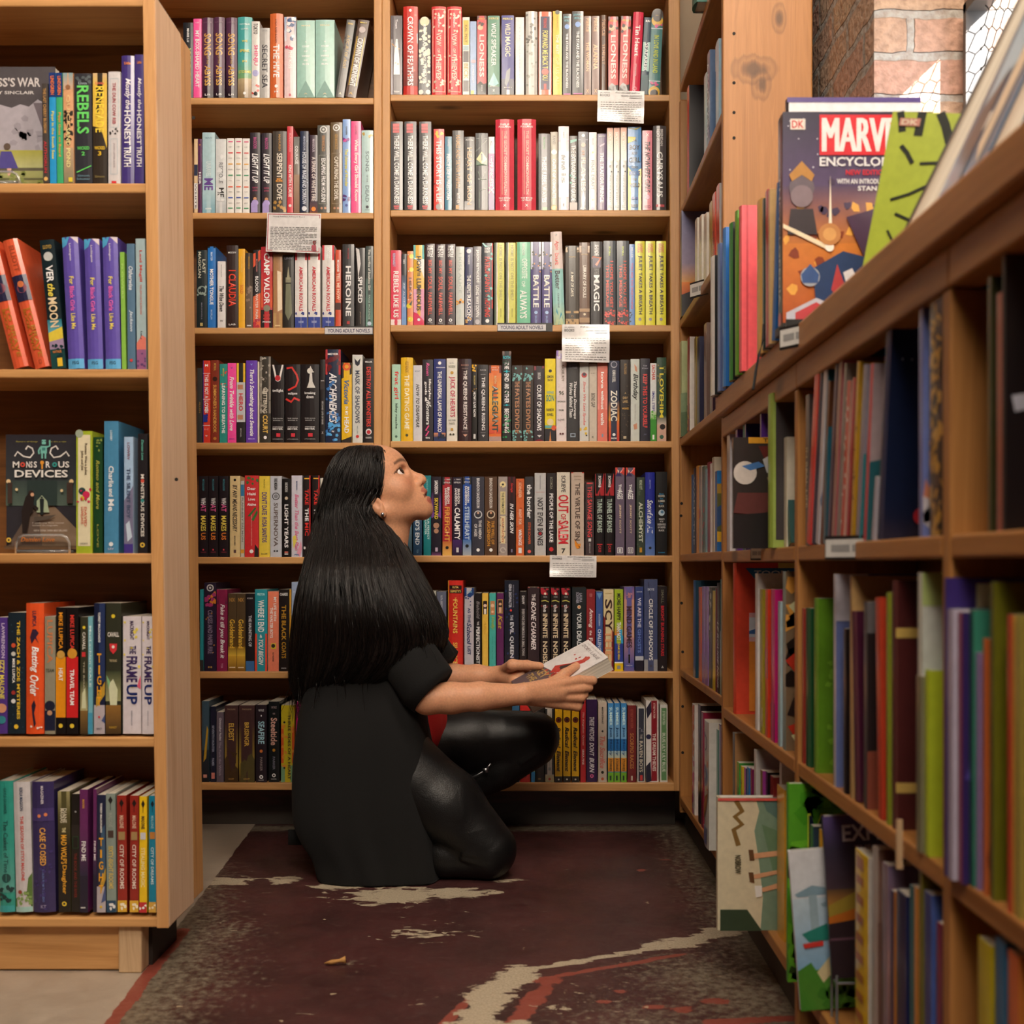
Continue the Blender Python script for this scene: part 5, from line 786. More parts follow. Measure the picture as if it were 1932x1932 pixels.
shelf_row("""
966 980 1330|3c6a90|blue book mostly behind the raised knee|
981 1000.5 1325|cc2f2c|red book showing only its foot beside the knee|H.93,.02,.4,801,V
1002 1009.5 1326|e8d236|narrow yellow book with blue foot below the knee|B.86,1,2a8ac8
1010.5 1027 1330|2a2624|black book below the knee|B.94,.96,8a7040,.3,.6
1028.5 1045.5 1322|c8beb4|pale-topped grey book with cream foot beside the knee|B.1,.9,2e2c2c;V.15,.85,.3,999,SMITH;B.91,1,c8bc94;D.955,.15,c84a38
1047 1061 1313|f3ba20|yellow book with black italic lettering|V.03,.18,.12,c08a1a,SPOTSWOOD;D.275,.4,221818;D.275,.3,8a2420;D.275,.2,221818;I.36,.6,.55,2b211a,Radical;I.63,.87,.55,2b211a,Element;B.925,1,241e1a;D.96,.12,e8e0d0
1062.5 1077 1311|=
1078.5 1093 1311|=
1095 1105.5 1320|c72f34|narrow red book with white lettering|I.15,.55,.4,f0c0b8,The Kingdom Queen;V.6,.78,.35,f8e8e4,ERIKA FINE
1106.5 1127 1320|39214c|purple book with white slanted capitals|I.21,.5,.45,f4f0f4,THESE WITCHES;I.52,.68,.45,f4f0f4,DON'T;I.7,.88,.45,f4f0f4,BURN;D.92,.17,e86aa0;D.92,.08,39214c
1128.5 1145 1325|cabaaa|buff book with black name and coral script|V.06,.27,.22,3a3430,MARTIN STEWART;D.36,.12,222;I.42,.82,.6,d8776a,The Sacrifice;D.87,.17,221;D.95,.17,c8603a
1147 1158 1327|3b8ace|blue, orange and green striped book|G0,.5,3b8ace,8cc4ec;B.45,.6,2a78c0;G.6,.69,a8d0e0,d8dcc0;B.69,.86,e89a34;B.87,1,7cbc34;V.05,.28,.5,dff,SUMMER;V.3,.66,.5,1a4a80,Just Mercy;V.7,.85,.4,543,STORIES;B.91,.97,243,.3,.6
1159 1170 1327|=
1171.5 1182.5 1327|=
1184 1200.5 1331|7c2c2e|maroon book with gold lettering|V.05,.3,.3,a85a48,STIEFVATER;V.36,.82,.45,c0864a,SCORPIO RACES;B.91,.97,d8c8b8,.4,.6
1202.5 1217 1334|dcdad6|white-framed book with dark slate panel|B.02,.98,3b3f4d,.14,.88;N.28,.34,8a8e9c,5,.12;V.36,.42,.3,c8c4bc,THE;V.45,.86,.45,e4dcc8,RAVEN BOYS;B.9,.97,d84848,.35,.7
1219 1243 1322|ebe6e2|white book with red band and blue-black feathers|B0,.98,9a2430,.42,.88;V.03,.22,.16,f0c8c0,STIEFVATER,.15;V.4,.86,.26,f8e8e0,THE DREAM THIEVES,.15;p 2a2a40,0,.1,.4,0,.42,.14,.1,.22;D.44,.2,2a2c50,-.3;p 24243a,0,.8,.35,.74,.42,.98,0,1
1245.5 1260 1330|e4e2dc|white-framed book with green panel|B.04,.97,6b9b67,.16,.86;V.08,.26,.35,d8e8d0,STIEFVATER;V.36,.86,.4,e8f0e0,BLUE LILY LILY BLUE
""", **br('back-right bay, bottom shelf', 1477))

# ---------------------------------------------------------------- left bookcase
def lf(n, vb): return dict(Y=YL + .004, vb=vb, where=n, group='books in the left bookcase', s_depth=.125)
def faceout(Wc, Ht, T, base, cover, hard=False, spine='222', gloss=True): return make_book(T, Ht, Wc, spine, (), cover, hard, gloss, base)
shelf_row("""
81 92.5 157 -3|4a4340|thin dark book with orange lettering|V.05,.5,.5,c8985a,THE LAST CHERRY BLOSSOM;V.58,.9,.5,c83a44,AUTHORLIN;D.96,.35,f0c070
93 106 136 -2|2c9ddc|thin blue book with yellow lettering|B0,.22,1f3a7c;V.03,.2,.55,f0803a,LINDGREN;V.35,.78,.5,e8e070,Pippi in the South Seas
107 119 137 -2|41b077|thin green book with orange lettering|B0,.22,1f3a7c;V.03,.2,.55,f0803a,LINDGREN;V.36,.76,.5,f0a050,Pippi Goes on Board
120 139 137 -2|e0a87c|book of peach, dark and pale bands|G0,.15,8aa8ac,d8b094;N.35,.65,2a2420,30,.2;G.68,1,c8a888,8a8468;D.13,.25,9a6a4a;V.2,.5,.42,e8c890,QUICK;V.5,.86,.42,f0e4a0,SAND POND;B.95,.99,e8d040,.5,.9
140 173 137 -2|33333a|fat charcoal book with lime-green letters|N.01,.1,5a6468,9,.12;H.09,.025,.5,99a8b0,Lissa;V.11,.55,.7,6cdc6c,REBELS;H.68,.03,.7,6cdc6c,WICKED;H.73,.035,.2,6cdc6c,2;l 6cdc6c,.06,.1,.9,.95,.84;H.93,.02,.7,6a8a98,Simon;H.96,.02,.8,6a8a98,Schuster
174 201 137|372e26|yellow-topped dark book|p e8c24c,0,0,1,0,1,.68,.7,.55,.45,.5,0,.48;G0,.12,d8b88c,e8c24c;H.09,.025,.6,e0705a,Lissa;V.12,.54,.62,f6d848,RENEGADE;H.68,.03,.75,f0c83a,WICKED;H.73,.04,.25,f0c83a,3;H.94,.02,.7,8a7a4a,Simon
203 226 134|d9d4d6|white book with thin red lettering|R.06,.5,a8c0cc,.14,.03;V.1,.47,.3,b86a72,THE DUN COW RIB;N.51,.56,333,6,.1;R.6,.92,a8c0cc,.2,.03;V.64,.86,.16,a89aa0,JOHN LISTER-KAYE;B.98,1,d83a40,.3,.7
227 251.5 103 h|493a84|glossy violet hardcover with white lettering|H.06,.022,.5,f0903a,Little;I.18,.42,.5,f4f0f8,Mostly the;V.43,.7,.5,f8f6fa,HONEST;V.71,.87,.55,f8f6fa,TRUTH
252.5 270 101|493a84|second violet hardcover, half behind the upright|H.06,.022,.5,f0903a,Little;I.18,.42,.5,f4f0f8,Mostly the;V.43,.7,.5,f8f6fa,HONEST;V.71,.87,.55,f8f6fa,TRUTH
""", **lf('left bookcase, top shelf', 345))
shelf_row("""
24 52 456 -61 h|e4603c|orange hardcover leaning left, outermost|V.05,.25,.35,a84a30,ELLIOTT;B.28,.48,2a2848;D.38,.35,8a4a5a;V.52,.92,.3,b8782a,TO BRAVE,.12;V.54,.86,.25,b8782a,BOOK TWO,-.18
64 92 454 -62 h|e4603c|orange hardcover leaning left, second from the left|V.05,.25,.35,a84a30,ELLIOTT;B.28,.48,2a2848;D.38,.35,8a4a5a;D.35,.22,d87a4a;V.52,.92,.3,b8782a,TO BRAVE,.12;V.54,.86,.25,b8782a,BOOK TWO,-.18;R.94,.97,a84a30,.4,.04
97 124.5 453 -24|17282e|dark teal book leaning left with a silver moon|D.13,.32,c8ccca;H.055,.03,.6,b8984a,LLOYD;V.2,.33,.5,fff,VER;I.34,.44,.5,f0dc5a,the;V.45,.68,.62,f0d8b0,MOON;G.62,.72,2a7a8c,6ab0c0;p e8d04a,0,.72,1,.68,1,.78,0,.8;p a890b0,0,.79,1,.77,1,.86,0,.86;B.85,1,1f4a4a;N.82,.92,163438,9,.14;H.87,.02,.6,e08a4a,NATALIE;B.92,.985,f0c83a,.45,.8
127.5 158 447 -13 h|6655b4|violet-blue hardcover, yellow-pink lettering, leftmost one|p 5ab4e4,0,0,.5,0,.3,.06,0,.08;p d8c8d0,.55,0,1,0,1,.05;V.05,.18,.16,e8e0f0,Lockington;V.3,.36,.28,f4e070,For;V.375,.56,.28,f070c0,Black Girls;V.58,.7,.28,f4e070,Like Me;B.925,1,64b4e8;H.955,.025,.4,345,FSG
164 193 450 -8 h|6655b4|violet-blue hardcover, yellow-pink lettering, middle one|p 5ab4e4,0,0,.5,0,.3,.06,0,.08;p d8c8d0,.55,0,1,0,1,.05;V.05,.18,.16,e8e0f0,Lockington;V.3,.36,.28,f4e070,For;V.375,.56,.28,f070c0,Black Girls;V.58,.7,.28,f4e070,Like Me;B.925,1,64b4e8;H.955,.025,.4,345,FSG
198 227 447 -7 h|6655b4|violet-blue hardcover, yellow-pink lettering, rightmost|p 5ab4e4,0,0,.5,0,.3,.06,0,.08;p d8c8d0,.55,0,1,0,1,.05;V.05,.18,.16,e8e0f0,Lockington;V.3,.36,.28,f4e070,For;V.375,.56,.28,f070c0,Black Girls;V.58,.7,.28,f4e070,Like Me;B.925,1,64b4e8;H.955,.025,.4,345,FSG
229 237.5 475 -4|8fc552|thin leaf-green book|V.1,.4,.4,b8dc80,FLOWERS
240 255 459 -2|5c7d99|slate-blue book with white script|I.18,.37,.55,e8f0f8,Otherwise;I.53,.7,.5,dce8f4,Jackson;D.93,.2,d84a4a
257 275 449 -3|b3cbd0|pale blue book with red lettering, coral foot|V.09,.33,.36,d85a50,Lexi Magill;V.35,.58,.2,d88a80,TELEPORTATION;V.71,.77,.25,334,Lang;p f08878,0,.8,.6,.74,1,.76,1,.86,0,.86;B.85,1,a86a98;N.85,.98,6a4a80,7,.16
""", **lf('left bookcase, second shelf', 696))
shelf_row("""
142 173 813|a9ba32|lime-framed cream book with a red and green emblem|B.03,.94,e9dfbd,.12,.88;D.02,.25,a8b4a0,-.3;V.1,.36,.2,6a5a44,Romeo Was a Juliet,.1;V.16,.32,.2,6a5a44,Juliet and Joe,-.12;D.49,.22,2a4a48,-.12;D.52,.22,d0305a,.14;D.55,.14,d8b83a,-.1;N.46,.58,d0305a,6,.1;V.62,.78,.16,d0705a,DAVID,.1;V.62,.76,.16,d0705a,LOVELACE,-.1;H.92,.015,.5,776,CANDLEWICK
174.5 192 824|1f4527|dark green book with gold script|N.02,.12,8a9a4a,7,.16;I.2,.62,.4,a8a84a,Romeo and More;V.75,.95,.2,9a9a4a,LOVE
194.5 222 794|4c8cb4|tall steel-blue book with white lettering|V.07,.15,.16,d8e8f0,LOWERY;V.34,.5,.36,f4f8fa,Charlie;V.51,.57,.3,f4f8fa,and;V.59,.68,.4,f4f8fa,Me;D.93,.15,f0f4f8;H.965,.015,.4,ccd,LEV
233.5 251 824|a9c6e6|pale blue book, mauve below, thin dark capitals|p 7d7a98,0,.55,1,.42,1,1,0,1;p c8d8ea,.2,.75,.6,.72,.9,.86,.4,.9;B.92,1,4a3a8c;V.05,.2,.3,8a5a6a,LOWRY;V.27,.7,.42,4a5878,THE SILENT BOY
259 277.5 818|282428|black book with white capitals and yellow disc|I.05,.22,.25,6ac0b0,Damien Love;V.34,.86,.36,f0ece4,MONSTROUS DEVICES;D.395,.2,e05a48;D.56,.18,3a9a98;D.93,.26,f0c850;D.93,.12,333
""", **lf('left bookcase, third shelf', 1044))
shelf_row("""
-14 12 1165|55398c|purple book with yellow lettering at the frame edge|V.05,.35,.25,d8c8e8,LAWRENSON,.2;V.37,.7,.35,f0e060,IZZY MALONE,.12;D.78,.35,d89a78,.1;D.88,.3,3a8a98,.1
13 46 1156|1e2b36|fat navy book with yellow capitals|N.05,.95,35505c,26,.05;V.07,.88,.18,f0cc3a,THE ZACH & ZOE MYSTERIES,.12;V.38,.58,.16,fff,MIKE LUPICA,-.16;D.27,.13,d85a3a,-.17;D.34,.13,d8d8d0,-.17;D.66,.12,a83a34,-.17;D.73,.13,e8e8e8,-.17;D.94,.13,f0c83a
47.5 81.5 1138 h|f05b2a|orange hardcover with white script and ballplayers|V.06,.18,.22,3a3050,LUPICA;p 3a2840,.25,.26,.4,.2,.6,.2,.75,.23,.6,.26,.75,.31,.55,.27,.35,.31;I.33,.53,.5,fff,Batting;I.55,.71,.5,fff,Order;p 2a2438,.35,.78,.5,.74,.6,.78,.5,.84,.6,.92,.5,.95,.4,.86;N.94,.97,f4e0d8,4,.08
84 104 1163|9b9581|grey-green book with faded orange capitals and a cap|V.03,.4,.55,d8885a,LUPICA;H.46,.03,.8,554,TEAM;D.76,.5,24263a;B.8,.97,22263e;D.82,.25,c89a7a
104.5 123.5 1146|191516|black-and-orange book with a ball|V.04,.33,.42,f0a02a,MIKE LUPICA;D.375,.42,c89848;B.39,.87,f09a1e;D.37,.38,d8a850;V.48,.58,.42,fff,HEAT;D.935,.22,f0d040
125 147.5 1146|191516|black-and-red book with a ball|V.06,.33,.36,e0443a,MIKE LUPICA;D.365,.42,e0a038;B.39,.87,d82a2c;D.36,.4,e0a038;V.49,.77,.36,fff,TRAVEL TEAM;D.935,.19,f0d040
151 165.5 1164|3a3b2d|olive-black book with white name and red shield|D.09,.2,f0d83a;V.13,.28,.4,f4f0e8,CAVALL;B.3,.34,d83a40,.2,.7;V.38,.65,.2,c8c0a8,THE ROAD;G.55,.8,4a5038,b8b080;p d8dcb8,.3,.65,.7,.6,.8,.78,.2,.78;G.8,1,8a6a3a,4a3a26
166 174.5 1163|7bbaca|thin light-blue book|V.08,.6,.5,d8f0f4,MacLachlan GALE;B.82,1,4aa0c4
176 197 1138|1e2543|navy-and-grey book, yellow letters stacked upright|p 2c3a64,.5,0,1,0,1,.6,.4,.6;p c8a03a,.2,.72,1,.6,1,.7,.2,.8;B.78,1,bdb4bc;p 4a5a8a,.7,.9,1,.85,1,.92;V.07,.3,.2,fff,TORREY MALDONADO;H.42,.07,.4,f4b02a,T;H.51,.07,.15,f4b02a,I;H.59,.07,.4,f4b02a,G;H.67,.07,.4,f4b02a,H;H.75,.07,.4,f4b02a,T;D.87,.1,d83a40;H.96,.016,.5,556,NANCY
198 227 1138|36382b|wide olive-black book with white name and red shield|D.1,.13,f0d83a;H.24,.035,.75,f4f0e8,CAVALL;p d83a42,.25,.31,.75,.31,.72,.36,.5,.39,.28,.36;D.335,.1,f4f0e8;H.44,.02,.5,c8b890,THE ROAD;G.52,.75,3e4632,a8a878;p dce0bc,.2,.62,.5,.58,.8,.66,.75,.78,.3,.78;p 8ac08c,.05,.55,.3,.6,.2,.66;G.78,1,9a7038,4a3a26;H.95,.016,.5,c8a03a,NANCY
230 265 1163|e0d8df|lilac-white book with purple block capitals, left twin|V.04,.2,.22,4a3a5a,MACKNIGHT;N.05,.6,f0dc60,9,.1;V.25,.32,.35,3a2a5c,THE,.05;V.34,.56,.6,3a2a5c,FRAME;V.58,.75,.6,1f2f6c,UP;p e0607a,.85,.56,.98,.5,.98,.62,.8,.6;V.8,.93,.07,889,GREENWILLOW
267.5 291 1163|e0d8df|lilac-white book with purple block capitals, right twin|V.04,.2,.22,4a3a5a,MACKNIGHT;N.05,.6,f0dc60,9,.1;V.25,.32,.35,3a2a5c,THE,.05;V.34,.56,.6,3a2a5c,FRAME;V.58,.75,.6,1f2f6c,UP;V.8,.93,.07,889,GREENWILLOW
""", **lf('left bookcase, fourth shelf', 1385))
shelf_row("""
-3 26 1475 -4 h|2f9b8d|teal hardcover with dark lettering at the frame edge|G.5,.85,2f9b8d,5aa49c;V.05,.25,.2,1f6a64,GAYLE GRAMMER;V.3,.7,.3,1f5a58,The Casket of Time;D.74,.3,1a4a4a;N.8,.93,163a3c,14,.16;B.95,1,3aa4a8
28 60 1477 -6 h|d1cdd1|pale hardcover with red lettering and grassy foot|V.04,.22,.2,3a4a6a,KEKLA MAGOON;V.26,.76,.2,d8605c,THE SEASON OF STYX MALONE;p 5a7a3a,1,.7,.8,.74,.7,.84,.2,.88,0,.9,0,.97,1,.97;N.85,.95,8aa860,14,.12;B.96,1,a8d0cc;D.845,.12,a04a3a,-.2
62 103.5 1476 -4 h|3a3162|fat indigo hardcover with gold capitals|H.1,.02,.0,fff,I;V.03,.17,.13,e0dce8,MAGAZINER;B.2,.3,4a3e78;D.26,.08,f0905a,-.15;D.25,.08,f0905a,.15;V.35,.64,.28,f0b45a,CASE CLOSED;V.67,.92,.1,6a80c0,STOLEN FROM THE STUDIO;H.955,.025,.25,9a94b8,KT;N.5,.98,45397a,20,.08
109 132 1494 -2|54502f|olive-to-black book with gold storybook lettering|G0,.2,a8a070,5c5634;G.2,.45,5c5634,28221a;B.45,1,1f1a16;V.14,.26,.3,e0d8c0,DIANE,.1;V.14,.26,.3,e0d8c0,MAGRAS,-.14;V.3,.34,.3,e8d8a0,THE;V.36,.6,.5,f0b03a,MAD WOLF'S;V.61,.85,.45,f0b03a,Daughter;D.93,.2,f4d43c;D.93,.1,333
133 149 1499|1d1917|black book with dim red lettering|D.15,.12,999;B.26,.36,2a2422;R.36,.46,2a5a3a,.15,.05;V.5,.88,.35,7a2a24,THE BOOK AND THE RIVER
150.5 166 1490 -1|6b2b64|purple-to-navy book with white capitals, left twin|G.3,.7,6b2b64,2c2442;B.7,1,211b33;V.08,.15,.3,e0a050,MANN;V.42,.58,.55,f4f0f4,FIND ME;B.955,.965,ddd,.1,.7
174 181 1490|6b2b64|purple-to-navy book with white capitals, narrow right twin|G.3,.7,6b2b64,2c2442;B.7,1,211b33;V.42,.58,.5,f4f0f4,FIND ME
182 199 1500|1e2543|navy-and-grey book, yellow letters stacked upright|p 3a5a78,.5,.3,.9,.25,1,.7,.3,.7;p c8a03a,.4,.75,1,.62,1,.72,.4,.85;B.78,1,bdb4bc;p 4a5a8a,.5,.92,1,.75,1,.9;V.07,.32,.22,fff,TORREY MALDONADO;H.4,.07,.5,f4b02a,T;H.5,.07,.2,f4b02a,I;H.6,.07,.5,f4b02a,G;H.7,.07,.5,f4b02a,H;H.8,.07,.5,f4b02a,T;D.95,.15,f0c83a
200.5 218.5 1498 -2|8b9a93|sage-grey book with gold lettering, navy foot|p 1f1c1c,.5,.02,.75,.055,.5,.09,.25,.055;B.08,.14,1f1c1c,.47,.53;V.16,.28,.4,a8b0a8,MALONE;B.31,.37,4a3a34,.2,.8;V.44,.8,.5,e0c874,SIXTY-EIGHT ROOMS;B.9,1,274a68;N.92,.97,f0f0f0,4,.2
220.5 238.5 1502 -2|9b2a20|brick-red book with gold foot, left twin|p 1f1414,.5,.03,.75,.065,.5,.1,.25,.065;B.09,.14,1f1414,.47,.53;V.17,.28,.45,e8c0a8,MALONE;B.31,.38,a88a5a,.15,.85;V.42,.8,.45,f0dcd0,CITY OF ROOMS;B.9,1,e8b83c;N.92,.97,fff4d8,4,.2
243.5 260.5 1502|9b2a20|brick-red book with gold foot, right twin|p 1f1414,.5,.03,.75,.065,.5,.1,.25,.065;B.09,.14,1f1414,.47,.53;V.17,.28,.45,e8c0a8,MALONE;B.31,.38,a88a5a,.15,.85;V.42,.8,.45,f0dcd0,CITY OF ROOMS;B.9,1,e8b83c;N.92,.97,fff4d8,4,.2
262.5 277 1503|f3ca1b|yellow book with pale lettering, red foot|p 221a14,.5,.03,.75,.065,.5,.1,.25,.065;B.09,.14,221a14,.47,.53;V.17,.28,.45,5a4a2a,MALONE;B.31,.37,d0d0d8,.15,.85;V.44,.78,.5,fff0b0,STEALING MAGIC;B.91,1,cc3438;N.93,.97,fff,4,.2
280 294 1502|0b88aa|turquoise-blue book with gold foot by the upright|p 12242c,.5,.04,.75,.07,.5,.1,.25,.07;B.09,.14,12242c,.47,.53;V.17,.28,.4,9ad0dc,MALONE;B.31,.37,c8843a,.15,.85;V.44,.76,.4,d8ecf0,CITY OF DREAMS;B.91,1,e0b048;N.93,.97,fff0d0,4,.2
""", **lf('left bookcase, bottom shelf', 1722))
# ---------------------------------------------------------------- books on the right: spines face the aisle, covers face the camera
def rrow(text, Z, where, group, X=.363, ymax=9, ymin=0):
    prev = ymax
    for ln in text.strip().split('\n'):
        f = [x.strip() for x in ln.split('|')]; a = f[0].split(); u0, u1, vt = map(float, a[:3]); o = dict(x.split('=') for x in a[3:] if '=' in x)
        Xi = float(o.get('x', X)); Yf = F * Xi / (u0 - CX)
        if Yf > prev: Yf = prev - .0006; Xi = (u0 - CX) * Yf / F
        t = max(.004, min(Yf - F * Xi / (u1 - CX), float(o.get('t', .038)))); t = min(t, max(.004, Yf - ymin)); Yn = Yf - t; lean = 0.0
        Ht = (CY - vt) * Yn / F + H - Z
        if 'l' in o: lean = math.atan2(float(o['l']) * Yn / (u1 - CX), Ht)
        prev = Yn - (Ht * math.sin(max(0, lean)) * 0)
        Dp = min(float(o.get('d', .128)), .515 - Xi) if Z < .9 or Z > 1.0 else min(float(o.get('d', .16)), .54 - Xi)
        base, _, side = f[1].partition('/'); sp = f[3].split(';') if len(f) > 3 else (); cv = f[4].split(';') if len(f) > 4 else ()
        ms = make_book(t - .0004, Ht, Dp, base, [x.strip() for x in sp], [x.strip() for x in cv], 'h' in a, 'm' not in a, side or None)
        put_book(ms, (Xi, (Yf + Yn) / 2, Z), f[2] + ', ' + where, group, lean, -math.pi / 2, t)
G1 = 'books in the corner bookcase'
rrow("""
1295 1302 160|ea452e/1c1c22|black-covered book with red spine||t.72,.98,.2,.28,e8502e,N;b.35,.98,.5,.72,6a7ca0;t.45,.9,.55,.67,223,ELITE;t.5,.9,.85,.92,ddd,M
1327 1333 135|a8d0d2|pale teal book
1333 1341 93|4a6a94|denim-blue book with white lettering|V.1,.9,.5,e8f0f8,A GOOD KIND
1349 1356 72|a4cbe0|sky-blue book by the upright|B0,.3,d8d8d8
""", 1.502, 'on the corner bookcase\'s upper shelf', G1, ymax=2.78)
rrow("""
1282 1286 397|2a2a3a/8286ae|book with a sunset cover||g0,1,0,.5,7c80a8,9a8aa8;g0,1,.5,.68,9a8aa8,e8a860;g0,1,.68,.8,f08a3a,c85a2a;p 28262c,0,.8,.2,.76,.5,.78,1,.8,1,1,0,1;d.45,.72,.18,28262c;p d84038,.7,.2,.9,.27,1.0,.26,.92,.32,.98,.4,.88,.35,.72,.38,.84,.3;t.5,.95,.88,.94,bbb,TA
1310 1318 410|f0e8dc|first of three cream paperbacks
1318 1327 404|f2eade|second of three cream paperbacks
1327 1337 400|f0e8dc|third of three cream paperbacks
1337 1342 378|c8a050|thin ochre book
1342.5 1350 361|e2422e|orange-red book, the shorter|V.5,.9,.4,422,SHADOW
1350 1356 345|e2422e/c9c6c4|taller orange-red book with a grey cover
""", 1.238, 'corner bookcase, shelf above the counter height', G1, ymax=2.78)
rrow("""
1281 1288 643|c9cf9c/b4bd8c|pale green book with a misty cover||p 7f9470,0,.55,.5,.5,1,.6,1,1,0,1;p 5a6f50,0,.75,.5,.7,1,.8,1,1,0,1
1296 1304 635|b8343a/ece6e0|red-topped white book|G0,.35,b8343a,c03a40;B.35,.7,ece6e0;B.7,1,33306a;N.72,.98,e8c850,8,.15
1309 1313 635|a08a3a|narrow olive-gold book
1314 1321 634|282a4a|dark navy book
1327 1333 608|7d655c|brown-grey book
1338 1345 618|3b2a38|dark plum book
1349 1353 740|e84890|short hot pink book
1356 1360 744|e86a3a|short orange book
""", .955, 'corner bookcase, shelf at counter height', G1, ymax=2.78)
rrow("""
1303.5 1307 895|3f6a94|thin steel-blue book
1307.5 1312 882|2a2c30|black book with white marks|V.1,.9,.5,d8d8d0,WANT THE
1312.5 1317 878|e8a030|orange-yellow book
1317.5 1323 878|b4a89c|grey-brown book with red letter|D.55,.3,c84838
1323.5 1328.5 879|6a7a6a|grey-green book|N.5,.9,c84030,6,.2
1329 1333 884|8fc0c8|pale turquoise book
1333.5 1338 871|9a3c48|maroon book
1338.5 1342 874|ece8e4|narrow white book
1342.5 1347 862|d9cdb8|tall beige book
1348 1353 888|2a6ab0/c9a03c|blue-banded comic with a gold cover||b0,1,0,.16,2a7ac0;t.25,1.1,.05,.13,c8e0f8,bad;b0,1,.16,.28,b8923a;b0,1,.28,.88,6a6a3a;p 3a5a8a,0,.45,.4,.3,1,.3,1,.4,.4,.5,0,.7;p e0b030,0,.75,.9,.85,.9,.88,0,.88;d.2,.55,.04,d8a030;d.55,.6,.05,d84030;b0,1,.88,1,2a6ab0;t.4,.55,.9,.98,fff,1
""", .678, 'corner bookcase, eye-level shelf', G1, ymax=2.78)
rrow("""
1307 1313 1095|2a6aa8/244a60|blue book shading to dark green|G.3,.8,3a80c4,3a6a50;B.85,1,22301f
1317 1322 1108|e06a34|orange book
1323 1328.5 1107|a684c8|lilac book, the left twin|G.7,1,a684c8,d87a60
1329 1335 1107|a684c8|lilac book, the right twin|G.7,1,a684c8,d87a60
1336 1342 1108|4a4a46|black-and-white patterned book|N.02,.5,d8d8d0,22,.2
1343 1348.5 1115|e8d030|narrow bright yellow book
1349 1351.5 1110|6a2030|thin dark red book
1352 1357 1100|1c1a1c|black book with white italics|I.35,.95,.5,f0f0f0,LE ROUGE NOIR
1358 1364 1093|3a9a94|teal-over-white book|B.45,1,e8ecec
""", .405, 'corner bookcase, second shelf from the bottom', G1, ymax=2.78)
rrow("""
1305 1311 1330|eee6e0/f0e6e0|white book streaked orange and pink|N.02,.5,e87a50,30,.25;N.5,.98,e060a0,20,.25||
1316 1322 1332|2c2628|tall black-framed book behind
1322 1326 1345|a02848|crimson book behind
1327 1346 1364 x=.345 t=.06|cfcbc4|fat pale book with doodled ring, record, hand and cup|D.17,.27,6a5a68;D.17,.21,cfcbc4;D.11,.1,4a6aa0,-.1;D.43,.36,7a9ac8;D.43,.28,5a7ab0;D.43,.1,cfcbc4;V.3,.36,.16,d07a4a,S,.36;V.5,.56,.16,d07a4a,T,.36;p c88a5a,.2,.78,.1,.68,.5,.6,.95,.55,.8,.66,.5,.74;p 6a7ab0,.2,.84,.8,.84,.75,.97,.28,.97;B.83,.845,b8c0d8,.18,.82
1351 1354.5 1378|2a7a6a|dark green book
1355 1362 1371|5a3a80|purple book with a green foot|B.75,1,3a7a5a;B0,.04,e8c030
""", .10, 'corner bookcase, bottom shelf', G1, ymax=2.78)

G2 = 'picture books stood on the countertop'
def D(r, g, b): return r
CTX = .337
rrow("""
1338 1344 481 h|e9e7e4/1f2124|tall black-covered book with white spine
1352 1356 458 h|7a92c0/5a6a9a|periwinkle book
1361 1366 428 h|3a8ad8/2a72c0|light blue book
1373.5 1379 418 h|1f8a34/16181a|leaf-green book with a black cover
1385 1389 396 h|6aa830/5a9a2c|grass-green book
1392.5 1402 387 h t=.02|ef6c72/ea6068|salmon-pink hardcover||b.06,.08,0,1,c84a54
1424.5 1434 372 h|e6b462/e0ac58|golden-tan hardcover||b.1,.13,0,1,c08a3a
1438 1441 373|2c4a44/24403c|dark green-black book
1443.5 1448.5 356|c62838|red book
1449 1452 356|d8b078|thin tan book
1453.5 1463 354 h l=10 t=.02|1f66ac/1a5a9c|royal-blue hardcover leaning
""", CUTOP, 'stood on the countertop', G2, X=CTX, ymax=2.16)
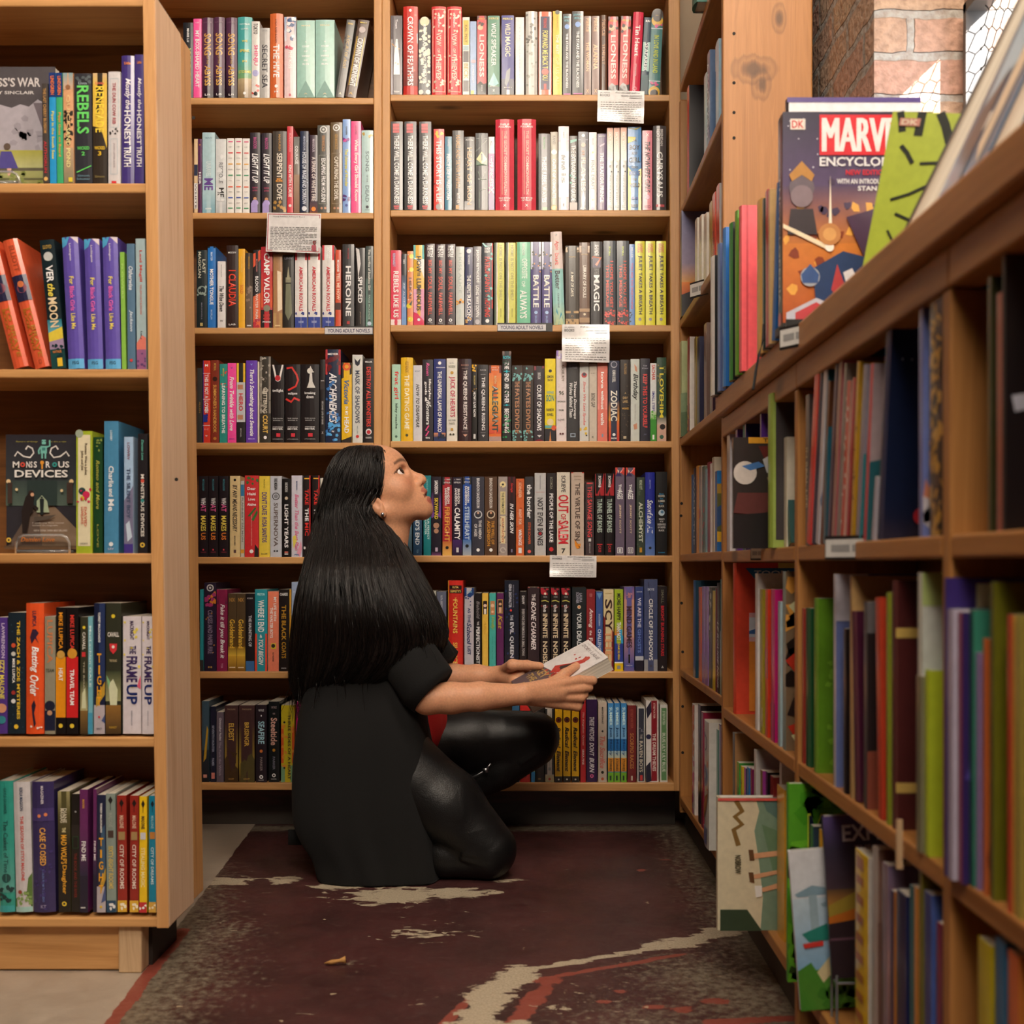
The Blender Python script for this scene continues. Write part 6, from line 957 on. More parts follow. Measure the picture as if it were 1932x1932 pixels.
# the large display books farther along the countertop
hx = lambda u, Y: (u - CX) * Y / F
ms = make_book(.02, .337, .185, '2a2430', (), ('b0,1,0,.02,5a4a8a',), True, True, 'e6e6ec')
put_book(ms, (hx(1482, 1.625), 1.625, CUTOP), 'large white-backed book behind the comic encyclopedia on the countertop', G2, 0, -math.pi / 2, .02)
enc = ['g0,1,0,.35,2a2a44,5a4a72', 'g0,1,.35,.62,5a4a6a,c87a3a', 'g0,1,.62,1,d8843a,b8552c', 'n0,1,.02,.3,dcdcf0,40,.006', 'n0,1,.4,.95,f0b050,30,.04', 'n0,1,.5,1,8a3c24,22,.04', 'n.05,.95,.3,.6,4a3a5a,16,.03',
       'b.05,.15,.035,.085,f0e4dc', 't.06,.14,.042,.078,c83a3a,DK', 'b.245,.86,.015,.205,e02838', 'u.26,.83,.03,.19,f4f2f4,MARVEL', 'u.268,.838,.03,.19,f4f2f4,MARVEL', 'u.276,.846,.03,.19,f4f2f4,MARVEL', 't.245,.9,.215,.258,f4f4f8,ENCYCLOPEDIA', 't.42,.7,.275,.3,e02838,NEW EDITION', 't.36,.8,.318,.342,f4f4f8,WITH AN INTRODUCTION BY', 't.5,.72,.352,.374,f4f4f8,STAN LEE',
       'd.125,.36,.085,6e6470', 'd.125,.4,.075,8a7a84', 'p c08a44,.04,.3,.125,.235,.21,.3,.19,.33,.125,.3,.06,.33', 'p 3a343c,.05,.46,.2,.46,.23,.58,.03,.58', 'p f8e8c8,.0,.53,.3,.63,.29,.65,.0,.55', 'p fff4e0,.315,.3,.33,.63,.3,.63', 'd.31,.64,.03,fffaf0', 'd.31,.58,.075,c88a54', 'd.31,.58,.045,e0a868',
       'p 27406e,.2,.74,.4,.66,.62,.7,.7,.86,.48,1,.22,.94', 'd.18,.78,.065,a8b0bc', 'p 3a5a94,.12,.77,.18,.72,.24,.77,.23,.81,.13,.81', 'p b84048,.36,.72,.42,.84,.4,.92,.32,.84', 'p e4e4ec,.4,.76,.46,.74,.5,.8,.43,.84', 'p 4a3050,.42,.5,.62,.46,.7,.66,.56,.72', 'p c8c8d8,.02,.95,.22,.88,.36,.92,.36,1,.02,1', 'p c84850,.08,.95,.22,.9,.29,.93,.22,1,.08,1']
ms = make_book(.034, .284, .2, '1c1a1e', [x for x in ('V.3,.9,.3,c8c8c8,ENCYCLOPEDIA', 'D.97,.3,d02c38')], enc, False, True, '4a4060')
put_book(ms, (hx(1465, 1.60), 1.578, CUTOP + .012), 'comic encyclopedia with a red title block, upright on the countertop', G2, 0, -math.pi / 2, .034)
st = MB(); xx = hx(1474, 1.56)
st.box(xx, xx + .15, 1.53, 1.60, 0, .004); st.box(xx, xx + .15, 1.53, 1.533, .004, .012); st.box(xx, xx + .15, 1.55, 1.60, .004, .0115)
o = link('book_stand', st.mesh('book_stand', [flat('black_plastic_stand', '141314', .4)])); o.location = (0, 0, CUTOP); tag(o, 'low black stand under the comic encyclopedia on the countertop', 'book stand')
grn = ['g0,1,0,1,b4c246,a8b83c'] + ['l 23261c,%.3f,%.2f,%.2f,%.2f,%.2f,%.2f,%.2f' % (w_, a, b, a + c, b + d, a + c * 2.0, b + d * 2.4) for w_, a, b, c, d in
       ((.05, .05, .0, .02, .05), (.06, .2, .0, .0, .06), (.06, .32, .0, .05, .07), (.05, .5, .0, -.03, .06), (.06, .62, .0, .04, .08), (.05, .75, .0, .03, .05), (.03, .1, .2, .05, .04), (.02, .25, .3, .12, -.01), (.02, .1, .52, .12, -.04), (.02, .15, .6, .1, .03), (.02, .5, .55, .1, .05), (.02, .3, .75, .15, -.03), (.015, .12, .7, .05, .06))]
ms = make_book(.008, .2, .17, 'c8cc60', (), grn + ['b.06,.2,.04,.085,c88a7a', 't.075,.185,.047,.078,e8d8c0,DK'], False, True, 'aebc40')
put_book(ms, (hx(1624, 1.41), 1.41, CUTOP + .034), 'lime-green picture book with black brush strokes, tilted on the countertop', G2, 0, -math.pi / 2 - R(24), .008, tilt=-R(11))
def leaner(u, Yn, D_, Ht, T, ang, base, side, label, cover=(), yaw=0.0):
    ms = make_book(T, Ht, D_, base, (), cover, True, True, side); rz = math.pi - yaw
    put_book(ms, (hx(u, Yn) + T / 2 + D_ * math.sin(yaw), Yn + D_ * math.cos(yaw), CUTOP), label, G2, -R(ang), rz, T)
leaner(1676, 1.22, .17, .30, .021, 26, '38302c', '3a3230', 'thick hardcover leaning back on the countertop, white page edge towards the camera', (), R(16.5))
leaner(1836, .97, .12, .27, .017, 25, '3a5a78', '3f6a8c', 'blue-covered hardcover leaning back on the countertop near the right edge', ('p 9ac4dc,.1,.1,.5,.05,.6,.5,.2,.6', 'p d8c8b0,.6,.4,.9,.3,.8,.9,.6,.8', 'd.5,.7,.08,f4f0e8', 'p 223048,.2,.6,.5,.5,.5,1,.1,1'))
leaner(2052, .765, .10, .24, .014, 24, 'b8343a', 'c8484a', 'red-covered hardcover leaning back on the countertop at the right edge', ('p f0c8b0,.1,.2,.5,.3,.4,.7,.1,.6', 'p 3a4a7a,.5,.5,.9,.4,.9,.9'))

G3 = 'children\'s books in the low cabinets'
rrow("""
1370 1376 795|c8c4c4/d8d4d8|pale grey comic at the back
1387 1391 788|6a3a9a/7a4ab0|purple comic
1400.5 1403 749 h|3a7a74/5aa49c|sea-green book with a music note||d.45,.16,.08,1a2a2a;l 1a2a2a,.05,.5,.16,.55,.08,.7,.09;t.3,.95,.19,.25,4ab8e0,Music
1404.5 1407 795|2a2860/322f6c|indigo starry book||n.05,.95,.05,.6,d8d8f0,12,.02
1433.5 1436 776|5a2a90/6a3aa4|violet book||d.5,.1,.2,e8b050
1381 1384 825 x=.312 t=.012|1c1a1c/38302f|dark comic with masked cartoon heroes|V.1,.9,.4,999,CITY|b.18,.6,.0,.055,e0a030;t.36,.56,.01,.045,332,TWO;p 6a2a28,.3,.08,.9,.08,1,.5,.5,.4;p c8c8c8,.35,.2,.55,.11,.75,.2,.7,.32,.4,.32;p 3a3a3c,.42,.2,.65,.2,.65,.26,.42,.26;d.14,.32,.14,dcd0c8;p 4a7ab8,.1,.26,.3,.22,.38,.26,.2,.3;p a8946a,.4,.36,.75,.36,.7,.46,.45,.48;d.9,.42,.1,d8ccc0;d.55,.56,.1,b8b0b0;p 6a3a38,.05,.5,.45,.5,.6,.62,.3,.7,0,.68;d.75,.9,.25,5a5658;p 2a2628,.0,.7,.7,.66,1,.8,1,1,0,1
1446 1456 741 h x=.352 t=.03|9cb84c/a8c060|lime-green book with a grey-shape cover||b.06,1,.04,.95,4a4648;d.6,.3,.34,6a2a2c;b.4,.9,.22,.36,7a3032;b.55,.85,.07,.11,d8a0b0
1478 1489 824 x=.37 t=.02|e4dcc8/e8e0cc|cream book with pages fanned
1486 1492 762 l=-20 x=.372|2f5a5c/35605f|teal comic with an armed cartoon man, leaning||p 2a4444,.2,.1,.9,.0,1,.4,.4,.4;t.5,1.3,.36,.43,d8e040,OF;d.75,.52,.24,d8b090;p 282420,.5,.42,1,.4,1,.47,.55,.48;p 6a6440,.4,.65,1,.6,1,.9,.3,.95;d.3,.72,.17,f4e8ec;t.18,.43,.685,.705,d84060,NETFLIX;t.2,.41,.73,.745,888,A NEW SERIES;t.55,1.2,.83,.88,f0f0f0,MAX;t.45,1.2,.9,.93,ccc,Illustrated
""", .677, 'low cabinet upper row, beside the corner bookcase', G3, ymax=2.145, ymin=1.59)
rrow("""
1381 1386 1062 h|d8452e/df4a34|tall orange-red book with a blue triangle||b.6,1,0,.6,e8d880;p 2a7ab8,.15,.035,1,.035,.45,.2;t.27,.75,.05,.085,e8f0f8,TOON;b.2,1,.33,.52,e8b8c0;b.2,1,.36,.49,d8e4f0;p 3a6ab0,.2,.45,.5,.4,1,.45,1,.47,.2,.47;b.2,1,.52,.98,e8923a;p 5aa0a0,.4,.85,.5,.8,.6,.9,.5,.96;d.45,.84,.06,e0a0a0
1424 1429 1082|f0ecea/f4f0ee|white-fronted book
1433 1438 1112|b0a032/a8982e|olive-yellow book|B.82,.95,e8e4e0
1443 1448 1112|e04a2c/d84028|vermilion book|G.4,.6,d02850,34408a
1454 1461 1112|d0207c/c41c74|magenta book|B.75,1,6a1a4a
1467 1472 1135|a8c8d4/b4d0da|pale blue thin book
1476 1482 1078|8a9a94/7f6a52|book with a fiery painted cover||n0,1,.05,.4,e0a048,24,.12;n0,1,.3,.7,201a18,16,.14;n0,1,.45,.9,c83a28,18,.12;n0,1,.1,.95,d8d8a8,18,.08;n0,1,.5,.95,2a2020,10,.14
""", .388, 'low cabinet middle row, beside the corner bookcase', G3, ymax=2.145, ymin=1.59)
rrow("""
1381.5 1386 1384|6a6a70/b98a5c|book with a tan board cover
1390 1394 1440|3a9a3a/4aa848|green book with a lime top|B0,.2,c8d030
1397 1400 1447|e8d030/d8c030|narrow yellow book|N.1,.6,333,8,.2
1403 1406.5 1450|d87ab8/2a3a6a|narrow pink-and-blue book
1408.5 1413 1450|2a8ad0/2a7ac0|bright blue book
1415 1419 1452|8a1c60/7a1854|plum book
1422 1426 1416|d8d0cc/c9c2bc|pale grey tall book
1434 1438 1455|8a6a3a/9a3a8a|orange-and-purple patterned book||n0,1,.05,.8,d8a040,10,.12
1444 1448 1458 x=.368|16161c/16161c|black book
1452 1458 1467 x=.373|8a2426/7f2224|dark red book with pages showing
1470 1474 1440 x=.382|e6e0e4/e6e0e4|white book with a dark purple motif||p 4a2858,0,.3,.6,.15,1,.2,1,1,.2,1;p f0ecf0,.3,.3,.8,.22,.8,.3,.4,.38
""", .10, 'low cabinet bottom row, beside the corner bookcase', G3, ymax=2.145, ymin=1.762)
# covers turned to face the camera, sticking out of the bottom row
bch = ['b0,1,0,1,7f9a84', 'p ddd0b0,0,0,.31,0,.34,.1,.3,.25,.34,.5,.37,.75,.35,1,0,1', 'p 5f7f78,.36,0,1,0,1,.35,.7,.3,.4,.1', 'p 6a8a6a,.36,.2,.9,.4,1,.75,.45,.55', 'l 8a6a3a,.04,.15,.02,.2,.1,.14,.14,.2,.2,.13,.24,.17,.36', 'p 8a7a6a,.5,.0,.75,.0,.68,.15,.55,.22', 'p 8a7a6a,.72,.98,.72,.84,.9,.92,1,.97',
       'p e0a880,.28,.42,.55,.39,.55,.43,.28,.46', 'p b08a4a,.52,.4,.72,.46,.72,.56,.5,.58,.5,.47', 'p e8d428,.7,.47,.95,.43,1,.5,.95,.6,.72,.58', 'p e0a880,.28,.58,.5,.54,.5,.57,.3,.61', 'p e0a880,.35,.68,.68,.59,.7,.63,.37,.71', 'p 6a4a30,.25,.39,.29,.39,.3,.47,.26,.47', 'p 6a4a30,.25,.56,.29,.56,.3,.64,.26,.63', 'p f4f0ec,.3,.66,.36,.66,.36,.74,.31,.75', 'p e0a880,.78,.35,.9,.33,.95,.4,.85,.46', 'k.14,.19,.43,.57,332,NOBROW', 'p 3a4a36,.02,.84,.24,.84,.36,1,.02,1', 'b0,1,0,.02,e06058']
ms = make_book(.022, .2, .185, 'd8ccb0', (), bch, True, True, '7f9a84')
put_book(ms, (hx(1352, 1.77), 1.772, .10), 'green beach-scene picture book turned on its side, sticking out of the bottom row', G3, 0, -math.pi / 2, .022)
rrow("""
1464 1487 1491 x=.372 t=.05|e0a838/dca534|plain mustard-yellow book||
""", .10, 'bottom row, right of the green beach-scene book', G3, ymax=1.755, ymin=1.6)
myb = ['n0,1,0,1,6fc030,60,.12', 'n0,1,0,1,4a9a24,50,.1', 't.16,.42,.15,.38,c8e040,MY', 't.17,.41,.16,.37,15203a,MY', 't.52,.98,.16,.37,15203a,BIRD', 'p 5a3a28,.05,.9,.1,.62,.2,.7,.3,.6,.26,.72,.35,.75,.2,.82,.2,.95', 'n0,.3,.85,1,2a4a1a,10,.04']
ms = make_book(.012, .262, .165, '4a9a2c', (), myb, True, True, '5aa82c')
put_book(ms, (hx(1484, 1.548), 1.548, .10), 'bright green picture book facing out, dark blue title letters, bottom row', G3, 0, -math.pi / 2, .012)
rrow("""
1528 1534 1560|3a5060/33485a|slate book tucked behind
1545 1548 1566|e0a030/e0a030|narrow orange-yellow book tucked behind
""", .10, 'bottom row, between the bright green and mushroom covers', G3, X=.368, ymax=1.53, ymin=1.46)
msh = ['g0,1,0,.3,e8e8ec,dfe4ea', 'g0,1,.3,.75,c8dce8,8ab8dc', 'b0,1,.75,1,5a9a3c', 'u.32,.5,.1,.14,4a4a5a,C', 'p 8aa8b8,.02,.27,.15,.22,.36,.26,.3,.28,.04,.29', 'p 9ab4c4,.2,.34,.42,.28,.7,.33,.6,.36,.22,.36', 'b.12,.18,.28,.55,a4bcc8', 'b.4,.47,.35,.55,a4bcc8', 'p d8843a,.45,.44,.7,.36,.95,.42,.9,.46,.5,.46', 'p 2f8a7c,.05,.52,.25,.46,.5,.5,.6,.56,.1,.57', 'p e0d0a0,.25,.56,.42,.56,.36,.68,.1,.9,.05,.85,.25,.66', 'p e0d0a0,.5,.58,.68,.58,.6,.78,.95,.96,.35,.96,.48,.8', 'p 4a8a30,0,.75,.1,.7,.25,.95,.9,.93,1,1,0,1', 'n0,1,.85,1,3a7a28,26,.05', 'p d84038,.05,.58,.2,.57,.2,.6,.06,.61', 'p d8843a,.6,.8,.8,.77,.85,.82,.65,.83']
ms = make_book(.010, .197, .17, 'e4e4e8', (), msh, True, True, 'd8dce0')
put_book(ms, (hx(1509, 1.446), 1.446, .1005), 'pale mushroom-forest picture book facing out, tilted left, bottom row', G3, 0, -math.pi / 2, .010, tilt=R(4.5))
exl = ['g0,1,0,.2,5a4a80,3a3448', 'g0,1,.2,.45,3a3448,4a3a44', 'g0,1,.45,.6,6a5038,c88a3c', 'b0,1,.6,1,33262c', 'p a89038,0,.55,.4,.42,1,.4,1,.5,.5,.52,0,.62', 'p c87028,0,.62,.4,.54,1,.5,1,.58,0,.66', 'b0,1,.75,.765,6a4a5a', 't.16,.98,.055,.16,e8e4ea,EXPLORER', 't.26,.95,.185,.215,b8a8b8,THE LOST ISLANDS', 't.3,.7,.9,.92,c8b8a8,CREATED BY']
ms = make_book(.010, .196, .14, '241c2c', (), exl, True, True, '4a3a60')
put_book(ms, (hx(1566, 1.42), 1.415, .151), 'purple adventure comic with white title, facing out on a small stand, bottom row', G3, 0, -math.pi / 2, .010, tilt=R(3.5))
st = MB(); x0 = hx(1575, 1.41)
st.tube([(x0, 1.400, 0), (x0, 1.400, .05), (x0 + .0, 1.424, .05), (x0, 1.424, .0)], .0018, 6); st.tube([(x0 + .07, 1.400, 0), (x0 + .07, 1.400, .05), (x0 + .07, 1.424, .05), (x0 + .07, 1.424, 0)], .0018, 6); st.tube([(x0, 1.400, .049), (x0 + .07, 1.400, .049)], .0018, 6)
st.tube([(x0, 1.400, .05), (x0, 1.400, .058)], .0018, 6)
o = link('book_stand', st.mesh('book_stand', [flat('clear_grey_wire', '9aa0a4', .25, Metallic=.6)])); o.location = (0, 0, .10); tag(o, 'small wire stand holding up the purple adventure comic', 'book stand')
rrow("""
1611 1643 1620 t=.05|edc51c/d8d0c8|yellow-and-brown striped hardcover|B.02,.08,b86a20,.2,.75;B.11,.15,b86a20,.2,.75;B.2,.24,b86a20,.2,.75;B.29,.33,b86a20,.2,.75;B.38,.42,b86a20,.2,.75;B.47,.51,b86a20,.2,.75;B.56,.6,b86a20,.2,.75;B.65,.69,b86a20,.2,.75;B.74,.78,b86a20,.2,.75;B.83,.87,b86a20,.2,.75;B.92,.96,b86a20,.2,.75
1645 1660 1603 t=.02|c4b8b0/8a6a5e|tall grey-topped book with brown cover||b0,1,.3,1,7a5a50
1664 1676 1634 t=.02|9a8490/b88a8a|mauve book fading to pink||g0,1,0,.35,7a6a8c,b08a90;g0,1,.35,1,b88a88,6a4a48
1679 1688 1683 t=.012|3a2a5a/c07a3a|narrow navy-and-orange book
1690 1713 1692 t=.03|1c2450/1a2860|dark navy book with white page top
1716 1722 1672 t=.008|2a6a70/2a6a70|thin teal book
1724 1730 1676 t=.008|d8924a/c8843c|thin orange book
1734 1740 1643 t=.012|7a7220/85801f|tall olive-yellow book
1742 1764 1690 t=.02|3a4a88/5a74c4|cobalt book with a white shape||p e8e4ec,.2,.6,.6,.55,.6,.75,.2,.8
1766 1782 1746 t=.014|8a2050/152040|crimson-spined navy book shading to teal||g0,1,.3,.8,1a2448,1f8a94;d.4,.5,.1,8ab050
""", .10, 'bottom row of the middle low cabinet', G3, ymax=1.34, ymin=1.02)
rrow("""
1519 1526 743|5c5454/4a4444|dark grey comic with cream lettering|V.35,.75,.4,e8dcb8,IN REAL LIFE
1520 1528 673 l=18|e23430/e23430|bright red book leaning
1531 1536 678 l=16|22284a/22284a|navy-spined white book leaning|B0,1,d8d4d8,0,.3
1537 1543 676 l=18|c9c6cc/d0ccd4|white book with pink and grey scribbles, leaning||n0,1,.1,.9,d070a0,14,.08;n0,1,.1,.9,7a8aa8,14,.08
1546 1550 722 l=16|7a4a30/6a4028|rust-brown book leaning
1552 1558 655 l=6|1f5a6a/1f5f74|tall petrol-blue book
1560 1565 676 l=16|3a3054/4a2a38|dark violet book leaning
1567 1573 678 l=16|a87a6a/c06a74|dusty rose book leaning
1577 1581 690 l=16|8a8078/9a9088|taupe book leaning
1584 1590 722 l=14|d8503a/d8a898|coral-and-white book leaning|N.1,.9,f0e4d8,12,.25
1595 1600 716 l=14|c02c34/8a2028|crimson book leaning
1603 1608 686 l=14|d8a828/c89a28|mustard book leaning|N.2,.9,5a3a1a,10,.2
1613 1621 692 l=16|8e8a9e/9a96a8|lilac-grey book leaning||p 3a8a94,0,.5,1,.4,1,1,0,1;p e8d8b0,.3,.1,.7,.1,.6,.4,.3,.4
1628 1634 690 l=14|d84050/b8a4a8|pink-red book leaning||p 2f6a74,0,.55,1,.4,1,1,0,1
1643 1648 900 l=8|b8b4c4/d0ccd8|short pale lilac book
1652 1664 562 h l=20 t=.018|1c2a50/182444|tall navy hardcover with gold lettering and red badge||n.05,.95,.05,.4,c8d0e0,6,.01;t.55,.95,.55,.565,d8a860,Let us be;t.57,.95,.575,.59,c8c0b0,the light;t.55,.9,.6,.615,c8c0b0,that leads;t.5,.9,.69,.705,d88a4a,Once there;t.48,.95,.715,.73,c8c0b0,was a child;t.45,.95,.765,.78,d88a4a,Read along;d.32,.9,.07,c83040;t.45,.9,.895,.905,aab,BOOKS
1733 1748 580 t=.012|6a78b8/7886c8|periwinkle book with patches of colour||n0,1,.3,.95,d88a6a,14,.14;n0,1,.5,.95,d8d0d8,8,.12
1752 1782 493 t=.035|2c221f/241d1d|black-and-gold checked book|N.01,.99,c89838,70,.2;N.01,.99,2c221f,40,.14
""", .677, 'upper row of the middle low cabinet', G3, ymax=1.56, ymin=1.02)
rrow("""
1513 1516 1148|a83c30/a03a30|thin brick-red book
1517 1526 1148 h|1a5434/175030|dark bottle-green book
1533 1545 1129 h t=.022|6a9a26/5f8f22|moss-green embossed hardcover||n.1,.9,.05,.95,7cae34,60,.04;d.3,.75,.03,e0602c
1572 1577 1083|ccc8d2/6a78b0|pale book with a lilac-blue cover||b0,.3,0,.22,d0ccd8;p 4a5a9a,.3,0,1,0,1,1,.2,1;p d8c850,.2,.75,.6,.7,.5,.95,.2,.95
1591 1596 1186|1f191d/1c171b|slim black book
1603 1607 1086|a88454/c09a66|tall kraft-brown book||t.3,.95,.08,.11,443,Memories
1610 1622 1155 h l=-7 t=.02|58203c/4a1a34|burgundy hardcover leaning left||b.3,.6,.9,.96,a8843a
1629 1636 1136|4c484c/2a2426|dark grey book with a copper foot||p 8a4a3a,0,.72,1,.68,1,1,0,1;b0,1,.0,.15,6a686a
1656 1668 1128 l=-6 t=.016|cf4a30/c8442c|brick-orange book
1672 1676 1118|8aa02c/98a030|thin yellow-green book
1680 1690 1095 h t=.03|5a2426/4f2022|leather-brown binding with gold bands||b0,1,.19,.23,d0b060;b0,1,.81,.85,d0b060;b.2,.3,0,1,6a2c2c
1731 1740 1080 t=.02|d8dcd0/cfd4cc|pale book with a navy label||b0,.9,0,.12,b8cc80;b.25,1,.2,.95,26386c;p d8b048,.55,.32,.8,.3,.75,.4,.75,.75,.9,.8,.5,.8,.65,.75,.65,.42
1728 1737 1276 t=.014|7a765c/8a8668|short khaki book
1742 1752 1265 h t=.02|c0d030/78b03a|bright lime hardcover with a zigzag joint||p c4d838,.0,0,.22,0,.3,.05,.2,.1,.3,.15,.2,.2,.3,.25,.2,.3,.3,.35,.2,.4,.3,.45,.2,.5,.3,.55,.2,.6,.3,.65,.2,.7,.3,.75,.2,.8,.3,.85,.2,.9,.3,.95,.2,1,0,1
""", .388, 'middle row of the middle low cabinet', G3, ymax=1.56, ymin=1.019)
rrow("""
1781 1785 1090 x=.352|3a2a70/40307a|indigo book with a cream block letter||b.2,1,.02,.1,e4dcb8;b.55,.8,.1,.35,e4dcb8
1787 1797 1150 x=.352|b4acc4/c4bcd0|lilac-and-white book
1806 1815 1155|8a2c4c/3a2a66|wine-red book with a violet cover||n0,1,.1,.9,5a4aa0,10,.14;d.4,.08,.15,e0902c
1828 1836 1150|1f5a48/3f8f78|green-teal book
1840 1846 1232|8a7aa8/9a80b0|lilac book
1852 1862 1206 h t=.016|d06a2c/b85e26|orange book with painted fruit||n0,1,.4,.95,8a3c1c,14,.1;d.5,.55,.12,6a5a9a;d.5,.7,.18,8a9a3a
1868 1876 1098 t=.016|6a6a1e/74741f|tall olive-green book
1900 1910 1160 t=.014|d8482a/d0a04a|red-orange book
1916 1926 1160 t=.014|b8a850/a89a48|straw-yellow book
""", .388, 'low cabinet at the frame\'s right edge, middle row', G3, ymax=.994, ymin=.6)
rrow("""
1864 1870 520|4a4a24/3a3a20|dark olive book
1880 1890 550|a85a48/1b1718|terracotta-spined black book
1890 1896 370 h|201c20/1d191c|black hardcover with a white swirl||l c8ccdc,.12,.0,.05,.25,.2,.2,.3,.5,.4,.7,.3,.95,.2;l c8ccdc,.1,.4,.42,.25,.6,.05,.62
""", .677, 'low cabinet at the frame\'s right edge, upper row', G3, ymax=.994, ymin=.6)
rrow("""
1843 1868 1786 t=.03|c8b41c/d0bc1e|acid-yellow book
1876 1896 1780 t=.02|1f6a94/a8b4bc|blue-topped white book||b0,1,0,.35,1f6a94
1900 1925 1806 t=.02|d86a30/d8843c|orange book with a cream foot|G.4,1,d86a30,e8d8a0
""", .10, 'low cabinet at the frame\'s right edge, bottom row', G3, ymax=.994, ymin=.6)
ms = make_book(.05, .2, .15, '3a7a70', (), (), True, True, '3a7a70')
put_book(ms, (.335, 2.40, 1.7995), 'green-covered book overhanging the corner bookcase\'s topmost shelf', G1, 0, -math.pi / 2, .05)

# ---------------------------------------------------------------- covers facing out on the left bookcase
war = ['b0,1,0,1,575256', 't.2,.54,.09,.165,d8d2d2,BESS\'S', 't.565,.83,.09,.165,d8d2d2,WAR', 't.15,.76,.2,.235,dcd8d8,JENNY SINCLAIR', 'p b4aeb8,0,.4,.3,.3,.5,.34,.6,.31,.7,.33,.8,.27,.85,.29,1,.27,1,.7,0,.72', 'n.5,1,.4,.7,a49ea8,16,.05', 'p 7a7078,.75,.3,.8,.4,.95,.7,1,.72,1,.3', 'g0,1,.69,.83,b4b050,c4c48c', 'g0,1,.83,1,b8bc7c,8a8a58', 'b0,1,.835,.86,6a6454', 'd.45,.66,.04,6a5a50', 'p 5a5298,.38,.7,.5,.7,.58,.84,.34,.84', 'p e0b0a0,.45,.84,.5,.84,.49,.9,.46,.9', 'b0,1,.92,.935,6a6a4c', 'n0,1,.86,.98,8a9450,26,.03']
ms = faceout(166 / SL, 232 / SL, .016, '575256', war, spine='3a3638')
put_book(ms, (lx(-75), YL + .035, lz(345) + .0005), 'grey book with a meadow cover facing out, left bookcase, top shelf', 'books in the left bookcase', 0, -math.pi / 2, .016)
mon = ['g0,1,0,.4,322f36,3c4044', 'g0,1,.4,.62,3f4a48,5a6a60', 'p 8a7460,.0,1,.4,.6,.62,.6,1,.85,1,1', 'p 6a5a50,.0,1,.35,.64,.42,.62,.5,1', 'u.14,.43,.055,.07,b8b050,Beware of things', 'u.58,.82,.055,.07,b8b050,that clink at night', 'l e8e4e0,.02,.12,.19,.16,.15,.24,.19,.33,.2,.38,.16,.36,.12,.3,.1,.27,.13', 'l e8e4e0,.02,.86,.19,.82,.15,.74,.19,.65,.2,.6,.16,.62,.12,.68,.1,.71,.13', 'b.49,.545,.045,.085,7cc4b8', 'd.5,.06,.007,333', 'd.535,.06,.007,333', 'b.475,.56,.1,.165,7cc4b8', 'b.495,.54,.115,.14,4a8a88', 'b.485,.507,.165,.21,7cc4b8', 'b.53,.552,.165,.21,7cc4b8', 'l 7cc4b8,.02,.475,.11,.45,.14,.455,.17', 'l 7cc4b8,.02,.56,.11,.6,.1,.6,.05',
       't.1,.19,.235,.29,f0ece8,M', 'd.235,.263,.033,e05848', 'd.235,.263,.014,3a3a3e', 't.285,.37,.235,.29,f0ece8,NS', 't.385,.43,.235,.29,f0ece8,S', 'l e8a03a,.02,.5,.25,.5,.3', 'd.5,.245,.026,e8a03a', 't.55,.61,.235,.29,f0ece8,R', 'd.67,.263,.033,3a9a94', 'd.67,.263,.014,3a3a3e', 't.72,.87,.235,.29,f0ece8,US', 't.13,.85,.31,.375,f0ece8,DEVICES', 'b.3,.7,.4,.62,33403e', 'p a8b89a,.43,.68,.43,.58,.5,.53,.57,.58,.6,.68', 'p 2a3030,.47,.56,.53,.56,.52,.7,.48,.7', 'd.5,.55,.014,2a3030', 'd.05,.41,.03,f0d0a0', 'd.9,.41,.03,f0d0a0', 'd.16,.48,.02,e8d0a0', 'd.77,.49,.02,e8d0a0', 'b.04,.1,.42,.6,4a3a34', 'b.84,.92,.42,.6,4a3a34', 'p 2e2624,.23,.67,.28,.55,.34,.5,.4,.55,.38,.68,.34,.7,.3,.86,.24,.86', 'd.36,.51,.035,3a2a24', 'd.375,.525,.025,d8a888', 'p 2e2624,.36,.6,.46,.64,.45,.66,.36,.63', 'p 5a5048,.4,.72,.7,.7,.6,.74,.4,.76',
       'u.38,.8,.765,.78,d8d0c8,I wish my first novel', 'u.38,.72,.787,.802,d8d0c8,had been this imaginative', 'u.4,.85,.83,.845,d8d0c8,NEW YORK TIMES BESTSELLING', 'w.22,.68,.895,.935,e88a3c,Damien Love', 'd.06,.92,.033,f0c850', 'd.06,.92,.015,333', 'g0,1,.97,1,5a4a3c,7a5a40']
ms = faceout(141 / SL, 219 / SL, .018, '36343a', mon, spine='2a282c')
put_book(ms, (lx(-1), YL + .032, lz(1044) + .0068), 'dark book with robot and lamplit street cover facing out, left bookcase, third shelf', 'books in the left bookcase', 0, -math.pi / 2, .018)
M_ACR = NT('clear_acrylic').set(Base_Color=(.9, .92, .94, 1), Roughness=.08, Transmission_Weight=.85, IOR=1.45).m
def stand(u0, u1, v0, v1, label):
    z0 = lz(v1); y = YL + .006; mb = MB(); h = lz(v0) - z0; x0, x1 = lx(u0), lx(u1); c = .012
    pts = [(x0, y, 0), (x0, y, h - c), (x0 + c * .4, y, h - c * .3), (x0 + c, y, h)] + [(x1 - c, y, h), (x1 - c * .4, y, h - c * .3), (x1, y, h - c), (x1, y, 0)]
    mb.tube(pts, .0022, 8); mb.box(x0, x1, y, y + .045, -.0, .0055)
    o = link('book_stand', mb.mesh('book_stand', [M_ACR], True)); o.location = (0, 0, z0 + .0002); tag(o, label, 'book stand')
stand(-60, 33, 322, 345, 'clear acrylic stand in front of the grey meadow-cover book')
stand(27, 128, 1010, 1044, 'clear acrylic stand in front of the dark robot-cover book')
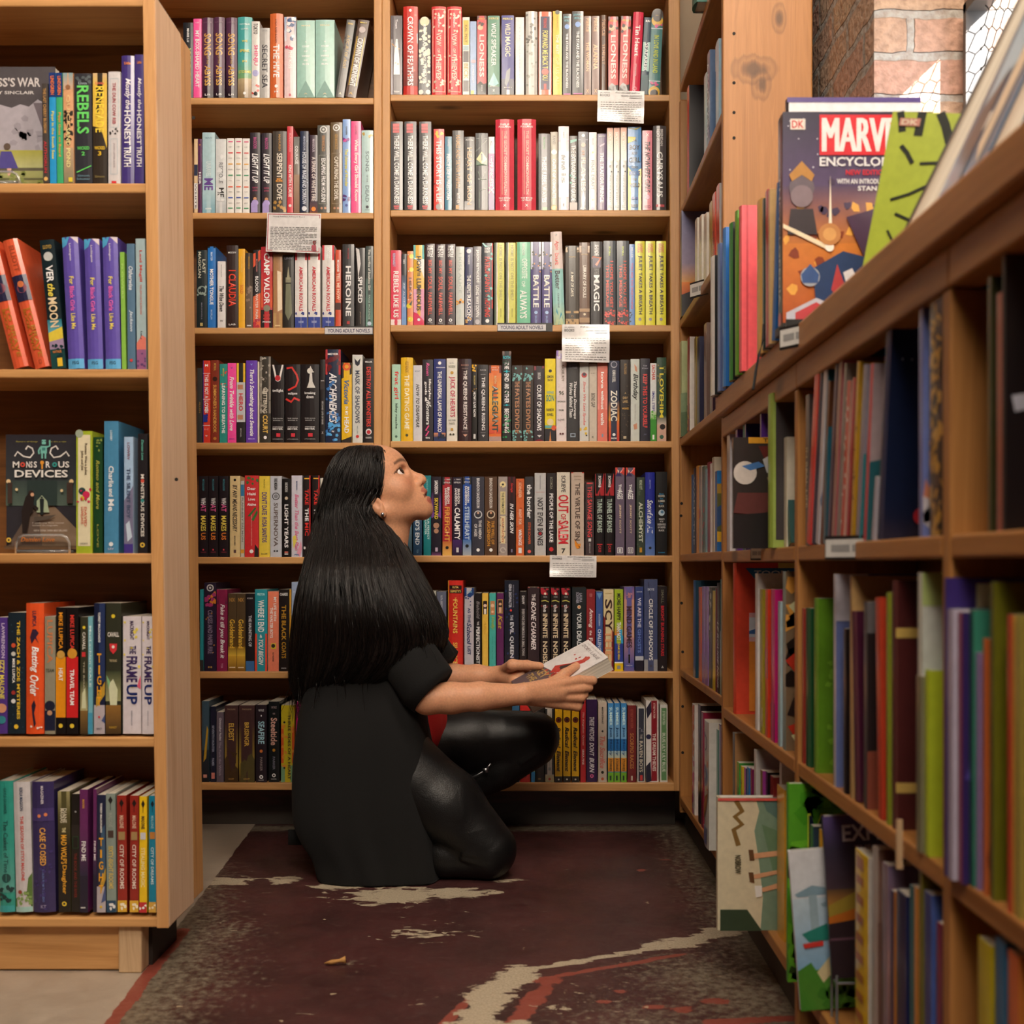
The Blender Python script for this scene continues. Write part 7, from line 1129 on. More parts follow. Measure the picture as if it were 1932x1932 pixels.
ms = make_book(.022, .2, .15, '2b2d33', (), (), True, True, '2b2d33')
put_book(ms, (lx(276) - .2, YL + .005, lz(-8) + .001), 'dark-covered book lying flat on top of the left bookcase', 'books in the left bookcase', math.pi / 2, 0, .022)

# ---------------------------------------------------------------- cards, labels and loose bits
M_CARD = printed('laminated_card', .22, .5)
def card(u0, u1, v0, v1, spec, label, tilt=0.0, base='e9e6e6', name='notice_card', cat='notice card', Y=YB - .006, crumple=.003, lines=0, lc='8a8a8a'):
    w, h = (u1 - u0) * Y / F, (v1 - v0) * Y / F; mb = MB(); nx, ny = 10, 8
    dz = lambda p, q: crumple * math.sin(3.1 * p + 1.3) * math.sin(4.2 * q + .4) * q - crumple * q
    fn = lambda p, q, k: (w * (p - .5), dz(p, q) - .00025 * k, -h * q)
    V = [fn(i / nx, j / ny, 0) for j in range(ny + 1) for i in range(nx + 1)]
    mb.idx(V + [(a, b + .0006, c) for a, b, c in V], [(j * 11 + i, j * 11 + i + 1, j * 11 + i + 12, j * 11 + i + 11) for j in range(ny) for i in range(nx)] + [(99 + j * 11 + i, 99 + j * 11 + i + 11, 99 + j * 11 + i + 12, 99 + j * 11 + i + 1) for j in range(ny) for i in range(nx)], lin(base))
    d = Deco(mb, fn, w, h); d.k = 1; d.run(spec); rd = random.Random(int(u0)); d.k = 4
    for i in range(lines):
        q = .36 + .56 * i / max(1, lines - 1); p = .07; end = .93 - (rd.random() * .3 if i % 4 == 3 else 0)
        while p < end:
            L = rd.uniform(.03, .09); d.rect(p, min(end, p + L), q, q + .018, lin(lc)); p += L + .018
    o = link(name, mb.mesh(name, [M_CARD], True)); o.location = (wx((u0 + u1) / 2, Y), Y, wz(v0, Y)); o.rotation_euler = (0, R(tilt), 0)
    return tag(o, label, cat)
hd = ['b.05,.1,.07,.085,999999', 'b.12,.26,.07,.085,999999', 't.05,.26,.12,.19,777,BOOKS', 't.38,.9,.05,.09,666,STAFF RECOMMENDATION', 'b.5,.66,.15,.17,999999', 'b.68,.95,.15,.17,999999', 'b.68,.95,.21,.23,aaaaaa']
card(1128, 1216, 171, 232, hd, 'white staff recommendation card hanging from the top shelf, right bay', 1.5, lines=9)
card(504, 606, 402, 477, ['R.03,.97,c05058,.02,.012', 't.1,.7,.08,.115,999,Young Readers Advisory Board', 'k.86,.92,.7,.95,833,M', 'b.84,.92,.8,.94,b85a68'], 'red-bordered white review card hanging from the second shelf, left bay', 1.2, lines=15)
card(1060.5, 1150, 612, 684, hd, 'crinkled plastic-sleeved card hanging from the third shelf, right bay', .3, lines=10, crumple=.006)
card(1037.5, 1125.5, 1048, 1089, hd, 'white staff recommendation card hanging from the fifth shelf, right bay', .8, lines=7)
def shelf_label(u0, u1, v0, v1, text, label, hold=True, Y=YB - .0045):
    w, h = (u1 - u0) * Y / F, (v1 - v0) * Y / F
    r = root('shelf_label', (wx((u0 + u1) / 2, Y), Y, wz(v1, Y)), label, 'shelf label'); mb = MB()
    mb.box(-w / 2 - .001, w / 2 + (.016 if hold else .001), .0006, .0035, -.0015, h + .0035); link('holder', mb.mesh('holder', [flat('black_label_holder', '17161a', .4)]), r)
    m2 = MB(); m2.box(-w / 2, w / 2, -.0004, .0005, 0, h, lin('dcd9dd'))
    Deco(m2, lambda p, q, k: (w * (p - .5), -.0006, h * (1 - q)), w, h).run([text]); link('card', m2.mesh('card', [M_CARD]), r)
shelf_label(613, 703, 618, 630, 't.06,.94,.2,.8,4a4a6a,YOUNG ADULT NOVELS', 'young adult novels label on the third shelf, left bay', False)
shelf_label(939, 1030, 612, 624, 't.06,.94,.2,.8,4a4a6a,YOUNG ADULT NOVELS', 'young adult novels label on the third shelf, right bay')
def side_label(u, Y, z, w, h, label, X, text):
    r = root('shelf_label', (X - .004, Y, z), label, 'shelf label'); r.rotation_euler = (0, 0, -math.pi / 2 + R(34)); mb = MB()
    mb.box(-w / 2 - .002, w / 2 + .002, .0006, .004, -.003, h + .004); link('holder', mb.mesh('holder', [flat('black_clip_holder', '17161a', .4)]), r)
    m2 = MB(); m2.box(-w / 2, w / 2, -.0004, .0005, 0, h, lin('d8d6d2'))
    Deco(m2, lambda p, q, k: (w * (p - .5), -.0007, h * (1 - q)), w, h).run(text.split(';')); link('card', m2.mesh('card', [M_CARD]), r)
side_label(0, 1.50, .935, .05, .022, 'black clip label under the comic encyclopedia, on the countertop edge', .345, 'b.12,.5,.3,.7,999999;b.55,.88,.3,.7,999999')
side_label(0, 1.82, .662, .028, .016, 'small label on the upper shelf edge below the dark cartoon comic', .36, 'b.12,.5,.3,.7,999999;b.55,.88,.3,.7,999999')
side_label(0, 1.295, .660, .07, .020, 'wide white label on the upper shelf edge below the leaning books', .36, 'b.12,.5,.3,.7,999999;b.55,.88,.3,.7,999999')
side_label(0, 2.46, 1.222, .05, .026, 'black clip label on the corner bookcase shelf beside the cream paperbacks', .36, 'b.12,.5,.3,.7,999999;b.55,.88,.3,.7,999999')
rb = MB(); rb.tube([P(1441, 612, 1.66), P(1440, 640, 1.655), P(1432, 670, 1.65), P(1426, 700, 1.645), P(1421, 735, 1.64)], .0022, 6)
tag(link('bookmark_ribbon', rb.mesh('bookmark_ribbon', [flat('black_ribbon', '121013', .6)])), 'black ribbon hanging down over the countertop edge', 'ribbon')
pd = MB(); Yp = 1.10
pd.box(hx(1692, Yp), hx(1703, Yp), Yp, Yp + .003, wz(1640, Yp), wz(1547, Yp))
tag(link('wooden_divider', pd.mesh('wooden_divider', [WRAW])), 'thin pale wooden divider tongue hanging from the middle shelf edge', 'divider')
lf_ = MB(); c = [(F * H / (v - CY)) for v in (1822,)][0]
lf_.tube([((u - CX) * c / F, c, .004 + .002 * k) for k, u in enumerate((612, 626, 640, 652))], [.001, .004, .003, .006], 6)
tag(link('dry_leaf', lf_.mesh('dry_leaf', [flat('dry_leaf_tan', 'b8864a', .8)], True)), 'small curled tan leaf scrap on the dark floor', 'leaf')
# ---------------------------------------------------------------- the woman: one continuous body surface from blended volumes
YC = 2.56; SP = F / YC
class Field:
    def __init__(s, lo, hi, h):
        s.lo = np.array(lo, np.float32); s.h = h; s.n = [int(math.ceil((b - a) / h)) + 1 for a, b in zip(lo, hi)]
        s.f = np.full(s.n, .06, np.float32)
    def sub(s, lo, hi, m):
        i0 = [max(0, int((a - m - l) / s.h)) for a, l in zip(lo, s.lo)]; i1 = [min(n, int((b + m - l) / s.h) + 2) for b, l, n in zip(hi, s.lo, s.n)]
        sl = tuple(slice(a, b) for a, b in zip(i0, i1))
        ax = [s.lo[k] + s.h * np.arange(i0[k], i1[k], dtype=np.float32) for k in range(3)]
        return sl, ax[0][:, None, None], ax[1][None, :, None], ax[2][None, None, :]
    def comb(s, sl, d, k, cut):
        a = s.f[sl]
        if cut: d = -d; hh = np.clip(.5 - .5 * (a - d) / k, 0, 1); s.f[sl] = a * (1 - hh) + d * hh + k * hh * (1 - hh)
        else: hh = np.clip(.5 + .5 * (a - d) / k, 0, 1); s.f[sl] = a * (1 - hh) + d * hh - k * hh * (1 - hh)
    def cone(s, a, b, ra, rb, k=.012, cut=False):
        a, b = Vector(a), Vector(b); r = max(ra, rb)
        sl, x, y, z = s.sub([min(p, q) - r for p, q in zip(a, b)], [max(p, q) + r for p, q in zip(a, b)], .03)
        d = b - a; L = max(d.length_squared, 1e-9)
        t = np.clip(((x - a.x) * d.x + (y - a.y) * d.y + (z - a.z) * d.z) / L, 0, 1)
        D_ = np.sqrt((x - a.x - t * d.x) ** 2 + (y - a.y - t * d.y) ** 2 + (z - a.z - t * d.z) ** 2) - (ra + (rb - ra) * t)
        s.comb(sl, D_, k, cut)
    def chain(s, pts, rs, k=.012):
        for i in range(len(pts) - 1): s.cone(pts[i], pts[i + 1], rs[i], rs[i + 1], k)
    def ell(s, c, r, ax=((1, 0, 0), (0, 1, 0), (0, 0, 1)), k=.012, cut=False):
        R_ = max(r); sl, x, y, z = s.sub([p - R_ for p in c], [p + R_ for p in c], .025)
        q = [(x - c[0]) * a[0] + (y - c[1]) * a[1] + (z - c[2]) * a[2] for a in ax]
        k0 = np.sqrt(sum((u / w) ** 2 for u, w in zip(q, r))); k1 = np.sqrt(sum((u / (w * w)) ** 2 for u, w in zip(q, r))) + 1e-6
        s.comb(sl, k0 * (k0 - 1) / k1, k, cut)
    def mesh(s):
        f = s.f; neg = f < 0; nx, ny, nz = f.shape
        cnt = np.zeros((nx - 1, ny - 1, nz - 1), np.int8)
        for i in (0, 1):
            for j in (0, 1):
                for k in (0, 1): cnt += neg[i:nx - 1 + i, j:ny - 1 + j, k:nz - 1 + k]
        act = np.argwhere((cnt > 0) & (cnt < 8)); idx = np.full(cnt.shape, -1, np.int32); idx[tuple(act.T)] = np.arange(len(act))
        P_ = np.zeros((len(act), 3)); N = np.zeros(len(act)); I, J, K = act.T
        cor = [(i, j, k) for i in (0, 1) for j in (0, 1) for k in (0, 1)]
        for a in range(8):
            for b in range(a + 1, 8):
                if sum(abs(p - q) for p, q in zip(cor[a], cor[b])) != 1: continue
                fa = f[I + cor[a][0], J + cor[a][1], K + cor[a][2]]; fb = f[I + cor[b][0], J + cor[b][1], K + cor[b][2]]
                m = (fa < 0) != (fb < 0); t = np.where(m, fa / np.where(m, fa - fb, 1), 0)
                for d in range(3): P_[:, d] += np.where(m, cor[a][d] + t * (cor[b][d] - cor[a][d]), 0)
                N += m
        V = (act + P_ / N[:, None]) * s.h + s.lo
        Q = []
        for ax in range(3):
            u, v = [(1, 2), (2, 0), (0, 1)][ax]
            A = neg; sl0 = [slice(None)] * 3; sl1 = [slice(None)] * 3; sl0[ax] = slice(0, -1); sl1[ax] = slice(1, None)
            e = A[tuple(sl0)] != A[tuple(sl1)]; pts = np.argwhere(e)
            ok = (pts[:, u] > 0) & (pts[:, v] > 0) & (pts[:, u] < f.shape[u] - 1) & (pts[:, v] < f.shape[v] - 1); pts = pts[ok]
            q = []
            for du, dv in ((-1, -1), (0, -1), (0, 0), (-1, 0)):
                c = pts.copy(); c[:, u] += du; c[:, v] += dv; q.append(idx[tuple(c.T)])
            q = np.stack(q, 1); fl = A[tuple(pts.T)]; q[~fl] = q[~fl][:, ::-1]; Q.append(q)
        return V, np.concatenate(Q)
def field_obj(name, fld, mat, parent=None, colf=None):
    V, Q = fld.mesh(); me = bpy.data.meshes.new(name); me.from_pydata(V.tolist(), [], Q.tolist()); me.materials.append(mat)
    me.polygons.foreach_set('use_smooth', [True] * len(Q))
    if colf is not None:
        at = me.color_attributes.new('Col', 'FLOAT_COLOR', 'POINT'); at.data.foreach_set('color', colf(V).astype(np.float32).ravel())
    me.update(); return link(name, me, parent)

FX, UX, SX = Vector((.848, 0, .53)), Vector((-.53, 0, .848)), Vector((0, 1, 0)); HC = P(733, 925, YC)
hp = lambda f, u, s=0: HC + (FX * f + UX * u + SX * s) / SP
hr = lambda *r: [x / SP for x in r]
HAX = (tuple(FX), tuple(UX), tuple(SX))
he = lambda fld, c, r, k=.012, cut=False: fld.ell(tuple(hp(*c)), hr(*r), HAX, k, cut)
B = Field((-.44, YC - .24, .30), (.17, YC + .26, .945), .0024)
he(B, (-18, 30, 0), (74, 68, 64)); he(B, (8, -12, 0), (42, 50, 56), .02); he(B, (4, 40, 0), (45, 36, 52), .02)
for sg in (-1, 1):
    B.cone(hp(-24, -36, 41 * sg), hp(34, -66, 10 * sg), .018, .0165, .022)
    he(B, (22, -13, 37 * sg), (19, 19, 16), .015)
    B.cone(hp(46, 26, 7 * sg), hp(34, 27, 37 * sg), .008, .007, .010)
B.ell(tuple(hp(36, -68, 0)), hr(14.5, 13.5, 14), HAX, .014)
he(B, (38, -43, 0), (19, 22, 27), .022); he(B, (50, -29, 0), (9.5, 10, 10), .008)
for sg in (-1, 1):
    he(B, (46, 13, 27 * sg), (11, 9, 13), .008, True)
    he(B, (33, 13, 28 * sg), (13.4, 13.4, 13.4), .003)
    he(B, (44, 13, 34 * sg), (13, 6.0, 14), .0012, True)
B.cone(hp(47, 15, 0), hp(62, -13, 0), .0062, .0095, .009); B.cone(hp(62, -13, 0), hp(64, -17, 0), .010, .0098, .006)
for sg in (-1, 1):
    he(B, (54, -20, 9.5 * sg), (8.5, 6.5, 6), .004); he(B, (57.5, -26.5, 5.5 * sg), (3.6, 2.6, 2.4), .0015, True)
he(B, (52, -38, 0), (9.5, 6.2, 18), .005); he(B, (49, -54.5, 0), (10.5, 7.2, 17), .005)
he(B, (61, -46, 0), (14, 3.4, 15), .0015, True)
for sg in (-1, 1):
    he(B, (-29, -19, 62 * sg), (12, 21, 6), .004); he(B, (-29, -38, 60 * sg), (7.5, 7.5, 5), .004); he(B, (-26, -18, 69 * sg), (6, 10, 4.5), .003, True)
B.cone(hp(-26, -38, 0), P(713, 1085, YC), .053, .056, .02)
B.chain([P(713, 1085, YC), P(712, 1180, YC), P(716, 1340, YC + .01)], [.06, .095, .10], .03)
B.cone(P(706, 1118, YC - .10), P(706, 1118, YC + .12), .042, .042, .03)
nearA = [P(722, 1146, 2.455), P(806, 1318, 2.38), P(850, 1317, 2.382), P(905, 1314, 2.39), P(985, 1310, 2.415)]
B.chain(nearA, [.046, .0315, .0315, .029, .0215], .01)
farA = [P(745, 1132, 2.70), P(792, 1276, 2.72), P(850, 1276, 2.705), P(900, 1276, 2.695), P(942, 1276, 2.68)]
B.chain(farA, [.046, .031, .0285, .026, .021], .01)
# the held book fixes where palms and fingers go
bA, bB, bC = P(1110, 1207, 2.62), P(1147, 1240, 2.495), P(951, 1281, 2.62)
bW = (bB - bA).normalized(); bT = (bA - bC); bT = (bT - bW * bT.dot(bW)).normalized(); bN = bT.cross(bW) * -1
if bN.z < 0: bN = -bN
BKH, BKW, BKT = .197, .135, .031
def bk(t, w, n): return bA - bT * (BKH * (1 - t)) + bW * (BKW * w) + bN * n      # t: bottom to top, w: spine to fore-edge, n: above the cover
# near hand: thumb on the cover, four fingers folded under the fore-edge side
wr = nearA[-1]; T_ = BKT
kn = [bk(.60, 1.06, -.010), bk(.585, 1.10, -.028), bk(.53, 1.11, -.045), bk(.455, 1.10, -.060)]
for i, q in enumerate(kn):
    B.cone(wr + Vector((.004, .004 * i - .004, .008 - .006 * i)), q, .0130, .0102, .0045)
    r1 = [.0094, .0096, .0090, .0080][i]; L_ = [.86, .80, .80, .86][i]
    p1 = bk(.735 - .075 * i, 1.05, -T_ + .004 - .010 * i); p2 = bk(.70 - .08 * i + .03, L_, -T_ - .0095); p3 = bk(.70 - .08 * i + .02, L_ - .17, -T_ - .009)
    B.chain([q, p1, p2, p3], [.0104, r1, r1 * .93, r1 * .8], .0025)
B.cone(wr, wr.lerp((kn[1] + kn[2]) / 2, .6), .019, .015, .010)
B.chain([wr + Vector((.004, -.002, .008)), bk(.33, 1.06, .012), bk(.50, .95, .012), bk(.66, .84, .0085)], [.015, .013, .0105, .0085], .005)
he_t = bk(.66, .84, .0085)
# far hand: thumb across the cover, fingers spread beneath
wf = farA[-1]
B.cone(wf, bk(.05, -.10, -.012), .020, .018, .012); B.cone(wf, bk(.18, -.14, -.006), .019, .015, .012)
B.chain([wf + Vector((.006, -.002, .010)), bk(.10, -.13, .026), bk(.24, .0, .0165), bk(.36, .16, .0085)], [.014, .0128, .0105, .0082], .005)
for i in range(4):
    t = .03 + .085 * i
    B.chain([bk(t - .02, -.08, -.016), bk(t + .03, .02, -T_ - .011), bk(t + .07, .24, -T_ - .0095), bk(t + .09, .42, -T_ - .009)], [.0115, .0095, .009, .0075], .003)
def skin_col(V):
    c = np.tile(np.array(lin('d79e7a'), np.float32), (len(V), 1)); Q = (V - np.array(HC)) * SP
    f = Q @ np.array(FX); u = Q @ np.array(UX); s = np.abs(Q @ np.array(SX))
    def blend(m, col): c[:] = c * (1 - m[:, None]) + np.array(lin(col), np.float32) * m[:, None]
    near = (np.abs(f) < 120) & (u > -100) & (u < 120)
    blend(np.clip(1 - np.hypot((u + 12) / 22, (s - 38) / 22), 0, 1) * .45 * (near & (f > 0)), 'c0705a')
    blend(((np.hypot((u + 37) / 7.2, s / 20) < 1) & (f > 44) & near) * .8, 'a85850'); blend(((np.hypot((u + 56.5) / 8.4, s / 18) < 1) & (f > 40) & near) * .85, 'b25c54')
    blend(((np.abs(u + 46.2) < 3.0) & (s < 21) & (f > 44) & (f < 60) & near) * .85, '5a2420')
    arch = 28.5 + 4.5 * np.sin(np.clip((s - 6) / 38, 0, 1) * 2.6)
    blend((np.clip(1 - np.abs(u - arch) / (6.4 - s * .07), 0, 1) ** .6 * ((s > 7) & (s < 46) & (f > 20) & near)) * .9, '2c1c17')
    blend((np.abs(np.hypot((u - 13) / 7.2, (s - 33) / 15) - 1) < .16) * ((f > 26) & (u > 14) & near) * .9, '1e1412')
    blend(np.clip(1 - np.hypot((f - 36) / 12, (u - 13) / 11), 0, 1) * ((s > 14) & near) * .35, '8a5a48')
    return c
def skin():
    m = NT('warm_tan_skin'); a = m.n('ShaderNodeAttribute', attribute_name='Col'); nz = m.n('ShaderNodeTexNoise', Scale=240.0, Detail=4.0); tc = m.n('ShaderNodeTexCoord'); m.l(tc.outputs['Object'], nz.inputs['Vector'])
    m.l(m.mix(1.0, a.outputs['Color'], m.ramp(nz.outputs[0], (.3, (.86, .84, .84)), (.7, (1.05, 1.04, 1.04))), 'MULTIPLY'), m.b.inputs['Base Color'])
    m.set(Roughness=.48, Subsurface_Weight=.12, Subsurface_Scale=.01, Specular_IOR_Level=.4); m.b.inputs['Subsurface Radius'].default_value = (1, .35, .2)
    m.bump(nz.outputs[0], .12, .0006); return m.m
body = field_obj('person', B, skin(), None, skin_col); del B
tag(body, 'woman with long black hair kneeling, holding an open-faced white book and looking up at the shelves', 'person')
body['label'] = 'woman with long black hair kneeling in black cardigan, looking up with a book in hand'

def child(name, mb, mats, smooth=True, kindlabel=None):
    o = link(name, mb.mesh(name, mats, smooth), body)
    if kindlabel: o['label'] = kindlabel
    return o
def ball(mb, c, r, col, n=16, ax=None, rr=None):
    ax = ax or ((1, 0, 0), (0, 1, 0), (0, 0, 1)); rr = rr or (r, r, r); c = Vector(c); V = []
    for i in range(n + 1):
        th = math.pi * i / n
        for j in range(2 * n):
            ph = math.pi * j / n; q = (math.cos(th) * rr[0], math.sin(th) * math.cos(ph) * rr[1], math.sin(th) * math.sin(ph) * rr[2])
            V.append(c + Vector(ax[0]) * q[0] + Vector(ax[1]) * q[1] + Vector(ax[2]) * q[2])
    b = len(mb.v); mb.v += [tuple(v) for v in V]
    for i in range(n):
        for j in range(2 * n):
            f = (i * 2 * n + j, i * 2 * n + (j + 1) % (2 * n), (i + 1) * 2 * n + (j + 1) % (2 * n), (i + 1) * 2 * n + j)
            mb.f.append(tuple(b + k for k in f)); mb.c.append(col(math.pi * (i + .5) / n) if callable(col) else col); mb.m.append(0)
M_EYE = printed('moist_eye', .12, .6)
for sg in (-1, 1):
    mb = MB(); look = (FX * .9 + UX * .12 + SX * (-.05)).normalized(); a2 = look.cross(UX).normalized(); a3 = look.cross(a2)
    if sg < 0: look = (FX * .86 + UX * .1 + SX * (-.32)).normalized(); a2 = look.cross(UX).normalized(); a3 = look.cross(a2)
    ball(mb, hp(33, 13, 28 * sg), 12.3 / SP, lambda th: lin('0c0807') if th < .2 else lin('3a2014') if th < .56 else lin('e4dcd8'), 26, (look, a2, a3))
    child('eye', mb, [M_EYE])
mb = MB(); ball(mb, hp(45, -44, 0), 1, lin('e8e2d8'), 10, HAX, hr(6.5, 3.6, 12)); child('teeth', mb, [M_EYE])
mb = MB(); ball(mb, hp(-28, -39, -66), .0042, lin('e8e8f0'), 8); child('earring', mb, [flat('bright_stud', 'e6e6ee', .12, Metallic=.9)])
mb = MB(); rg = bk(.50, 1.07, -.050)
for k in range(12):
    a = 6.283 * k / 12; ball(mb, rg + Vector((.011 * math.cos(a), .004 * math.sin(a), .011 * math.sin(a))), .0026, lin('8a8078'), 5)
child('ring', mb, [flat('dark_silver_ring', '6a625c', .3, Metallic=.9)])

# clothes and hair as closed lofts through measured outlines
def loft(mb, lv, n=64, p=2.6, fold=0.0, nf=9, cy=YC, sub=4, col=(1, 1, 1, 1), ph=0.0, kk=.52):
    L = np.array([(*l, cy) if len(l) == 4 else l for l in lv], float); ts = np.linspace(0, len(L) - 1, (len(L) - 1) * sub + 1); rings = []
    for t in ts:
        i = min(int(t), len(L) - 2); w = t - i; p0, p1, p2, p3 = L[max(i - 1, 0)], L[i], L[i + 1], L[min(i + 2, len(L) - 1)]
        a = .5 * (2 * p1 + (p2 - p0) * w + (2 * p0 - 5 * p1 + 4 * p2 - p3) * w * w + (3 * p1 - p0 - 3 * p2 + p3) * w ** 3)
        v, uL, uR, ry, c = a; cx, rx = (uL + uR) / 2, max(.5, (uR - uL) / 2); ry = max(.004, ry); yr = c - kk * ry; R_ = []; tt = t / (len(L) - 1)
        for k in range(n):
            th = 2 * math.pi * k / n; cs, sn = math.cos(th), math.sin(th)
            m = (abs(cs) ** p + abs(sn) ** p) ** (-1 / p); f = 1 + fold * tt * (math.sin(nf * th + ph + 1.5 * math.sin(3 * tt)) * .6 + .4 * math.sin(2.3 * nf * th + 2.1 * tt + ph))
            Yk = c + ry * m * sn * f
            R_.append(Vector((wx(cx + rx * m * cs * f, yr), Yk, max(.002, wz(v, yr)))))
        rings.append(R_)
    V = [q for r in rings for q in r]
    Fs = [(i * n + k, (i + 1) * n + k, (i + 1) * n + (k + 1) % n, i * n + (k + 1) % n) for i in range(len(rings) - 1) for k in range(n)]
    Fs += [tuple(range(n)), tuple((len(rings) - 1) * n + k for k in range(n))[::-1]]
    mb.idx(V, Fs, col); return rings
def cloth(name, col, rough, sc=500.0, st=.25, sheen=.0):
    m = NT(name); tc = m.n('ShaderNodeTexCoord'); nz = m.n('ShaderNodeTexNoise', Scale=sc, Detail=3.0); m.l(tc.outputs['Object'], nz.inputs['Vector'])
    n2 = m.n('ShaderNodeTexNoise', Scale=9.0, Detail=4.0); m.l(tc.outputs['Object'], n2.inputs['Vector'])
    m.l(m.mix(n2.outputs[0], tuple(c * .75 for c in lin(col)[:3]) + (1,), lin(col)), m.b.inputs['Base Color']); m.set(Roughness=rough, Sheen_Weight=sheen)
    m.bump(m.math('ADD', m.math('MULTIPLY', nz.outputs[0], .4), n2.outputs[0]), st, .004); return m.m
M_CARDI = cloth('black_knit', '070708', .95); M_RED = cloth('red_jersey', 'c8201e', .8, 400, .5)
mb = MB()
CL = [(1092, 690, 745, .06), (1102, 655, 785, .11), (1122, 634, 804, .13), (1160, 610, 818, .145), (1220, 590, 818, .15), (1290, 575, 808, .165), (1345, 562, 800, .18), (1400, 554, 806, .188), (1450, 549, 813, .19), (1500, 548, 818, .192),
      (1550, 551, 824, .192), (1585, 566, 828, .19), (1615, 586, 831, .188), (1645, 596, 834, .186), (1662, 602, 836, .184)]
loft(mb, [(*l, 2.545) for l in CL], 120, 4.6, .028, 7, kk=.6)
nsl = [P(712, 1140, 2.47), P(742, 1190, 2.438), P(776, 1250, 2.40), P(806, 1294, 2.385), P(817, 1304, 2.382)]
mb.tube(nsl, [.045, .054, .061, .061, .058], 28)
fsl = [P(735, 1120, 2.69), P(775, 1190, 2.71), P(815, 1244, 2.71), P(838, 1262, 2.705)]
mb.tube(fsl, [.06, .062, .058, .052], 24)
tp = MB()
mb.box(wx(549, 2.5), wx(574, 2.5), 2.47, 2.476, wz(1588, 2.5), wz(1560, 2.5))
child('cardigan', mb, [M_CARDI])
mb = MB(); loft(mb, [(1052, 738, 770, .03), (1075, 730, 784, .07), (1110, 712, 803, .11), (1160, 700, 818, .12), (1250, 690, 826, .115), (1330, 690, 836, .11), (1368, 700, 838, .105), (1400, 710, 833, .10), (1424, 740, 822, .07)], 48, 2.2, .05, 8, YC + .045)
child('shirt', mb, [M_RED])
# glossy leggings: far knee raised, near knee on the floor
LG = Field((-.34, YC - .24, -.01), (.10, YC + .26, .45), .0042)
LG.cone(P(735, 1440, 2.50), P(745, 1440, 2.64), .098, .098, .03)
LG.chain([P(748, 1450, 2.455), P(840, 1520, 2.44), P(922, 1602, 2.428)], [.092, .077, .0585], .02)
LG.chain([P(922, 1612, 2.428), P(840, 1612, 2.432), P(690, 1606, 2.47)], [.05, .0455, .034], .008)
LG.chain([P(775, 1412, 2.64), P(880, 1398, 2.66), P(1000, 1394, 2.675)], [.085, .072, .064], .02)
LG.chain([P(1004, 1402, 2.675), P(940, 1442, 2.67), P(850, 1496, 2.66)], [.056, .056, .043], .007)
LG.ell(tuple(P(1018, 1384, 2.675)), (.040, .045, .040), k=.02)
for (u, v, y, dx, dz) in ((975, 1392, 2.625, .02, .012), (985, 1412, 2.62, .022, -.004), (1000, 1428, 2.62, .02, .014), (895, 1600, 2.375, .018, .004), (893, 1612, 2.375, .02, .001), (890, 1625, 2.38, .02, -.005)):
    a = P(u, v, y); LG.cone(a - Vector((dx, 0, dz)), a + Vector((dx, .0, dz)), .0042, .003, .006)
def leather():
    m = NT('black_faux_leather'); tc = m.n('ShaderNodeTexCoord'); n1 = m.n('ShaderNodeTexNoise', Scale=420.0, Detail=3.0); n2 = m.n('ShaderNodeTexNoise', Scale=16.0, Detail=5.0, Distortion=1.2)
    for n in (n1, n2): m.l(tc.outputs['Object'], n.inputs['Vector'])
    m.set(Base_Color=lin('0c0c0d'), Roughness=.44, Specular_IOR_Level=.4); m.bump(m.math('ADD', m.math('MULTIPLY', n1.outputs[0], .25), n2.outputs[0]), .3, .006); return m.m
M_LEA = leather(); field_obj('leggings', LG, M_LEA, body); del LG
mb = MB(); mb.tube([P(846, 1492, 2.66), P(838, 1530, 2.66), P(834, 1575, 2.66)], [.047, .044, .042], 20); mb.tube([P(820, 1582, 2.665), P(860, 1584, 2.67), P(905, 1585, 2.675)], [.0215, .021, .018], 16)
child('boot', mb, [M_LEA])
mb = MB(); mb.tube([P(868, 1477, 2.603), P(900, 1462, 2.600), P(922, 1450, 2.602)], .0016, 6); mb.box(wx(911, 2.6), wx(921, 2.6), 2.596, 2.600, wz(1457, 2.6), wz(1449, 2.6)); mb.tube([P(916, 1452, 2.598), P(926, 1441, 2.598)], .0022, 6)
child('zipper', mb, [flat('silver_zipper', 'b8b8bc', .3, Metallic=1.0)])
# hair
def hairmat():
    m = NT('straight_black_hair'); tc = m.n('ShaderNodeTexCoord'); mp = m.n('ShaderNodeMapping'); mp.inputs['Scale'].default_value = (170, 170, 6); m.l(tc.outputs['Object'], mp.inputs[0])
    nz = m.n('ShaderNodeTexNoise', Scale=1.0, Detail=5.0, Roughness=.65); m.l(mp.outputs[0], nz.inputs['Vector'])
    m.l(m.ramp(nz.outputs[0], (.3, lin('080606')), (.7, lin('1d1614'))), m.b.inputs['Base Color']); m.set(Roughness=.34, Specular_IOR_Level=.55, Anisotropic=.6); m.bump(nz.outputs[0], .9, .004); return m.m
mb = MB()
HL = [(841, 672, 712, .020), (844, 655, 722, .044), (852, 641, 727, .062), (865, 630, 731, .074), (885, 619, 734, .082), (910, 610, 733, .086), (935, 604, 727, .088), (958, 599, 711, .09), (985, 592, 725, .10), (1017, 586, 750, .125, 2.55), (1050, 577, 765, .16, 2.545),
      (1076, 570, 778, .19, 2.535), (1125, 557, 803, .205, 2.53), (1174, 550, 826, .21, 2.53), (1210, 547, 832, .203, 2.53), (1245, 545, 818, .192, 2.535), (1282, 546, 770, .16, 2.54), (1310, 556, 705, .125, 2.55), (1335, 577, 668, .09, 2.55), (1350, 602, 648, .05, 2.55)]
rings = loft(mb, HL, 150, 3.4, .016, 23, YC, 4)
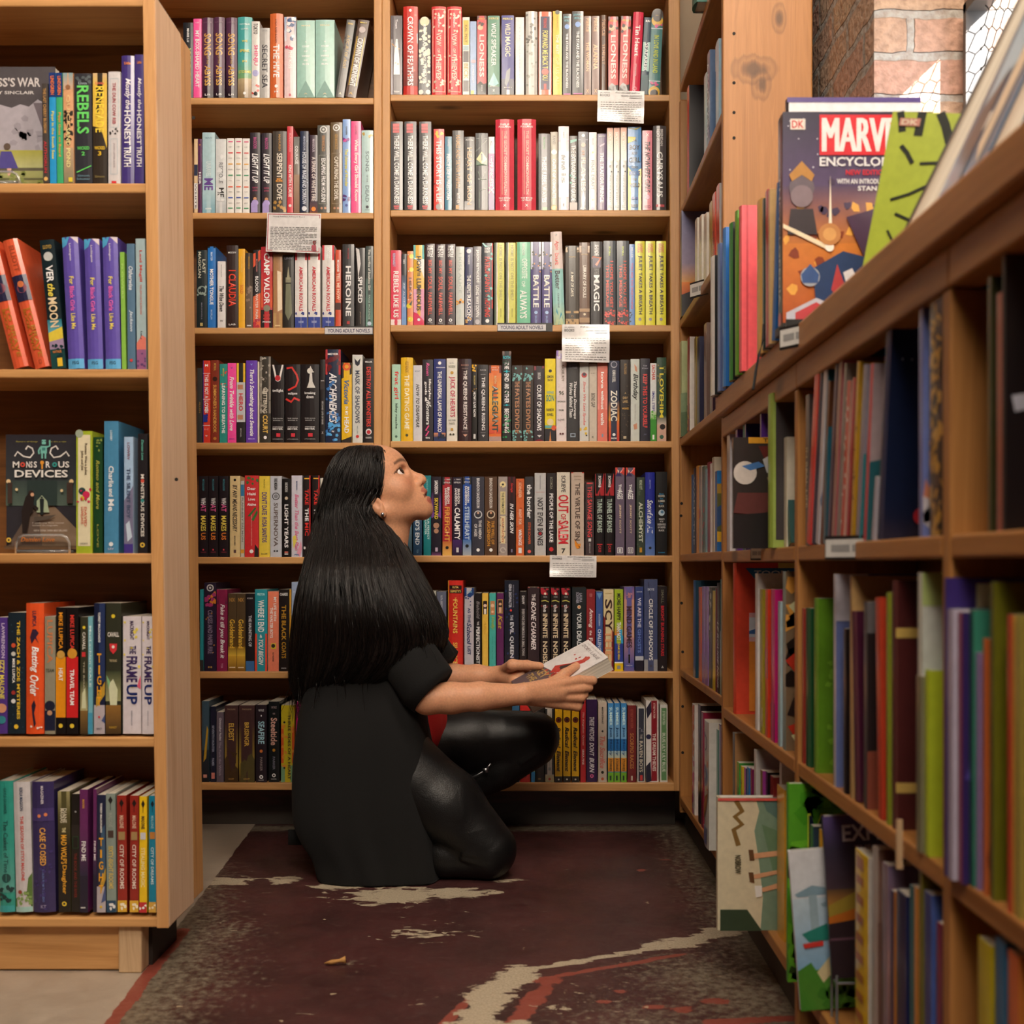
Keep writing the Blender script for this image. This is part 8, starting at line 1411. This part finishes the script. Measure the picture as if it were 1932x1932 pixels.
rd = random.Random(5); NR = len(rings); NK = 150
def ringpt(t, k, out):
    i = min(int(t), NR - 2); w = t - i; k0 = int(k) % NK; k1 = (k0 + 1) % NK; wk = k - int(k)
    a = rings[i][k0].lerp(rings[i][k1], wk); b = rings[i + 1][k0].lerp(rings[i + 1][k1], wk); p = a.lerp(b, w)
    c = Vector((0, 0, 0))
    for q in (0, 37, 75, 112): c += rings[i][q] / 4
    d = p - c; d.z = 0
    return p + d.normalized() * out
for s_ in range(1500):
    k = rd.uniform(0, NK); sn = math.sin(2 * math.pi * k / NK)
    if sn > .35 and rd.random() < .8: continue
    t0 = rd.uniform(1, 14) if rd.random() < .55 else rd.uniform(10, 52); t1 = min(NR - 1.01, t0 + rd.uniform(20, 58)) if rd.random() < .6 else rd.uniform(NR * .86, NR - 1.01)
    if t1 - t0 < 8: continue
    if t0 < 30 and .93 < math.cos(2 * math.pi * k / NK): continue
    n = 15; wob = rd.uniform(-2.5, 2.5); ph = rd.uniform(0, 6); o0 = rd.uniform(.0006, .004); pts = []
    for i in range(n):
        w = i / (n - 1); t = t0 + (t1 - t0) * w
        pts.append(ringpt(t, (k + wob * w + .8 * math.sin(5 * w + ph)) % NK, o0 + .0025 * math.sin(3 * w + ph) + .004 * max(0, w - .8)))
    r = rd.uniform(.0006, .0013); mb.tube(pts, [r * (1 - .75 * (i / (n - 1)) ** 3) for i in range(n)], 3)
for s_ in range(160):      # loose ends along the bottom and the front
    k = rd.uniform(70, 128) if rd.random() < .75 else rd.uniform(128, 146); t = rd.uniform(NR * .80, NR - 2) if k < 128 else rd.uniform(NR * .55, NR * .72)
    a = ringpt(t, k, 0); pts = [a]; d = Vector((rd.uniform(-.1, .25) if k < 128 else rd.uniform(.1, .5), rd.uniform(-.2, .2), -1)).normalized()
    for i in range(7): d = (d + Vector((rd.uniform(-.16, .16), rd.uniform(-.1, .1), rd.uniform(-.05, .05)))).normalized(); pts.append(pts[-1] + d * rd.uniform(.008, .014))
    mb.tube(pts, [.0007, .0007, .0006, .0006, .0005, .0005, .0004, .0003], 3)
child('hair', mb, [hairmat()])
# the book in her hands
cov = ['b0,1,0,1,ece8e8', 'p 6a5a60,0,.62,.5,.56,1,.6,1,1,0,1', 'p c83a30,.3,.5,.5,.36,.62,.2,.75,.22,.66,.36,.6,.52,.45,.6', 'p 3a2a2c,.42,.46,.55,.34,.66,.28,.62,.42,.5,.52', 'd.66,.19,.07,c84a3a', 'n.3,.8,.5,.64,d0453a,14,.05', 'n.2,.7,.16,.3,c84a40,5,.03', 't.12,.88,.62,.72,c8a868,KEY TO', 't.12,.88,.75,.84,c8a868,THE NEST', 'n.05,.95,.58,.95,b89860,12,.025', 'u.1,.9,.07,.11,a8a0a0,ZOEY LANE', 'u.15,.85,.03,.045,b8b0b0,NEW YORK BESTSELLER']
cm, pm = make_book(BKT, BKH, BKW, '6a5a60', (), cov, False, True, 'ece8e8')
hb = link('paperback_book', None); hb.empty_display_size = .03
o_ = bk(0, 0, -BKT / 2)
M4 = Matrix((( bN.x, bW.x, bT.x, o_.x), (bN.y, bW.y, bT.y, o_.y), (bN.z, bW.z, bT.z, o_.z), (0, 0, 0, 1)))
hb.matrix_world = M4; link('cover', cm, hb); link('page_block', pm, hb)
tag(hb, 'thick white-covered book held in the kneeling woman\'s hands', 'paperback')
# ---------------------------------------------------------------- light, sky, camera
w = bpy.data.worlds.new('sky'); SC.world = w; w.use_nodes = True
bg = w.node_tree.nodes['Background']; bg.inputs[0].default_value = (.75, .87, 1, 1); bg.inputs[1].default_value = 9.0
def area(name, loc, tgt, sx, sy, e, col):
    l = bpy.data.lights.new(name, 'AREA'); l.shape = 'RECTANGLE'; l.size = sx; l.size_y = sy; l.energy = e; l.color = col
    o = bpy.data.objects.new(name, l); COL.objects.link(o); o.location = loc
    o.rotation_euler = (Vector(tgt) - Vector(loc)).to_track_quat('-Z', 'Y').to_euler(); return o
WARM = (1, .87, .72)
area('ceiling_light_behind', (.3, -.9, 2.8), (0, 2.8, 1.1), 1.4, .7, 105, WARM)
area('ceiling_light_aisle', (.42, 1.35, 2.92), (-.4, 2.3, .6), .3, 1.2, 48, WARM)
area('ceiling_light_front', (-.5, .2, 2.9), (.3, 1.4, .4), 1.2, .4, 26, WARM)
sun = bpy.data.lights.new('sun', 'SUN'); sun.energy = 30; sun.angle = R(.5); sun.color = (1, .97, .92)
so = bpy.data.objects.new('sun', sun); COL.objects.link(so); so.location = (3, -1, 4)
so.rotation_euler = Vector((-1, 1.5, -.95)).to_track_quat('-Z', 'Y').to_euler()
cam = bpy.data.cameras.new('camera'); co = bpy.data.objects.new('camera', cam); COL.objects.link(co); SC.camera = co
co.location = (0, 0, H); co.rotation_euler = (R(90), 0, 0)
cam.sensor_width = 36; cam.lens = F * 36 / 1932; cam.shift_x = (966 - CX) / 1932; cam.shift_y = (CY - 966) / 1932
cam.clip_start = .05; cam.dof.use_dof = True; cam.dof.focus_distance = 2.55; cam.dof.aperture_fstop = 5.6
vs = SC.view_settings; vs.view_transform = 'Standard'; vs.look = 'None'; vs.gamma = 1.0; vs.use_curve_mapping = False; vs.exposure = 0.0
